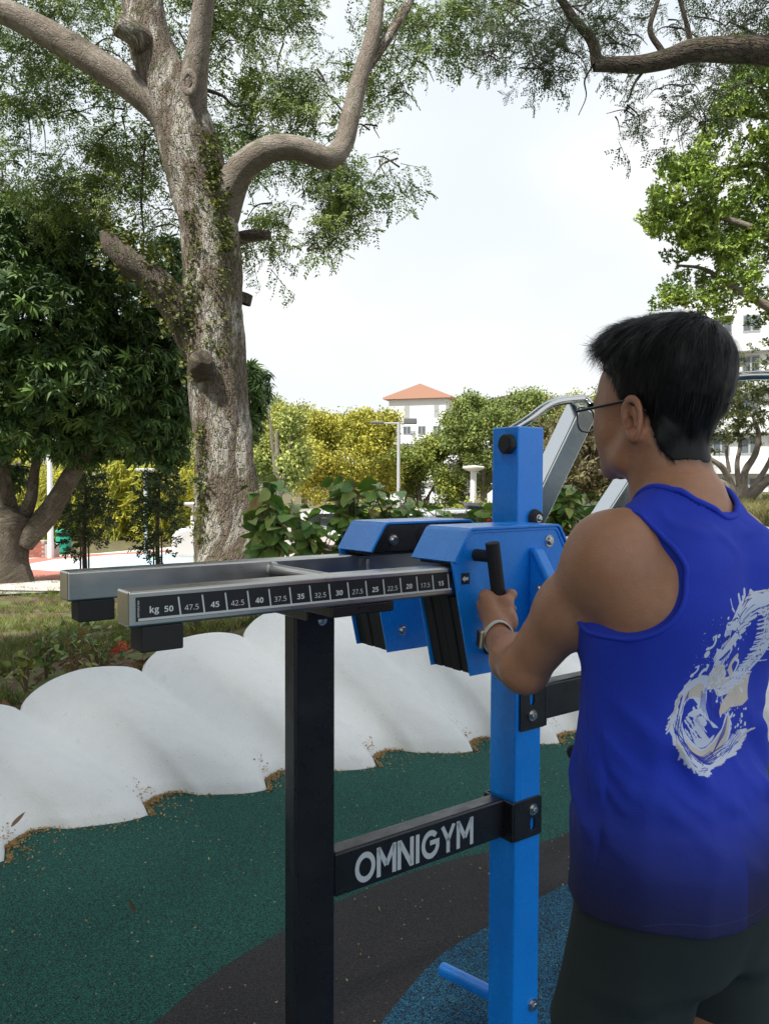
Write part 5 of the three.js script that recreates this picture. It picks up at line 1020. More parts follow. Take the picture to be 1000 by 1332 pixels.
{ // the big old tree
  const D = 10, tree = thing('rain_tree', 'huge old tree with pale cracked bark, mossy trunk and feathery leaves', 'tree', V(at(300, 740, D).x, heightAt(at(300, 740, D).x, D), -D));
  const B = tree.position, rel = (pts) => pts.map(([x, y, z, r]) => [x - B.x, y - B.y, z - B.z, r]);
  const trunkPts = rel(L2([[300, 775, 56], [300, 735, 46], [296, 690, 41], [292, 600, 37], [284, 520, 37], [282, 470, 38], [278, 400, 37], [274, 320, 36], [262, 250, 37], [246, 190, 38], [226, 130, 34], [205, 80, 28], [190, 30, 26], [184, -40, 22]], D));
  mesh('trunk', merge([limb(trunkPts, 40, 16, 0.045, 1), limb(rel(L2([[318, 780, 30, -0.1], [326, 720, 20, -0.12], [320, 640, 17, -0.15], [306, 560, 15, -0.12], [296, 490, 10, -0.1]], D)), 18, 10, 0.06, 9)]), BARK_GREY, tree, 'pale grey cracked trunk with moss');
  const limbs = [
    [[248, 210, 30], [220, 150, 25], [180, 118, 20], [130, 85, 18], [70, 48, 17], [0, 12, 16], [-90, -30, 14]],
    [[240, 190, 26], [252, 110, 17, -0.2], [260, 50, 14, -0.3], [266, 0, 13, -0.4], [272, -60, 11, -0.5]],
    [[200, 70, 22], [175, 45, 15, -0.3], [152, 32, 13, -0.4]],
    [[285, 280, 26], [310, 225, 19, -0.2], [345, 197, 17, -0.3], [385, 192, 15, -0.3], [425, 206, 14, -0.2], [445, 190, 13, 0], [456, 150, 12, 0.1], [470, 95, 11, 0.2], [485, 45, 10, 0.3], [494, -20, 8, 0.4]],
    [[470, 95, 8, 0.2], [500, 55, 7, 0.4], [528, 10, 6, 0.5], [545, -30, 5, 0.6]],
    [[278, 480, 27, 0.1], [256, 440, 26, 0.0], [228, 396, 23, -0.1], [196, 362, 19, -0.2], [168, 340, 17, -0.3], [146, 318, 14, -0.3], [136, 302, 7, -0.3]],
        [[300, 315, 10, 0.3], [325, 307, 8, 0.2], [350, 306, 6, 0.1]],
    [[262, 482, 18, -0.25], [262, 470, 16, -0.45], [268, 464, 10, -0.52]],
    [[316, 395, 10, 0.2], [320, 382, 9, 0.2]],
  ];
  for (const l of limbs) mesh('limb', limb(rel(L2(l, D)), 16, 9, 0.035, l[0][0]), l.length > 6 && l[0][1] < 300 || l[0][1] < 200 && l.length > 4 ? BARK_LIMB : l[0][1] > 340 ? BARK_DARK : BARK_GREY, tree);
  // pruned wound below the fork
  { const w = at(246, 107, D - 0.42), g = new THREE.TorusGeometry(0.085, 0.035, 10, 24); g.scale(0.85, 1.35, 0.6); g.translate(w.x - B.x, w.y - B.y, w.z - B.z); mesh('pruning_scar', boxUV(g), BARK_LIMB, tree); }
  const R = rng(21), blobs = [
    [350, 60, 48, 75, 11.3, 0.8, 210], [372, 150, 40, 45, 11.2, 0.6, 80], [330, -20, 70, 40, 11.1, 1, 130], [350, 195, 50, 22, 10.9, 0.5, 60], [322, 178, 50, 40, 11.9, 0.6, 130], [400, 205, 40, 28, 11.7, 0.5, 60],
    [380, 262, 62, 44, 11.3, 0.7, 300], [420, 300, 34, 26, 11.2, 0.5, 80], [350, 330, 40, 22, 11.2, 0.5, 60], [400, 322, 40, 14, 11.1, 0.5, 40],
    [505, 215, 30, 24, 10.9, 0.3, 26], [490, 165, 36, 24, 11.0, 0.4, 36], [452, 250, 22, 30, 11.1, 0.4, 34], [440, 130, 26, 40, 11.0, 0.4, 34], [515, 110, 28, 30, 11.1, 0.5, 60], [500, 60, 40, 40, 11.3, 0.6, 110], [560, 40, 42, 34, 11.5, 0.7, 130], [610, 15, 36, 26, 11.6, 0.6, 80], [545, 85, 26, 22, 11.3, 0.4, 40], [415, 95, 18, 26, 11.1, 0.3, 18],
    [130, 40, 60, 55, 11, 1, 190], [40, 60, 60, 36, 11.4, 0.8, 100], [140, 150, 55, 60, 11.4, 0.9, 230], [60, 160, 60, 55, 11.5, 0.9, 200], [20, 230, 50, 55, 11.4, 0.8, 170], [110, 220, 60, 45, 11.6, 0.8, 210], [170, 240, 40, 50, 11.4, 0.7, 120], [180, 180, 40, 40, 11.2, 0.6, 90], [230, 60, 30, 50, 10.9, 0.6, 80], [285, 60, 30, 36, 10.8, 0.5, 70], [10, 110, 40, 30, 11.2, 0.6, 60], [215, 290, 30, 40, 11, 0.5, 50],
    [40, -10, 90, 30, 11, 1, 110], [200, -20, 90, 30, 11, 1, 120],
  ];
  const list = crownList(blobs, R, { gap: 1.35, cut: 0.045, lift: -0.15, size: 1.45, c0: [0.07, 0.13, 0.022], c1: [0.22, 0.3, 0.045], shell: 0.15 });
  for (const e of list) e.p.sub(B);
  instances('crown', sprays.feather, LEAF, tree, list);
  // fine twigs that carry the sprays
  const tw = []; const RT = rng(22); for (const [px, py, rx, ry, d, dz] of blobs) for (let k = 0; k < 3; k++) { const a = [px + (RT() - 0.5) * rx, py + (RT() - 0.5) * ry], b = [px + (RT() - 0.5) * 2.1 * rx, py + (RT() - 0.3) * 1.9 * ry], m = [(a[0] + b[0]) / 2 + (RT() - 0.5) * 14, (a[1] + b[1]) / 2 - 8]; tw.push(limb(rel(L2([[a[0], a[1], 1.3], [m[0], m[1], 0.9], [b[0], b[1], 0.4]], d)), 5, 4, 0)); }
  tw.push(limb(rel(L2([[190, 170, 1.8, 0.9], [186, 220, 1.6, 0.9], [184, 262, 1.5, 0.9], [188, 310, 1.2, 0.8]], D)), 6, 6, 0.1)); tw.push(limb(rel(L2([[262, 115, 3], [290, 125, 2.2], [305, 138, 1.6], [322, 136, 1]], D)), 6, 6, 0));
  mesh('twigs', merge(tw), BARK_DARK, tree).userData.kind = 'stuff';
  // creepers and ferns on the bark
  const cr = [], RC = rng(23);   // ferns hug the bark
  const onTrunk = (px, py, n, spread) => { for (let i = 0; i < n; i++) { const p = at(px + (RC() - 0.5) * spread, py + (RC() - 0.5) * spread * 1.6, D - 0.36 + RC() * 0.1); const t = RC(); cr.push({ p: p.sub(B), q: quat(V(RC() - 0.5, RC() - 0.6, 0.6)), s: 0.5 + RC() * 0.7, c: lin(lerp(0.06, 0.2, t), lerp(0.1, 0.22, t), 0.02) }); } };
  for (let y = 180; y < 330; y += 8) onTrunk(296 - (330 - y) * 0.17, y, 6, 22); for (let y = 210; y < 420; y += 12) onTrunk(252 + (y - 210) * 0.02, y, 3, 18); for (let y = 330; y < 470; y += 10) onTrunk(286, y, 4, 26); for (let y = 560; y < 710; y += 9) onTrunk(262 + 4 * Math.sin(y), y, 4, 14);
  onTrunk(268, 466, 26, 34); onTrunk(150, 312, 70, 46); onTrunk(175, 335, 50, 40); onTrunk(205, 360, 50, 46); onTrunk(235, 400, 40, 44); onTrunk(250, 470, 12, 30);
  instances('creeper', sprays.creeper, LEAF, tree, cr);
}
{ // dark mango-like tree on the left
  const D = 13.5, x0 = at(5, 750, D).x, tree = thing('mango_tree', 'dense dark green tree with low spreading limbs and drooping leaves beside the path', 'tree', V(x0, heightAt(x0, D), -D)), B = tree.position, rel = (pts) => pts.map(([x, y, z, r]) => [x - B.x, y - B.y, z - B.z, r]);
  mesh('trunk', limb(rel(L2([[6, 765, 40], [6, 730, 30], [8, 700, 27], [14, 680, 26], [24, 662, 20]], D)), 22, 10, 0.05, 4), BARK_DARK, tree);
  for (const l of [[[30, 705, 16], [60, 672, 14], [92, 620, 12], [112, 590, 10], [140, 560, 8], [190, 520, 6], [230, 500, 4]], [[14, 690, 16], [10, 650, 11], [4, 610, 9], [-10, 560, 8], [-30, 500, 6]], [[24, 690, 12], [40, 650, 8], [46, 610, 6], [60, 560, 5], [80, 500, 4]], [[105, 600, 7], [90, 540, 6], [120, 470, 5], [150, 420, 4], [140, 360, 3]], [[-10, 560, 7, 0.4], [20, 480, 6, 0.6], [10, 400, 5, 0.5], [40, 330, 3, 0.5]], [[-60, 262, 4, -1], [0, 264, 4, -1], [40, 275, 3, -1], [75, 292, 2, -1]]]) mesh('limb', limb(rel(L2(l, D)), 12, 8, 0.04, l[0][0]), BARK_DARK, tree);
  const R = rng(31), blobs = [
    [20, 330, 70, 60, 13, 1.4, 420], [110, 330, 60, 50, 13.2, 1.2, 330], [60, 420, 100, 70, 13, 1.7, 760], [170, 400, 50, 50, 13.3, 1.1, 250], [10, 480, 80, 70, 13.2, 1.6, 560], [110, 500, 90, 60, 13.2, 1.6, 620], [200, 470, 42, 60, 13.6, 1.1, 280], [215, 540, 34, 40, 13.7, 0.9, 170], [50, 570, 80, 28, 13.4, 1.2, 240], [170, 570, 60, 30, 13.7, 1, 170], [40, 285, 45, 25, 13.4, 0.9, 130], [-60, 420, 70, 130, 13.4, 1.6, 380], [225, 590, 18, 22, 13.8, 0.5, 40], [110, 590, 30, 18, 13.6, 0.6, 50], [240, 420, 20, 50, 14, 0.7, 80], [0, 620, 40, 20, 13.8, 0.7, 50],
    [222, 350, 26, 40, 13.6, 0.8, 110], [235, 490, 24, 50, 14, 0.7, 110], [228, 420, 26, 50, 13.9, 0.8, 130],
    [335, 505, 17, 34, 14.5, 0.6, 70], [330, 555, 12, 24, 14.5, 0.5, 34],
  ];
  const list = crownList(blobs, R, { gap: 1.7, cut: -0.2, lift: -0.1, size: 1.0, c0: [0.035, 0.085, 0.022], c1: [0.12, 0.21, 0.04], shell: 0.4, roll: 0.8 });
  for (const e of list) e.p.sub(B); instances('crown', sprays.whorl, LEAF_DULL, tree, list);
}
{ // tree whose limb reaches in from the right, with the crown that shades the gym
  const base = V(6.3, heightAt(6.3, 5.4), -5.4), tree = thing('rain_tree', 'shade tree reaching a long bare limb and feathery leaves over the gym', 'tree', base), rel = (pts) => pts.map(([x, y, z, r]) => [x - base.x, y - base.y, z - base.z, r]);
  const T = (a) => a.map(([x, y, z, r]) => [x - base.x, y - base.y, z - base.z, r]);
  mesh('trunk', limb(T([[6.3, base.y - 0.1, -5.4, 0.5], [6.25, 2.2, -5.4, 0.42], [6.1, 3.6, -5.45, 0.38], [5.8, 4.9, -5.4, 0.34], [5.2, 6.0, -4.6, 0.26], [4.2, 7.2, -3.2, 0.18], [2.8, 8.0, -1.4, 0.12]]), 24, 10, 0.04, 7), BARK_DARK, tree);
  const D = 6.2;
  for (const l of [
    rel([[5.95, 4.5, -5.4, 0.2], ...L2([[1180, 90, 26], [1060, 74, 21], [1000, 66, 18], [950, 64, 16], [900, 66, 14], [870, 76, 12.5], [830, 84, 11], [795, 84, 9], [772, 86, 7]], D)]),
    rel(L2([[776, 84, 7.5], [770, 55, 6.5], [745, 22, 5.5], [724, -10, 5], [700, -50, 4]], D)), rel(L2([[900, 66, 4], [892, 30, 3], [878, -20, 2.5]], D)), rel(L2([[860, 66, 4], [845, 40, 3.5], [852, 10, 3], [862, -20, 2.5]], D)), rel(L2([[835, 94, 2], [824, 110, 1.6], [818, 128, 1.2]], D)), rel(L2([[770, 86, 1.5], [760, 105, 1.1], [762, 125, 0.7], [752, 150, 0.5]], D)), rel(L2([[740, 30, 2], [730, 55, 1.5], [712, 70, 1]], D)),
    T([[4.2, 7.2, -3.2, 0.12], [2.2, 7.4, -4.6, 0.08], [0.4, 7.6, -5.4, 0.05], [-1, 7.8, -5.6, 0.03]]), T([[3.4, 7.7, -2.2, 0.1], [4.2, 8.2, 0.5, 0.07], [4.6, 8.6, 2.6, 0.04]]), T([[2.8, 8.0, -1.4, 0.1], [0.8, 8.2, 0.2, 0.07], [-1.2, 8.3, 1.0, 0.04]]),
  ]) mesh('limb', limb(l, 14, 9, 0.04, l[0][0] * 3), BARK_DARK, tree);
  const R = rng(41), o = { gap: 2.4, cut: 0.0, lift: -0.2, size: 0.72, c0: [0.05, 0.08, 0.03], c1: [0.11, 0.15, 0.05], shell: 0.1 };
  const blobs = [[668, 30, 40, 50, 6.5, 0.5, 60], [710, 70, 60, 26, 6.4, 0.5, 70], [690, 92, 34, 14, 6.4, 0.3, 22], [640, 75, 14, 16, 6.6, 0.3, 8], [760, 20, 60, 30, 6.6, 0.6, 60], [800, 50, 40, 22, 6.4, 0.5, 34], [815, 148, 38, 26, 6.2, 0.4, 46], [880, 130, 40, 34, 6.4, 0.5, 56], [905, 160, 30, 34, 6.4, 0.4, 44], [890, 40, 60, 40, 6.5, 0.6, 70], [960, 30, 50, 34, 6.5, 0.6, 80], [970, 110, 30, 20, 6.4, 0.4, 20], [870, -20, 120, 26, 6.6, 0.8, 120], [720, -30, 90, 30, 6.6, 0.8, 90], [990, 10, 40, 40, 6.5, 0.6, 60]];
  const list = crownList(blobs, R, o);
  for (const e of list) e.p.sub(base); instances('crown', sprays.feather, LEAF, tree, list);
  const tw = [], RT = rng(43); for (const [px, py, rx, ry, d] of blobs) for (let k = 0; k < 5; k++) { const a = [px + (RT() - 0.5) * rx, py + (RT() - 0.7) * ry], b = [px + (RT() - 0.5) * 2.2 * rx, py + (RT() - 0.3) * 2 * ry]; tw.push(limb(rel(L2([[a[0], a[1], 1.2], [(a[0] + b[0]) / 2 + (RT() - 0.5) * 20, (a[1] + b[1]) / 2 - 6, 0.8], [b[0], b[1], 0.35]], d)), 5, 4, 0)); }
  mesh('twigs', merge(tw), BARK_DARK, tree).userData.kind = 'stuff';
}
{ // unseen third tree, added behind the viewer so its crown shades the gym
  const base = V(-6.2, -0.03, 3.4), tree = thing('rain_tree', 'unseen shade tree added behind the viewer, crown over the floor', 'tree', base), T = (a) => a.map(([x, y, z, r]) => [x - base.x, y - base.y, z - base.z, r]), R = rng(45), list = [];
  mesh('trunk', limb(T([[-6.2, -0.1, 3.4, 0.5], [-6.1, 2, 3.4, 0.42], [-5.8, 4, 3.2, 0.38], [-5.2, 6, 2.8, 0.3], [-4.4, 7.4, 2.2, 0.2], [-3.2, 8.3, 1.4, 0.12]]), 22, 10, 0.04, 5), BARK_DARK, tree);
  for (const l of [[[-5.2, 6, 2.8, 0.2], [-3.6, 7.2, 0.4, 0.13], [-2.2, 7.9, -1.6, 0.08], [-1, 8.2, -3, 0.04]], [[-4.6, 7, 2.4, 0.16], [-2.4, 7.8, 2.6, 0.1], [-0.4, 8.1, 2.2, 0.06], [1.2, 8.3, 1.4, 0.03]], [[-4.8, 6.8, 2.6, 0.16], [-5.6, 7.8, 0.6, 0.1], [-5.8, 8.2, -1.6, 0.05]], [[-5, 6.4, 2.8, 0.14], [-3.8, 7.6, 4.6, 0.09], [-2.6, 8.1, 5.8, 0.05]]]) mesh('limb', limb(T(l), 12, 8, 0.04), BARK_DARK, tree);
  for (let i = 0; i < 5600; i++) {
    const a = R() * 6.28, q = Math.sqrt(R()), x = -2.5 + Math.cos(a) * q * 5.6, z = 0.5 + Math.sin(a) * q * 5.6, y = 8.1 + 1.3 * (R() - 0.4) - 0.02 * (x + 2.5) ** 2;
    if (-z > 0 && (y - EYE) / -z < 0.85) continue;   // its crown starts above the view
    if (fbm(x * 0.8, 3, z * 0.8, 2) < -0.28) continue;
    const t = R(); list.push({ p: V(x, y, z).sub(base), q: quat(V(R() - 0.5, -0.2 + 0.4 * (R() - 0.5), R() - 0.5), R()), s: 1.4 + 0.8 * R(), c: lin(lerp(0.05, 0.12, t), lerp(0.1, 0.18, t), 0.035) });
  }
  for (let i = 0; i < 4200; i++) { const x = -9.2 + 4.4 * R(), y = 1.6 + 6.6 * R(), z = -3.6 + 9 * R(); if (-z > 0 && x / -z > -0.75) continue; const t = R(); list.push({ p: V(x, y, z).sub(base), q: quat(V(R() - 0.5, -0.3, R() - 0.5), R()), s: 1.8 + R(), c: lin(lerp(0.05, 0.12, t), lerp(0.1, 0.18, t), 0.035) }); }  // unseen low boughs, added to block sky light from the left
  instances('crown', sprays.feather, LEAF, tree, list);
}
{ // bright green tree on the right
  const D = 17, x0 = at(1060, 640, D).x, tree = thing('almond_tree', 'tall tree with bright green tufted leaves against the sky', 'tree', V(x0, heightAt(x0, D), -D)), B = tree.position, rel = (pts) => pts.map(([x, y, z, r]) => [x - B.x, y - B.y, z - B.z, r]);
  mesh('trunk', limb(rel(L2([[1060, 670, 24], [1058, 560, 18], [1050, 440, 16], [1040, 320, 13], [1025, 200, 10], [1010, 90, 6]], D)), 16, 10, 0.04, 3), BARK_LIMB, tree);
  for (const l of [[[1050, 430, 10], [1000, 400, 6], [950, 372, 4], [915, 350, 2.5], [880, 345, 1.5]], [[1040, 330, 8], [985, 300, 5], [930, 280, 3.5], [880, 262, 2.5], [835, 275, 1.2]], [[1030, 240, 7], [990, 215, 4], [940, 220, 3], [890, 225, 2]], [[1018, 150, 6], [980, 150, 4], [940, 140, 2.5]], [[985, 300, 3], [960, 330, 2], [930, 340, 1.5]]]) mesh('limb', limb(rel(L2(l, D)), 10, 7, 0.03, l[0][0]), BARK_LIMB, tree);
  const R = rng(51), blobs = [[975, 115, 40, 40, 17, 1, 130], [945, 165, 34, 28, 17, 0.8, 80], [990, 200, 40, 50, 17.2, 1, 160], [930, 215, 40, 22, 16.8, 0.8, 90], [880, 225, 34, 18, 16.7, 0.6, 70], [905, 255, 50, 24, 16.7, 0.8, 120], [850, 268, 32, 18, 16.6, 0.6, 62], [880, 290, 36, 20, 16.7, 0.6, 70], [940, 300, 44, 34, 17, 0.9, 140], [985, 290, 34, 50, 17.2, 1, 130], [905, 330, 36, 22, 16.8, 0.7, 72], [895, 365, 34, 26, 16.8, 0.7, 76], [945, 370, 40, 34, 17, 0.9, 110], [985, 390, 30, 30, 17.2, 0.8, 60], [925, 405, 34, 18, 17, 0.7, 46], [1030, 260, 50, 160, 17.5, 1.5, 280], [1000, 60, 40, 34, 17, 1, 80], [870, 385, 20, 12, 16.8, 0.4, 22]];
  const list = crownList(blobs, R, { gap: 1.1, cut: -0.07, lift: 0.35, size: 0.95, c0: [0.13, 0.22, 0.035], c1: [0.28, 0.37, 0.06], shell: 0.35, roll: 0.6 });
  for (const e of list) e.p.sub(B); instances('crown', sprays.tuft, LEAF_FAR, tree, list);
}
// ---------------------------------------------------------------- hedge, lawn, far planting
const GREENS = [[0.12, 0.25, 0.035], [0.16, 0.31, 0.045], [0.09, 0.2, 0.04], [0.21, 0.33, 0.06], [0.27, 0.34, 0.07], [0.3, 0.22, 0.07]].map(c => phys(lin(...c), 0.48, { transmission: 0.28, thickness: 0, side: THREE.DoubleSide, bumpMap: orange, bumpScale: 0.0015 }));
const HEDGE_LEAVES = [leafGeo(0.115, 0.066, 0.22, 0.22, 6), leafGeo(0.1, 0.062, 0.3, 0.4, 6), leafGeo(0.13, 0.07, 0.15, 0.12, 6), leafGeo(0.09, 0.05, 0.35, 0.5, 6)].map(g => { const p = g.attributes.position, uv = new Float32Array(p.count * 2); for (let i = 0; i < p.count; i++) { uv[2 * i] = p.getX(i) * 8; uv[2 * i + 1] = p.getZ(i) * 8; } g.setAttribute('uv', new THREE.BufferAttribute(uv, 2)); return g; });
const STEM = std(lin(0.16, 0.1, 0.06), 0.85), RED = std(lin(0.62, 0.035, 0.02), 0.6);
const flowerGeo = (() => { const R = rng(5), pet = leafGeo(0.016, 0.009, 0.1, 0.1, 2), L = []; for (let i = 0; i < 26; i++) { const d = V(R() * 2 - 1, R() * 1.2 - 0.1, R() * 2 - 1).normalize(), c = d.clone().multiplyScalar(0.03 + 0.008 * R()); for (let k = 0; k < 4; k++) { const a = k * 1.57 + R(); const u = V(d.z, 0.1, -d.x).normalize(), v = d.clone().cross(u); L.push(put(pet, c, quat(u.clone().multiplyScalar(Math.cos(a)).addScaledVector(v, Math.sin(a)).addScaledVector(d, 0.2)))); } } return join(L); })();
function shrub(px, D, topPx, spreadPx, stems, perStem, seed, label, opts = {}) {
  const base = at(px, 700, D), gy = heightAt(base.x, D), B = V(base.x, gy, -D), top = at(px, topPx, D).y, R = rng(seed), t = thing(opts.name || 'hedge_shrub', label, 'shrub', B, 0, opts.group), H = top - gy, sp = spreadPx / FOCAL * D, st = [];
  for (let s = 0; s < stems; s++) {
    const a = R() * 6.28, h = H * (0.62 + 0.38 * R()), ex = Math.cos(a) * sp * (0.4 + 0.6 * R()), ez = Math.sin(a) * sp * 0.6, p0 = V(Math.cos(a) * 0.08, -0.03, Math.sin(a) * 0.08), p2 = V(ex, h, ez), p1 = V(ex * 0.35 + (R() - 0.5) * 0.08, h * 0.55, ez * 0.35);
    st.push(limb([[p0.x, p0.y, p0.z, 0.008], [p1.x, p1.y, p1.z, 0.0055], [p2.x, p2.y, p2.z, 0.0025]], 6, 5, 0.02));
    const c = new THREE.QuadraticBezierCurve3(p0, p1.clone().multiplyScalar(2).sub(p0.clone().add(p2).multiplyScalar(0.5)), p2);
    for (let k = 0; k < perStem; k++) {
      const f = 0.28 + 0.72 * (k + R() * 0.5) / perStem, o = c.getPoint(Math.min(1, f)), b = k * 2.4 + R(), d = V(Math.cos(b), 0.25 - 0.9 * R(), Math.sin(b)); const q = Math.floor(R() * 100);
      const m = mesh('leaf', HEDGE_LEAVES[q % 4], GREENS[R() < 0.06 ? 5 : q % 5], t); m.position.copy(o); m.quaternion.copy(quat(d, (R() - 0.5) * 0.8)); m.scale.setScalar((opts.size || 1) * (0.85 + 0.65 * R()));
    }
  }
  mesh('stems', merge(st), STEM, t);
  for (const [fx, fy, dd, s] of opts.flowers || []) { const p = at(fx, fy, D + dd), m = mesh('flower', flowerGeo, RED, t, 'round red flower head'); m.position.copy(p.sub(B)); m.scale.setScalar(s || 1); }
  return t;
}
shrub(352, 5.7, 606, 32, 14, 13, 61, 'broad-leaved shrub beside the pale tree trunk behind the rails', { size: 1.08 });
shrub(405, 6.0, 640, 40, 14, 12, 62, 'low broad-leaved shrub behind the rails, next to the tallest shrub');
shrub(462, 6.1, 602, 46, 18, 13, 63, 'tallest broad-leaved shrub of the hedge, behind the far carriage', { size: 1.05 });
shrub(520, 6.3, 620, 40, 15, 12, 64, 'broad-leaved shrub behind the far carriage, below the street light');
shrub(578, 6.6, 646, 40, 14, 11, 65, 'sparse shrub with reddish stems in front of the silver car', { flowers: [[636, 680, 0, 0.8]] });
shrub(630, 6.8, 648, 34, 13, 11, 66, 'shrub behind the blue post, under the round park lamp');
shrub(728, 6.9, 622, 40, 16, 12, 67, 'broad-leaved shrub with a red flower, right beside the blue post', { flowers: [[690, 676, -0.6, 0.8], [686, 660, -0.2, 0.6]] });
shrub(782, 7.2, 640, 40, 15, 12, 68, 'broad-leaved shrub between the two slanting steel beams', {});
shrub(690, 7.1, 640, 30, 13, 11, 69, 'shrub just behind the top of the blue post', {});
{ // dry fine bush behind the hedge
  const D = 10, b = at(760, 650, D), t = thing('dry_bush', 'dry brownish bush with fine twigs behind the hedge', 'shrub', V(b.x, heightAt(b.x, D), -D)), R = rng(71), B = t.position;
  const list = crownList([[755, 610, 40, 44, D, 0.8, 260], [790, 640, 40, 36, D, 0.8, 200], [730, 600, 24, 50, D + 0.5, 0.6, 130], [770, 575, 30, 26, D + 0.4, 0.6, 110]], R, { gap: 2.5, cut: -0.2, size: 0.75, lift: 0.3, c0: [0.16, 0.15, 0.045], c1: [0.24, 0.2, 0.1], shell: 0.4 });
  for (const e of list) e.p.sub(B); instances('foliage', sprays.twig, LEAF, t, list);
  const st = []; for (let i = 0; i < 26; i++) { const e = at(715 + R() * 90, 590 + R() * 50, D + (R() - 0.5)); st.push(limb([[0, -0.05, 0, 0.015], [(e.x - B.x) * 0.4, (e.y - B.y) * 0.5, (R() - 0.5) * 0.3, 0.009], [e.x - B.x, e.y - B.y, e.z - B.z, 0.003]], 5, 5, 0)); } mesh('stems', merge(st), STEM, t);
}
// low flowering plants beside the mound
function lowPlant(px, py, D, spread, n, seed, label, col, flowers = [], leafSize = 0.5) {
  const b = at(px, py, D), B = V(b.x, heightAt(b.x, D), -D), R = rng(seed), t = thing('ixora_plant', label, 'plant', B, 0, 'low plants along the white mound'), st = [];
  for (let k = 0; k < 9; k++) { const a = R() * 6.28, h = 0.12 + 0.22 * R(), e = [Math.cos(a) * spread * R(), h, Math.sin(a) * spread * 0.7 * R()]; st.push(limb([[0, -0.02, 0, 0.005], [e[0] * 0.4, h * 0.6, e[2] * 0.4, 0.0035], [...e, 0.002]], 5, 4, 0));
    for (let j = 0; j < n; j++) { const f = 0.3 + 0.7 * R(), m = mesh('leaf', HEDGE_LEAVES[Math.floor(R() * 4)], col[Math.floor(R() * col.length)], t); m.position.set(e[0] * f + (R() - 0.5) * 0.06, h * f + (R() - 0.3) * 0.05, e[2] * f + (R() - 0.5) * 0.06); m.quaternion.copy(quat(V(R() - 0.5, (R() - 0.4) * 0.8, R() - 0.5), R() - 0.5)); m.scale.setScalar(leafSize * (0.6 + 0.6 * R())); } }
  mesh('stems', merge(st), STEM, t);
  for (const [fx, fy, dd, s] of flowers) { const p = at(fx, fy, D + dd), m = mesh('flower', flowerGeo, RED, t, 'red flower head'); m.position.copy(p.sub(B)); m.scale.setScalar(s); }
}
const YEL = [[0.24, 0.28, 0.03], [0.3, 0.32, 0.04], [0.18, 0.24, 0.03]].map(c => phys(lin(...c), 0.5, { transmission: 0.35, thickness: 0, side: THREE.DoubleSide }));
lowPlant(130, 860, 4.78, 0.2, 9, 81, 'leafy plant with a red flower under the near rail end', GREENS, [[160, 842, -0.08, 0.95], [150, 848, -0.02, 0.6]]);
lowPlant(60, 850, 4.89, 0.2, 8, 82, 'low green leafy plant by the yellow-leaved sprig', GREENS);
lowPlant(35, 845, 4.57, 0.13, 5, 83, 'yellow-green sprig on the soil by the white mound', YEL, [], 0.55);
lowPlant(100, 820, 5.20, 0.24, 8, 84, 'low green plant under the far rail end, with a small red flower', GREENS, [[140, 788, 0.1, 0.6]]);
lowPlant(255, 835, 5.51, 0.2, 8, 85, 'low green plant between the near end block and the dark post', GREENS);
lowPlant(95, 870, 4.47, 0.1, 4, 86, 'small yellowish seedling at the edge of the white mound', YEL, [], 0.45);
{ // lawn
  const R = rng(91), list = [], fallen = [];
  for (let i = 0; i < 15000; i++) {
    const th = -0.62 + 0.62 * R(), r0 = edgeAt(th, 0, 1, 2)[0] + 0.24, r = r0 + (17 - r0) * Math.pow(R(), 1.9), x = r * Math.sin(th), d = r * Math.cos(th);
    if (fbm(x * 1.3, 5, d * 1.3, 2) < (r < r0 + 0.6 ? 0.05 : -0.1)) continue;
    const t = R(); list.push({ p: V(x, heightAt(x, d) - 0.005, -d), q: new THREE.Quaternion().setFromAxisAngle(V(0, 1, 0), R() * 6.28), s: 0.45 + 0.6 * R(), c: lin(lerp(0.1, 0.24, t), lerp(0.15, 0.25, t), lerp(0.03, 0.06, t)) });
  }
  for (let i = 0; i < 2600; i++) {
    const th = 0.3 + 0.42 * R(), r0 = edgeAt(th, 0, 1, 2)[0] + 0.35, r = r0 + (30 - r0) * Math.pow(R(), 1.8), x = r * Math.sin(th), d = r * Math.cos(th), t = R();
    list.push({ p: V(x, heightAt(x, d) - 0.005, -d), q: new THREE.Quaternion().setFromAxisAngle(V(0, 1, 0), R() * 6.28), s: 1 + 1.1 * R(), c: lin(lerp(0.12, 0.22, t), lerp(0.13, 0.19, t), 0.05) });
  }
  tag(instances('lawn_grass', sprays.grass, LEAF_DULL, null, list), 'patchy grass growing on the soil behind the white mound', 'grass', null, 'stuff');
  const fl = leafGeo(0.09, 0.04, 0.5, -0.3, 4);
  for (let i = 0; i < 1500; i++) { const th = -0.62 + 0.8 * R(), r = edgeAt(th, 0, 1, 2)[0] + 0.14 + 3.5 * Math.pow(R(), 2), x = r * Math.sin(th), d = r * Math.cos(th), t = R(); fallen.push({ p: V(x, heightAt(x, d) + 0.012, -d), q: quat(V(R() - 0.5, (R() - 0.5) * 0.3, R() - 0.5), R() * 6), s: 0.3 + 0.8 * R(), c: lin(lerp(0.1, 0.3, t), lerp(0.06, 0.17, t), lerp(0.035, 0.08, t)) }); }
  tag(instances('fallen_leaves', fl, LEAF_DULL, null, fallen), 'brown fallen leaves on the soil along the white mound', 'leaf litter', null, 'stuff');
}
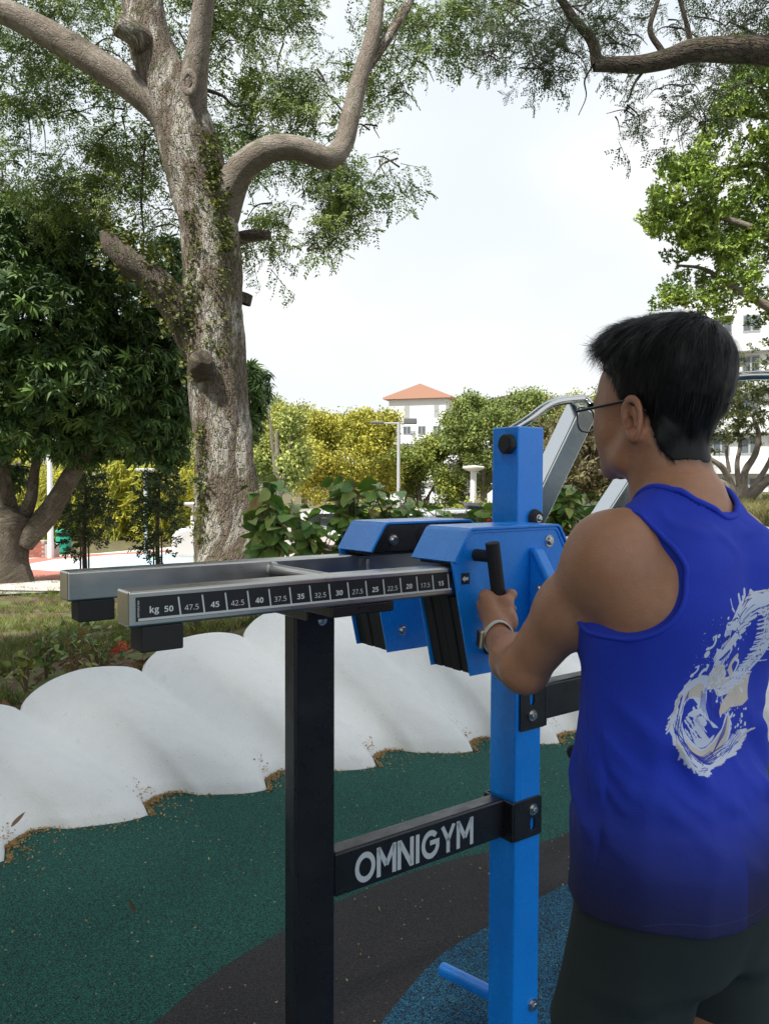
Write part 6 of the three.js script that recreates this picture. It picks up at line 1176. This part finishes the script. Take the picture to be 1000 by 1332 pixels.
{ // orange-brown flower bits swept into the notches, pale ones scattered over the green rubber
  const R = rng(101), list = [], chip = leafGeo(0.011, 0.0075, 0.5, 0.4, 2);
  for (let k = 4; k < 14; k++) for (let i = 0; i < 560; i++) {
    const edge = R(), s0 = edge < 0.3 ? -0.07 * R() : edge < 0.85 ? 0.42 * R() * R() : 0.9 * R(), f = moundPoint(k + s0, 0), w = VALLEYS[k], tx = w[3] - w[0], td = w[4] - w[1], L = Math.hypot(tx, td), o = 0.004 + (s0 < 0 ? 0.02 : 0.055) * R() * R() + (R() < 0.22 ? 0.3 * R() * R() : 0);
    let x = f.x + tx / L * o + (R() - 0.5) * 0.012, z = f.z - td / L * o + (R() - 0.5) * 0.012, y = 0.004 + 0.008 * R() * Math.exp(-o * 20);
    if (R() < 0.05) { const m = moundPoint(k - 0.02 + 0.14 * R(), 0.02 + 0.12 * R() * R()); x = m.x; y = m.y + 0.004; z = m.z; }
    const t = R(); list.push({ p: V(x, y, z), q: quat(V(R() - 0.5, (R() - 0.5) * 0.5, R() - 0.5), R() * 6), s: 0.6 + 0.8 * R(), c: lin(lerp(0.34, 0.62, t), lerp(0.2, 0.42, t), lerp(0.08, 0.18, t)) });
  }
  for (let i = 0; i < 1500; i++) { const x = -2.6 + 5 * R(), d = 1.6 + 2.9 * R(); if (d > edgeAt(Math.atan2(x, d), 3, 4)[0] * Math.cos(Math.atan2(x, d)) - 0.02 - 0.1 * R()) continue; const t = R(); list.push({ p: V(x, 0.004, -d), q: quat(V(R() - 0.5, (R() - 0.5) * 0.4, R() - 0.5), R() * 6), s: 0.5 + 0.8 * R() * R(), c: lin(lerp(0.4, 0.65, t), lerp(0.3, 0.55, t), lerp(0.1, 0.3, t)) }); }
  tag(instances('flower_litter', chip, LEAF_DULL, null, list), 'orange-brown flower bits swept along the foot of the white mound', 'litter', null, 'stuff');
  const dl = leafGeo(0.075, 0.03, 0.5, -0.35, 5);
  const g1 = groundPoint(15, 1100), leaf1 = mesh('dead_leaf', dl, std(lin(0.2, 0.12, 0.07), 0.8, { side: THREE.DoubleSide })); leaf1.position.set(g1[0] - 0.03, 0.05, -g1[1] - 0.06); leaf1.rotation.set(0.2, 0.8, 0.25); tag(leaf1, 'curled brown leaf at the foot of the white mound', 'leaf');
  const g2 = groundPoint(177, 1195), leaf2 = mesh('dead_leaf', dl, std(lin(0.1, 0.07, 0.035), 0.8, { side: THREE.DoubleSide })); leaf2.position.set(g2[0], 0.012, -g2[1]); leaf2.rotation.set(0.9, 2.1, 0); leaf2.scale.set(0.8, 0.8, 0.4); tag(leaf2, 'thin dark leaf lying on the green rubber', 'leaf');
}
// staked saplings
for (const [px, label, seed] of [[111, 'slender staked sapling beside the green bin', 111], [206, 'slender staked sapling in front of the blue court', 112]]) {
  const D = 15, b = at(px, 745, D), B = V(b.x, heightAt(b.x, D), -D), t = thing('sapling', label, 'tree', B, 0, 'staked saplings'), R = rng(seed), rel = (pts) => pts.map(([x, y, z, r]) => [x - B.x, y - B.y, z - B.z, r]);
  mesh('trunk', limb(rel(L2([[px, 750, 3.2], [px - 1, 690, 2.6], [px + 1, 640, 1.8], [px, 612, 0.8]], D)), 8, 6, 0.02), BARK_DARK, t);
  for (const s of [-6, 5]) mesh('stake', limb(rel(L2([[px + s, 750, 1.3], [px + s * 0.9, 690, 1.2]], D)), 6, 3, 0), STEM, t);
  const list = crownList([[px, 640, 24, 26, D, 0.45, 120], [px + 2, 672, 26, 24, D, 0.45, 105], [px - 2, 705, 20, 20, D, 0.4, 50], [px + 2, 615, 16, 14, D, 0.3, 40]], R, { gap: 3, cut: -0.2, size: 0.62, lift: -0.1, c0: [0.03, 0.06, 0.018], c1: [0.07, 0.12, 0.03], shell: 0.3 });
  for (const e of list) e.p.sub(B); instances('crown', sprays.twig, LEAF_DULL, t, list);
}
// bamboo and palms beyond the court
{
  const R = rng(121), spots = [[-30, 42, 560], [25, 44, 570], [70, 41, 585], [105, 45, 560], [140, 42, 575], [172, 44, 560], [205, 41, 590], [235, 45, 570], [262, 42, 580]];
  const names = ['beside the dark tree trunk', 'behind the white lamp pole', 'behind the green bin', 'beyond the red track, right of the bin', 'beyond the red track, behind the first sapling', 'beyond the court, between the saplings', 'behind the tall grey lamp post', 'beyond the court, near the big trunk', 'beyond the court, against the big trunk'];
  spots.forEach(([px, D, topY], i) => {
    const b = at(px, 700, D), B = V(b.x, heightAt(b.x, D), -D), t = thing('bamboo_clump', 'sunlit yellow-green bamboo clump ' + names[i], 'bamboo', B, 0, 'bamboo beyond the court'), st = [], list = [], H = at(px, topY, D).y - B.y;
    for (let k = 0; k < 15; k++) {
      const a = R() * 6.28, lean = 0.5 + 1.3 * R(), h = H * (0.7 + 0.35 * R()), e = [Math.cos(a) * lean * 1.15, h, Math.sin(a) * lean];
      st.push(limb([[Math.cos(a) * 0.3, 0, Math.sin(a) * 0.3, 0.045], [e[0] * 0.45, h * 0.6, e[2] * 0.45, 0.035], [e[0], h, e[2], 0.012]], 6, 5, 0));
      for (let j = 0; j < 26; j++) { const f = 0.12 + 0.88 * R(), o = V(e[0] * f * f + (R() - 0.5) * 1.0, h * f + (R() - 0.5) * 0.5, e[2] * f * f + (R() - 0.5) * 1.0), tt = R(), tone = 0.7 + 0.5 * R(); list.push({ p: o, q: quat(V(R() - 0.5, -0.25 + 0.4 * (R() - 0.5), R() - 0.5), R() - 0.5), s: 0.8 + 0.6 * R(), c: lin(lerp(0.26, 0.5, tt) * tone, lerp(0.3, 0.46, tt) * tone, 0.035 * tone) }); }
    }
    mesh('culms', merge(st), std(lin(0.3, 0.29, 0.1), 0.6), t); instances('foliage', sprays.bamboo, LEAF_FAR, t, list);
  });
}
// far trees
function farTree(px, D, blobs, c0, c1, seed, label, opts = {}) {
  const b = at(px, 690, D), B = V(b.x, heightAt(b.x, D), -D), t = thing(opts.name || 'park_tree', label, 'tree', B, 0, 'trees beyond the garden'), R = rng(seed), top = blobs[0];
  const c = at(top[0], top[1], D), st = [limb([[0, -0.1, 0, 0.22], [(c.x - B.x) * 0.3, (c.y - B.y) * 0.5, 0, 0.17], [c.x - B.x, c.y - B.y, 0, 0.06]], 10, 8, 0.04)];
  mesh('trunk', st[0], BARK_LIMB, t);
  for (const q of blobs.slice(0, 6)) { const e = at(q[0], q[1], q[4]); mesh('limb', limb([[(c.x - B.x) * 0.25, (c.y - B.y) * 0.42, 0, 0.1], [(e.x - B.x) * 0.6, (e.y - B.y) * 0.72, (e.z - B.z) * 0.5, 0.06], [e.x - B.x, e.y - B.y, e.z - B.z, 0.03]], 7, 6, 0.04), BARK_LIMB, t); }
  const more = blobs.flatMap(b => [[...b.slice(0, 6), Math.round(b[6] * 1.2)], ...[0, 1, 2, 3, 4, 5, 6].map(() => [b[0] + (R() - 0.5) * 2.1 * b[2], b[1] - R() * 1.05 * b[3], b[2] * 0.32, b[3] * 0.3, b[4], b[5] * 0.5, Math.round(b[6] * 0.12)])]);
  const list = crownList(more, R, { gap: 0.6, cut: -0.02, lift: 0.1, size: opts.size || 0.95, c0, c1, shell: 0.5 });
  for (const e of list) e.p.sub(B); instances('crown', sprays.clump, LEAF_FAR, t, list);
}
const YG0 = [0.26, 0.27, 0.035], YG1 = [0.5, 0.47, 0.06], MG0 = [0.1, 0.16, 0.035], MG1 = [0.29, 0.34, 0.08];
farTree(362, 30, [[360, 560, 26, 34, 30, 1.2, 150], [372, 600, 30, 30, 30, 1.2, 140], [340, 620, 26, 30, 30, 1.2, 120], [350, 530, 12, 14, 30, 0.5, 34], [380, 560, 14, 20, 30, 0.6, 34]], [0.2, 0.25, 0.06], [0.4, 0.42, 0.1], 131, 'pale yellow-green tree just right of the big trunk');
farTree(440, 40, [[440, 580, 34, 34, 40, 2, 210], [410, 600, 30, 32, 40, 2, 170], [470, 590, 34, 40, 40, 2, 220], [490, 560, 26, 22, 40, 1.4, 120], [425, 560, 20, 16, 40, 1, 70], [450, 630, 70, 24, 40, 2, 240]], YG0, YG1, 132, 'golden-green tree left of the white block with the red roof');
farTree(545, 44, [[545, 615, 34, 36, 44, 2, 230], [578, 604, 30, 32, 44, 2, 190], [520, 620, 26, 32, 44, 2, 170], [560, 640, 60, 22, 44, 2, 200]], MG0, [0.34, 0.37, 0.06], 133, 'green tree behind the street light, below the white block');
farTree(630, 42, [[625, 560, 40, 36, 42, 2.2, 280], [600, 545, 26, 24, 42, 1.6, 120], [660, 550, 36, 30, 42, 2, 210], [640, 600, 50, 34, 42, 2.2, 290], [618, 528, 14, 12, 42, 0.8, 40], [690, 575, 36, 36, 42, 2, 210]], MG0, MG1, 134, 'broad green tree behind the blue post');
farTree(735, 46, [[735, 560, 36, 36, 46, 2.2, 260], [710, 540, 26, 22, 46, 1.6, 110], [770, 570, 40, 40, 46, 2.2, 280], [740, 610, 60, 34, 46, 2.4, 280], [758, 532, 22, 14, 46, 1, 60]], [0.15, 0.19, 0.04], [0.38, 0.38, 0.08], 135, 'green tree behind the slanting steel beam');
farTree(395, 48, [[400, 570, 40, 34, 48, 2.4, 260], [370, 590, 30, 40, 48, 2.2, 190], [440, 565, 40, 26, 48, 2.2, 220]], YG0, [0.42, 0.42, 0.07], 140, 'pale green tree behind the golden-green tree');
farTree(840, 48, [[840, 570, 60, 50, 48, 2.6, 420], [880, 600, 40, 50, 48, 2.4, 280], [820, 540, 40, 30, 48, 2, 190]], MG0, MG1, 136, 'green tree directly behind the head of the person');
farTree(300, 52, [[300, 560, 60, 60, 52, 3, 420], [240, 570, 50, 50, 52, 3, 330], [180, 560, 50, 50, 52, 3, 330], [330, 600, 50, 60, 52, 3, 340]], MG0, MG1, 137, 'green tree rising behind the bamboo and the big trunk');
farTree(80, 54, [[80, 550, 70, 60, 54, 3, 480], [0, 540, 70, 70, 54, 3, 480], [-80, 540, 60, 80, 54, 3, 380]], MG0, MG1, 138, 'green tree rising behind the bamboo on the side of the brick planter');
farTree(590, 27, [[560, 690, 60, 26, 27, 2, 150], [480, 690, 50, 24, 27, 2, 140], [400, 690, 50, 24, 27, 2, 140], [640, 680, 40, 24, 27, 2, 110]], [0.18, 0.24, 0.04], [0.4, 0.42, 0.06], 139, 'low yellow-green bush beyond the parked cars', { name: 'low_bush', size: 0.6 });
{ // crooked tree at the right
  const D = 21, b = at(968, 655, D), B = V(b.x, heightAt(b.x, D), -D), t = thing('crooked_tree', 'crooked tree with many bare spreading limbs in front of the white building', 'tree', B), R = rng(141), rel = (pts) => pts.map(([x, y, z, r]) => [x - B.x, y - B.y, z - B.z, r]);
  mesh('trunk', limb(rel(L2([[966, 665, 13], [964, 645, 11], [962, 632, 9]], D)), 14, 6, 0.06), BARK_LIMB, t);
  for (const l of [[[962, 645, 7], [940, 630, 5.5], [915, 622, 4.5], [890, 610, 3.5]], [[955, 640, 5], [940, 610, 4], [925, 598, 3], [905, 590, 2]], [[966, 645, 6], [968, 615, 4.5], [982, 590, 4], [986, 565, 3], [978, 540, 2]], [[962, 640, 4], [958, 605, 3], [962, 575, 2.5], [955, 550, 1.6]], [[972, 648, 8], [990, 630, 6.5], [1010, 618, 6], [1050, 600, 5]], [[975, 640, 4], [1000, 600, 3], [1010, 560, 2]], [[948, 615, 2.5], [945, 580, 1.8], [960, 555, 1.2], [950, 540, 0.8]], [[985, 640, 4], [1000, 628, 3], [1020, 640, 2]]]) mesh('limb', limb(rel(L2(l, D)), 9, 7, 0.05, l[0][0]), BARK_LIMB, t);
  const list = crownList([[975, 520, 45, 26, D, 1.2, 170], [935, 545, 30, 20, D, 0.9, 80], [985, 560, 34, 20, D, 1, 80], [925, 575, 18, 14, D, 0.6, 34], [1000, 480, 50, 30, D, 1.4, 150], [955, 500, 34, 20, D, 1, 90], [930, 520, 24, 14, D, 0.8, 40], [985, 535, 30, 14, D, 0.8, 50]], R, { gap: 1.4, cut: -0.12, size: 0.8, lift: 0.1, c0: [0.07, 0.11, 0.03], c1: [0.2, 0.21, 0.05], shell: 0.3 });
  for (const e of list) e.p.sub(B); instances('crown', sprays.twig, LEAF, t, list);
}
// ---------------------------------------------------------------- buildings
const WALL = std(lin(0.74, 0.75, 0.76), 0.85), WALL2 = std(lin(0.64, 0.66, 0.69), 0.85), ROOF = std(lin(0.46, 0.25, 0.18), 0.85), ROOFGREY = std(lin(0.1, 0.1, 0.1), 0.8), GLASS = std(lin(0.1, 0.12, 0.14), 0.15), FRAME = std(lin(0.35, 0.36, 0.37), 0.6);
function block(name, label, px, D, baseY, w, h, dep, turn, rows, cols, opts) {
  const b = at(px, baseY, D), t = thing(name, label, 'building', V(b.x, -2.5, -D), turn); const y0 = b.y + 2.5;
  const H = y0 + h;
  mesh('wall', rbox(-w / 2, w / 2, 0, H, -dep, 0, 0.05, 1), WALL, t);
  for (let r = 0; r < rows; r++) {
    const y = H - opts.top - r * opts.floor; mesh('balcony_band', rbox(-w / 2 - 0.1, w / 2 + 0.1, y - opts.floor * 0.5, y - opts.floor * 0.18, 0.02, 0.5, 0.04, 1), WALL2, t);
    for (let c = 0; c < cols; c++) { const x = -w / 2 + (c + 0.5) * w / cols, ww = w / cols * opts.ww; if (opts.ww === 0.5 && c % 2) mesh('air_conditioner', rbox(x + ww * 0.62, x + ww * 0.62 + 0.5, y - 0.1, y + 0.5, 0.02, 0.4, 0.03, 1), FRAME, t);
      const wi = mesh('window', rbox(x - ww / 2, x + ww / 2, y, y + opts.floor * 0.42, 0.01, 0.08, 0.02, 1), FRAME, t); for (const s of [0, 1]) mesh('pane', rbox(x - ww / 2 + 0.06 + s * ww / 2, x - 0.05 + s * ww / 2, y + 0.08, y + opts.floor * 0.42 - 0.08, 0.03, 0.1, 0.01, 1), GLASS, wi); }
  }
  return [t, H];
}
{ // white block with red pitched roof
  const D = 110, k = D / FOCAL; const [t, H] = block('apartment_block', 'white apartment block with a red tiled roof above the trees', 548, D, 640, 100 * k, 93 * k, 9, -0.32, 4, 5, { top: 1.9, floor: 2.7, ww: 0.5 });
  const w = 100 * k; // taller stair block with the pitched roof
  mesh('upper_wall', rbox(-w / 2 + 0.4, w / 2 - 2, H, H + 3.0, -8, -0.4, 0.05, 1), WALL, t);
  const g = new THREE.ExtrudeGeometry(poly([[-w / 2 - 0.3, 0], [w / 2 - 1.2, 0], [w / 2 - 1.2, 0.25], [w / 2 - 5.5, 2.0], [-w / 2 - 0.3, 0.25]]), { depth: 8.6, bevelEnabled: false }); g.translate(0, H + 3.0, -8.4); mesh('roof', boxUV(g), ROOF, t);
  for (const x of [-2.6, 1.6]) mesh('window', rbox(x, x + 0.7, H + 0.4, H + 2.2, -0.42, -0.34, 0.02, 1), FRAME, t);
}
{ const D = 130, k = D / FOCAL; const [t, H] = block('apartment_block', 'white block with a flat dark roof behind the broad green tree', 662, D, 640, 62 * k, 108 * k, 9, -0.2, 2, 4, { top: 5, floor: 3, ww: 0.5 });
  const w = 62 * k; mesh('roof', boxUV(new THREE.ExtrudeGeometry(poly([[-w / 2 - 1.2, 0.9], [w / 2 + 1.2, 0.5], [w / 2 + 1.2, 0.8], [0.4, 2.3], [-w / 2 - 1.2, 1.2]]), { depth: 10, bevelEnabled: false }).translate(0, H, -9.5)), ROOFGREY, t); mesh('parapet', rbox(-w / 2 + 1, w / 2 - 1, H, H + 0.95, -8, -0.6, 0.03, 1), WALL, t); }
{ const D = 46, k = D / FOCAL; block('apartment_block', 'long white building with rows of windows behind the crooked tree', 1010, D, 650, 240 * k, 262 * k, 8, -0.35, 5, 7, { top: 1.9, floor: 2.35, ww: 0.62 }); }
// ---------------------------------------------------------------- lamps, bin, planter, cars
const POLE = std(lin(0.4, 0.42, 0.43), 0.5), WHITEP = std(lin(0.7, 0.7, 0.7), 0.5);
function lampPost(px, D, topPx, label, kind, r = 0.06) {
  const b = at(px, 690, D), B = V(b.x, heightAt(b.x, D), -D), h = at(px, topPx, D).y - B.y, t = thing(kind === 'street' ? 'street_light' : kind === 'pole' ? 'lamp_pole' : 'park_lamp', label, 'lamp post', B);
  mesh('pole', cyl([0, 0, 0], [0, h, 0], r, r * 0.8, 14), kind === 'white' || kind === 'park' ? WHITEP : POLE, t);
  if (kind === 'street') { mesh('arm', cyl([-0.9, h - 0.05, 0], [0.5, h - 0.05, 0], 0.035, 0.035, 8), POLE, t); for (const s of [-0.95, 0.45]) mesh('lamp_head', rbox(s - 0.25, s + 0.32, h - 0.08, h + (s > 0 ? 0.16 : 0.03), -0.15, 0.15, 0.04, 2), std(lin(0.13, 0.13, 0.14), 0.5), t); }
  if (kind === 'park') { const g = new THREE.LatheGeometry([[0.001, 0.0], [0.18, 0.0], [0.4, 0.1], [0.42, 0.15], [0.36, 0.19], [0.001, 0.22]].map(p => new THREE.Vector2(...p)), 24); g.translate(0, h, 0); mesh('lamp_head', boxUV(toCreasedNormals(g, 0.7)), WHITEP, t); }
  if (kind === 'pole') mesh('lamp_head', rbox(-0.28, 0.28, h - 0.02, h + 0.07, -0.14, 0.14, 0.03, 2), POLE, t);
}
lampPost(518, 34, 549, 'tall grey street light with two heads between the far trees', 'street', 0.085);
lampPost(615, 30, 613, 'white park lamp with a flat round head behind the hedge', 'park', 0.14);
lampPost(190, 26, 612, 'slim dark lamp post behind the second sapling', 'pole', 0.07);
lampPost(250, 38, 659, 'small park lamp near the big trunk, in front of the bamboo', 'park', 0.07);
lampPost(66, 26, 596, 'white pole behind the forked limbs of the dark tree', 'white', 0.1);
{ const D = 33, b = at(83, 700, D), B = V(b.x, heightAt(b.x, D) + 0.04, -D), t = thing('litter_bin', 'green litter bin standing beside the red track', 'bin', B), G = std(lin(0.012, 0.3, 0.2), 0.5);
  const lathe = (p) => boxUV(toCreasedNormals(new THREE.LatheGeometry(p.map(q => new THREE.Vector2(...q)), 24), 0.6));
  mesh('body', lathe([[0.001, 0], [0.27, 0], [0.3, 0.04], [0.31, 0.62], [0.3, 0.66], [0.001, 0.66]]), G, t); mesh('hood', lathe([[0.22, 0.66], [0.23, 0.84], [0.32, 0.84], [0.33, 0.9], [0.24, 0.96], [0.001, 0.97]]), G, t); mesh('opening', rbox(-0.15, 0.15, 0.69, 0.81, 0.17, 0.236, 0.01, 1), BLACKHOLE, t); }
{ const D = 27, b = at(34, 725, D), B = V(b.x, heightAt(b.x, D), -D), t = thing('brick_planter', 'low red brick planter at the end of the pale kerb', 'planter', B), R = rng(151), geo = rbox(-0.11, 0.11, -0.035, 0.035, -0.05, 0.05, 0.006, 1), tones = [[0.3, 0.1, 0.07], [0.26, 0.09, 0.065], [0.34, 0.12, 0.085]].map(c => std(lin(...c), 0.9));
  mesh('mortar', rbox(-0.72, 0.62, 0, 0.62, -0.5, -0.012, 0.01, 1), std(lin(0.36, 0.33, 0.3), 0.95), t);
  for (let r = 0; r < 8; r++) for (let c = 0; c < 6; c++) { const x = -0.61 + c * 0.23 + (r % 2) * 0.1; if (x > 0.6) continue; const m = mesh('brick', geo, tones[Math.floor(R() * 3)], t); m.position.set(x, 0.045 + r * 0.077, -0.05); }
  mesh('kerb_end', rbox(0.63, 0.95, 0, 0.5, -0.5, 0.0, 0.02, 1), std(lin(0.4, 0.38, 0.36), 0.9), t); }
function car(px, D, label, paint, turn) {
  const b = at(px, 690, D), B = V(b.x, heightAt(b.x, D), -D), t = thing('parked_car', label, 'car', B, turn, 'cars parked beyond the hedge'), P = phys(paint, 0.35, { clearcoat: 0.8, clearcoatRoughness: 0.1, metalness: 0.2 }), G = std(lin(0.03, 0.035, 0.04), 0.08), T = std(lin(0.02, 0.02, 0.02), 0.8);
  const prof = new THREE.Shape(); prof.moveTo(-2.1, 0.3); prof.lineTo(2.1, 0.3); prof.quadraticCurveTo(2.2, 0.6, 2.05, 0.75); prof.quadraticCurveTo(1.6, 0.92, 1.05, 0.97); prof.quadraticCurveTo(0.6, 1.4, 0.1, 1.45); prof.lineTo(-0.9, 1.45); prof.quadraticCurveTo(-1.5, 1.38, -1.75, 1.0); prof.quadraticCurveTo(-2.2, 0.95, -2.15, 0.6); prof.closePath();
  const g = new THREE.ExtrudeGeometry(prof, { depth: 1.5, bevelEnabled: true, bevelSize: 0.08, bevelThickness: 0.1, bevelOffset: -0.08, bevelSegments: 3, curveSegments: 10 }); g.translate(0, 0, -0.75); mesh('body', boxUV(g), P, t);
  for (const s of [1, -1]) { const z0 = s > 0 ? 0.845 : -0.86; mesh('side_window', extrude(poly([[-1.35, 1.0], [0.75, 1.0], [0.15, 1.36], [-0.85, 1.37]]), 0.015, 0.002).translate(0, 0, z0), G, t); for (const x of [-1.3, 1.3]) { const w = mesh('wheel', cyl([x, 0.31, s * 0.66], [x, 0.31, s * 0.87], 0.31, 0.31, 24, 0.03), T, t); mesh('rim', cyl([x, 0.31, s * 0.872], [x, 0.31, s * 0.885], 0.19, 0.18, 16), BOLT, w); } mesh('headlight', rbox(1.98, 2.08, 0.62, 0.76, s * 0.55 - 0.14, s * 0.55 + 0.14, 0.02, 1), WHITEP, t); }
  { const q = rbox(-0.58, 0.58, -0.012, 0.012, -0.64, 0.64, 0.005, 1); q.rotateZ(-0.72); q.translate(0.63, 1.23, 0); mesh('windscreen', q, G, t); } mesh('aerial', cyl([-0.4, 1.44, 0], [-0.42, 1.62, 0], 0.008, 0.006, 6), T, t);
}
car(600, 21, 'silver car with an aerial parked behind the sparse shrub', lin(0.42, 0.44, 0.46), 0.3);
car(350, 19, 'white car parked behind the shrub beside the big trunk', lin(0.75, 0.75, 0.75), 0.1);
car(445, 22, 'white car parked behind the tallest shrub', lin(0.75, 0.75, 0.75), 0.2);
// ---------------------------------------------------------------- stainless steel frame behind the man
{
  const D = 3.0, t0 = at(672, 700, D), t = thing('steel_exercise_frame', 'stainless steel exercise frame with slanting square beams and bent handlebars behind the man', 'gym machine', V(t0.x, 0, -D)), B = t.position;
  const SS = std(lin(0.62, 0.63, 0.62), 0.3, { metalness: 1, roughnessMap: brushed });
  const bar = (a, b, w) => { const A = a.clone().sub(B), C = b.clone().sub(B), L = A.distanceTo(C), g = new RoundedBoxGeometry(w, L, w, 3, 0.008); g.rotateY(Math.PI / 4 - 0.3); const m = boxUV(g); m.applyQuaternion(new THREE.Quaternion().setFromUnitVectors(V(0, 1, 0), C.clone().sub(A).normalize())); m.translate((A.x + C.x) / 2, (A.y + C.y) / 2, (A.z + C.z) / 2); return m; };
  const a1 = at(676, 700, 3.0), a2 = at(757, 531, 3.0), c1 = at(762, 712, 3.25), c2 = at(862, 560, 3.25);
  mesh('upright_post', merge([bar(V(a1.x, 0, a1.z), V(a1.x, a1.y + 0.02, a1.z), 0.085)]), SS, t); mesh('upright_post', bar(V(c1.x + 0.12, 0, c1.z), V(c1.x + 0.12, c1.y + 0.02, c1.z), 0.085), SS, t);
  mesh('slanting_beam', bar(a1, a2, 0.088), SS, t); mesh('slanting_beam', bar(c1, c2, 0.088), SS, t);
  const tube = (pts, r) => boxUV(new THREE.TubeGeometry(new THREE.CatmullRomCurve3(pts.map(p => p.sub(B)), false, 'centripetal'), 80, r, 14));
  mesh('handlebar', tube([at(655, 566, 2.9), at(688, 545, 2.92), at(708, 530, 2.95), at(722, 523.5, 2.97), at(745, 520, 3.0), at(760, 520, 3.02), at(768, 528, 3.0)], 0.0165), SS, t);
  mesh('handlebar', tube([at(862, 560, 3.25), at(868, 535, 3.22), at(890, 508, 3.2), at(920, 495, 3.18), at(955, 490, 3.15), at(1000, 488, 3.1), at(1060, 492, 3.05)], 0.0185), SS, t);
}
scene.traverse(o => { if (o.isMesh) { o.castShadow = o.receiveShadow = true; } });
renderer.render(scene, camera);
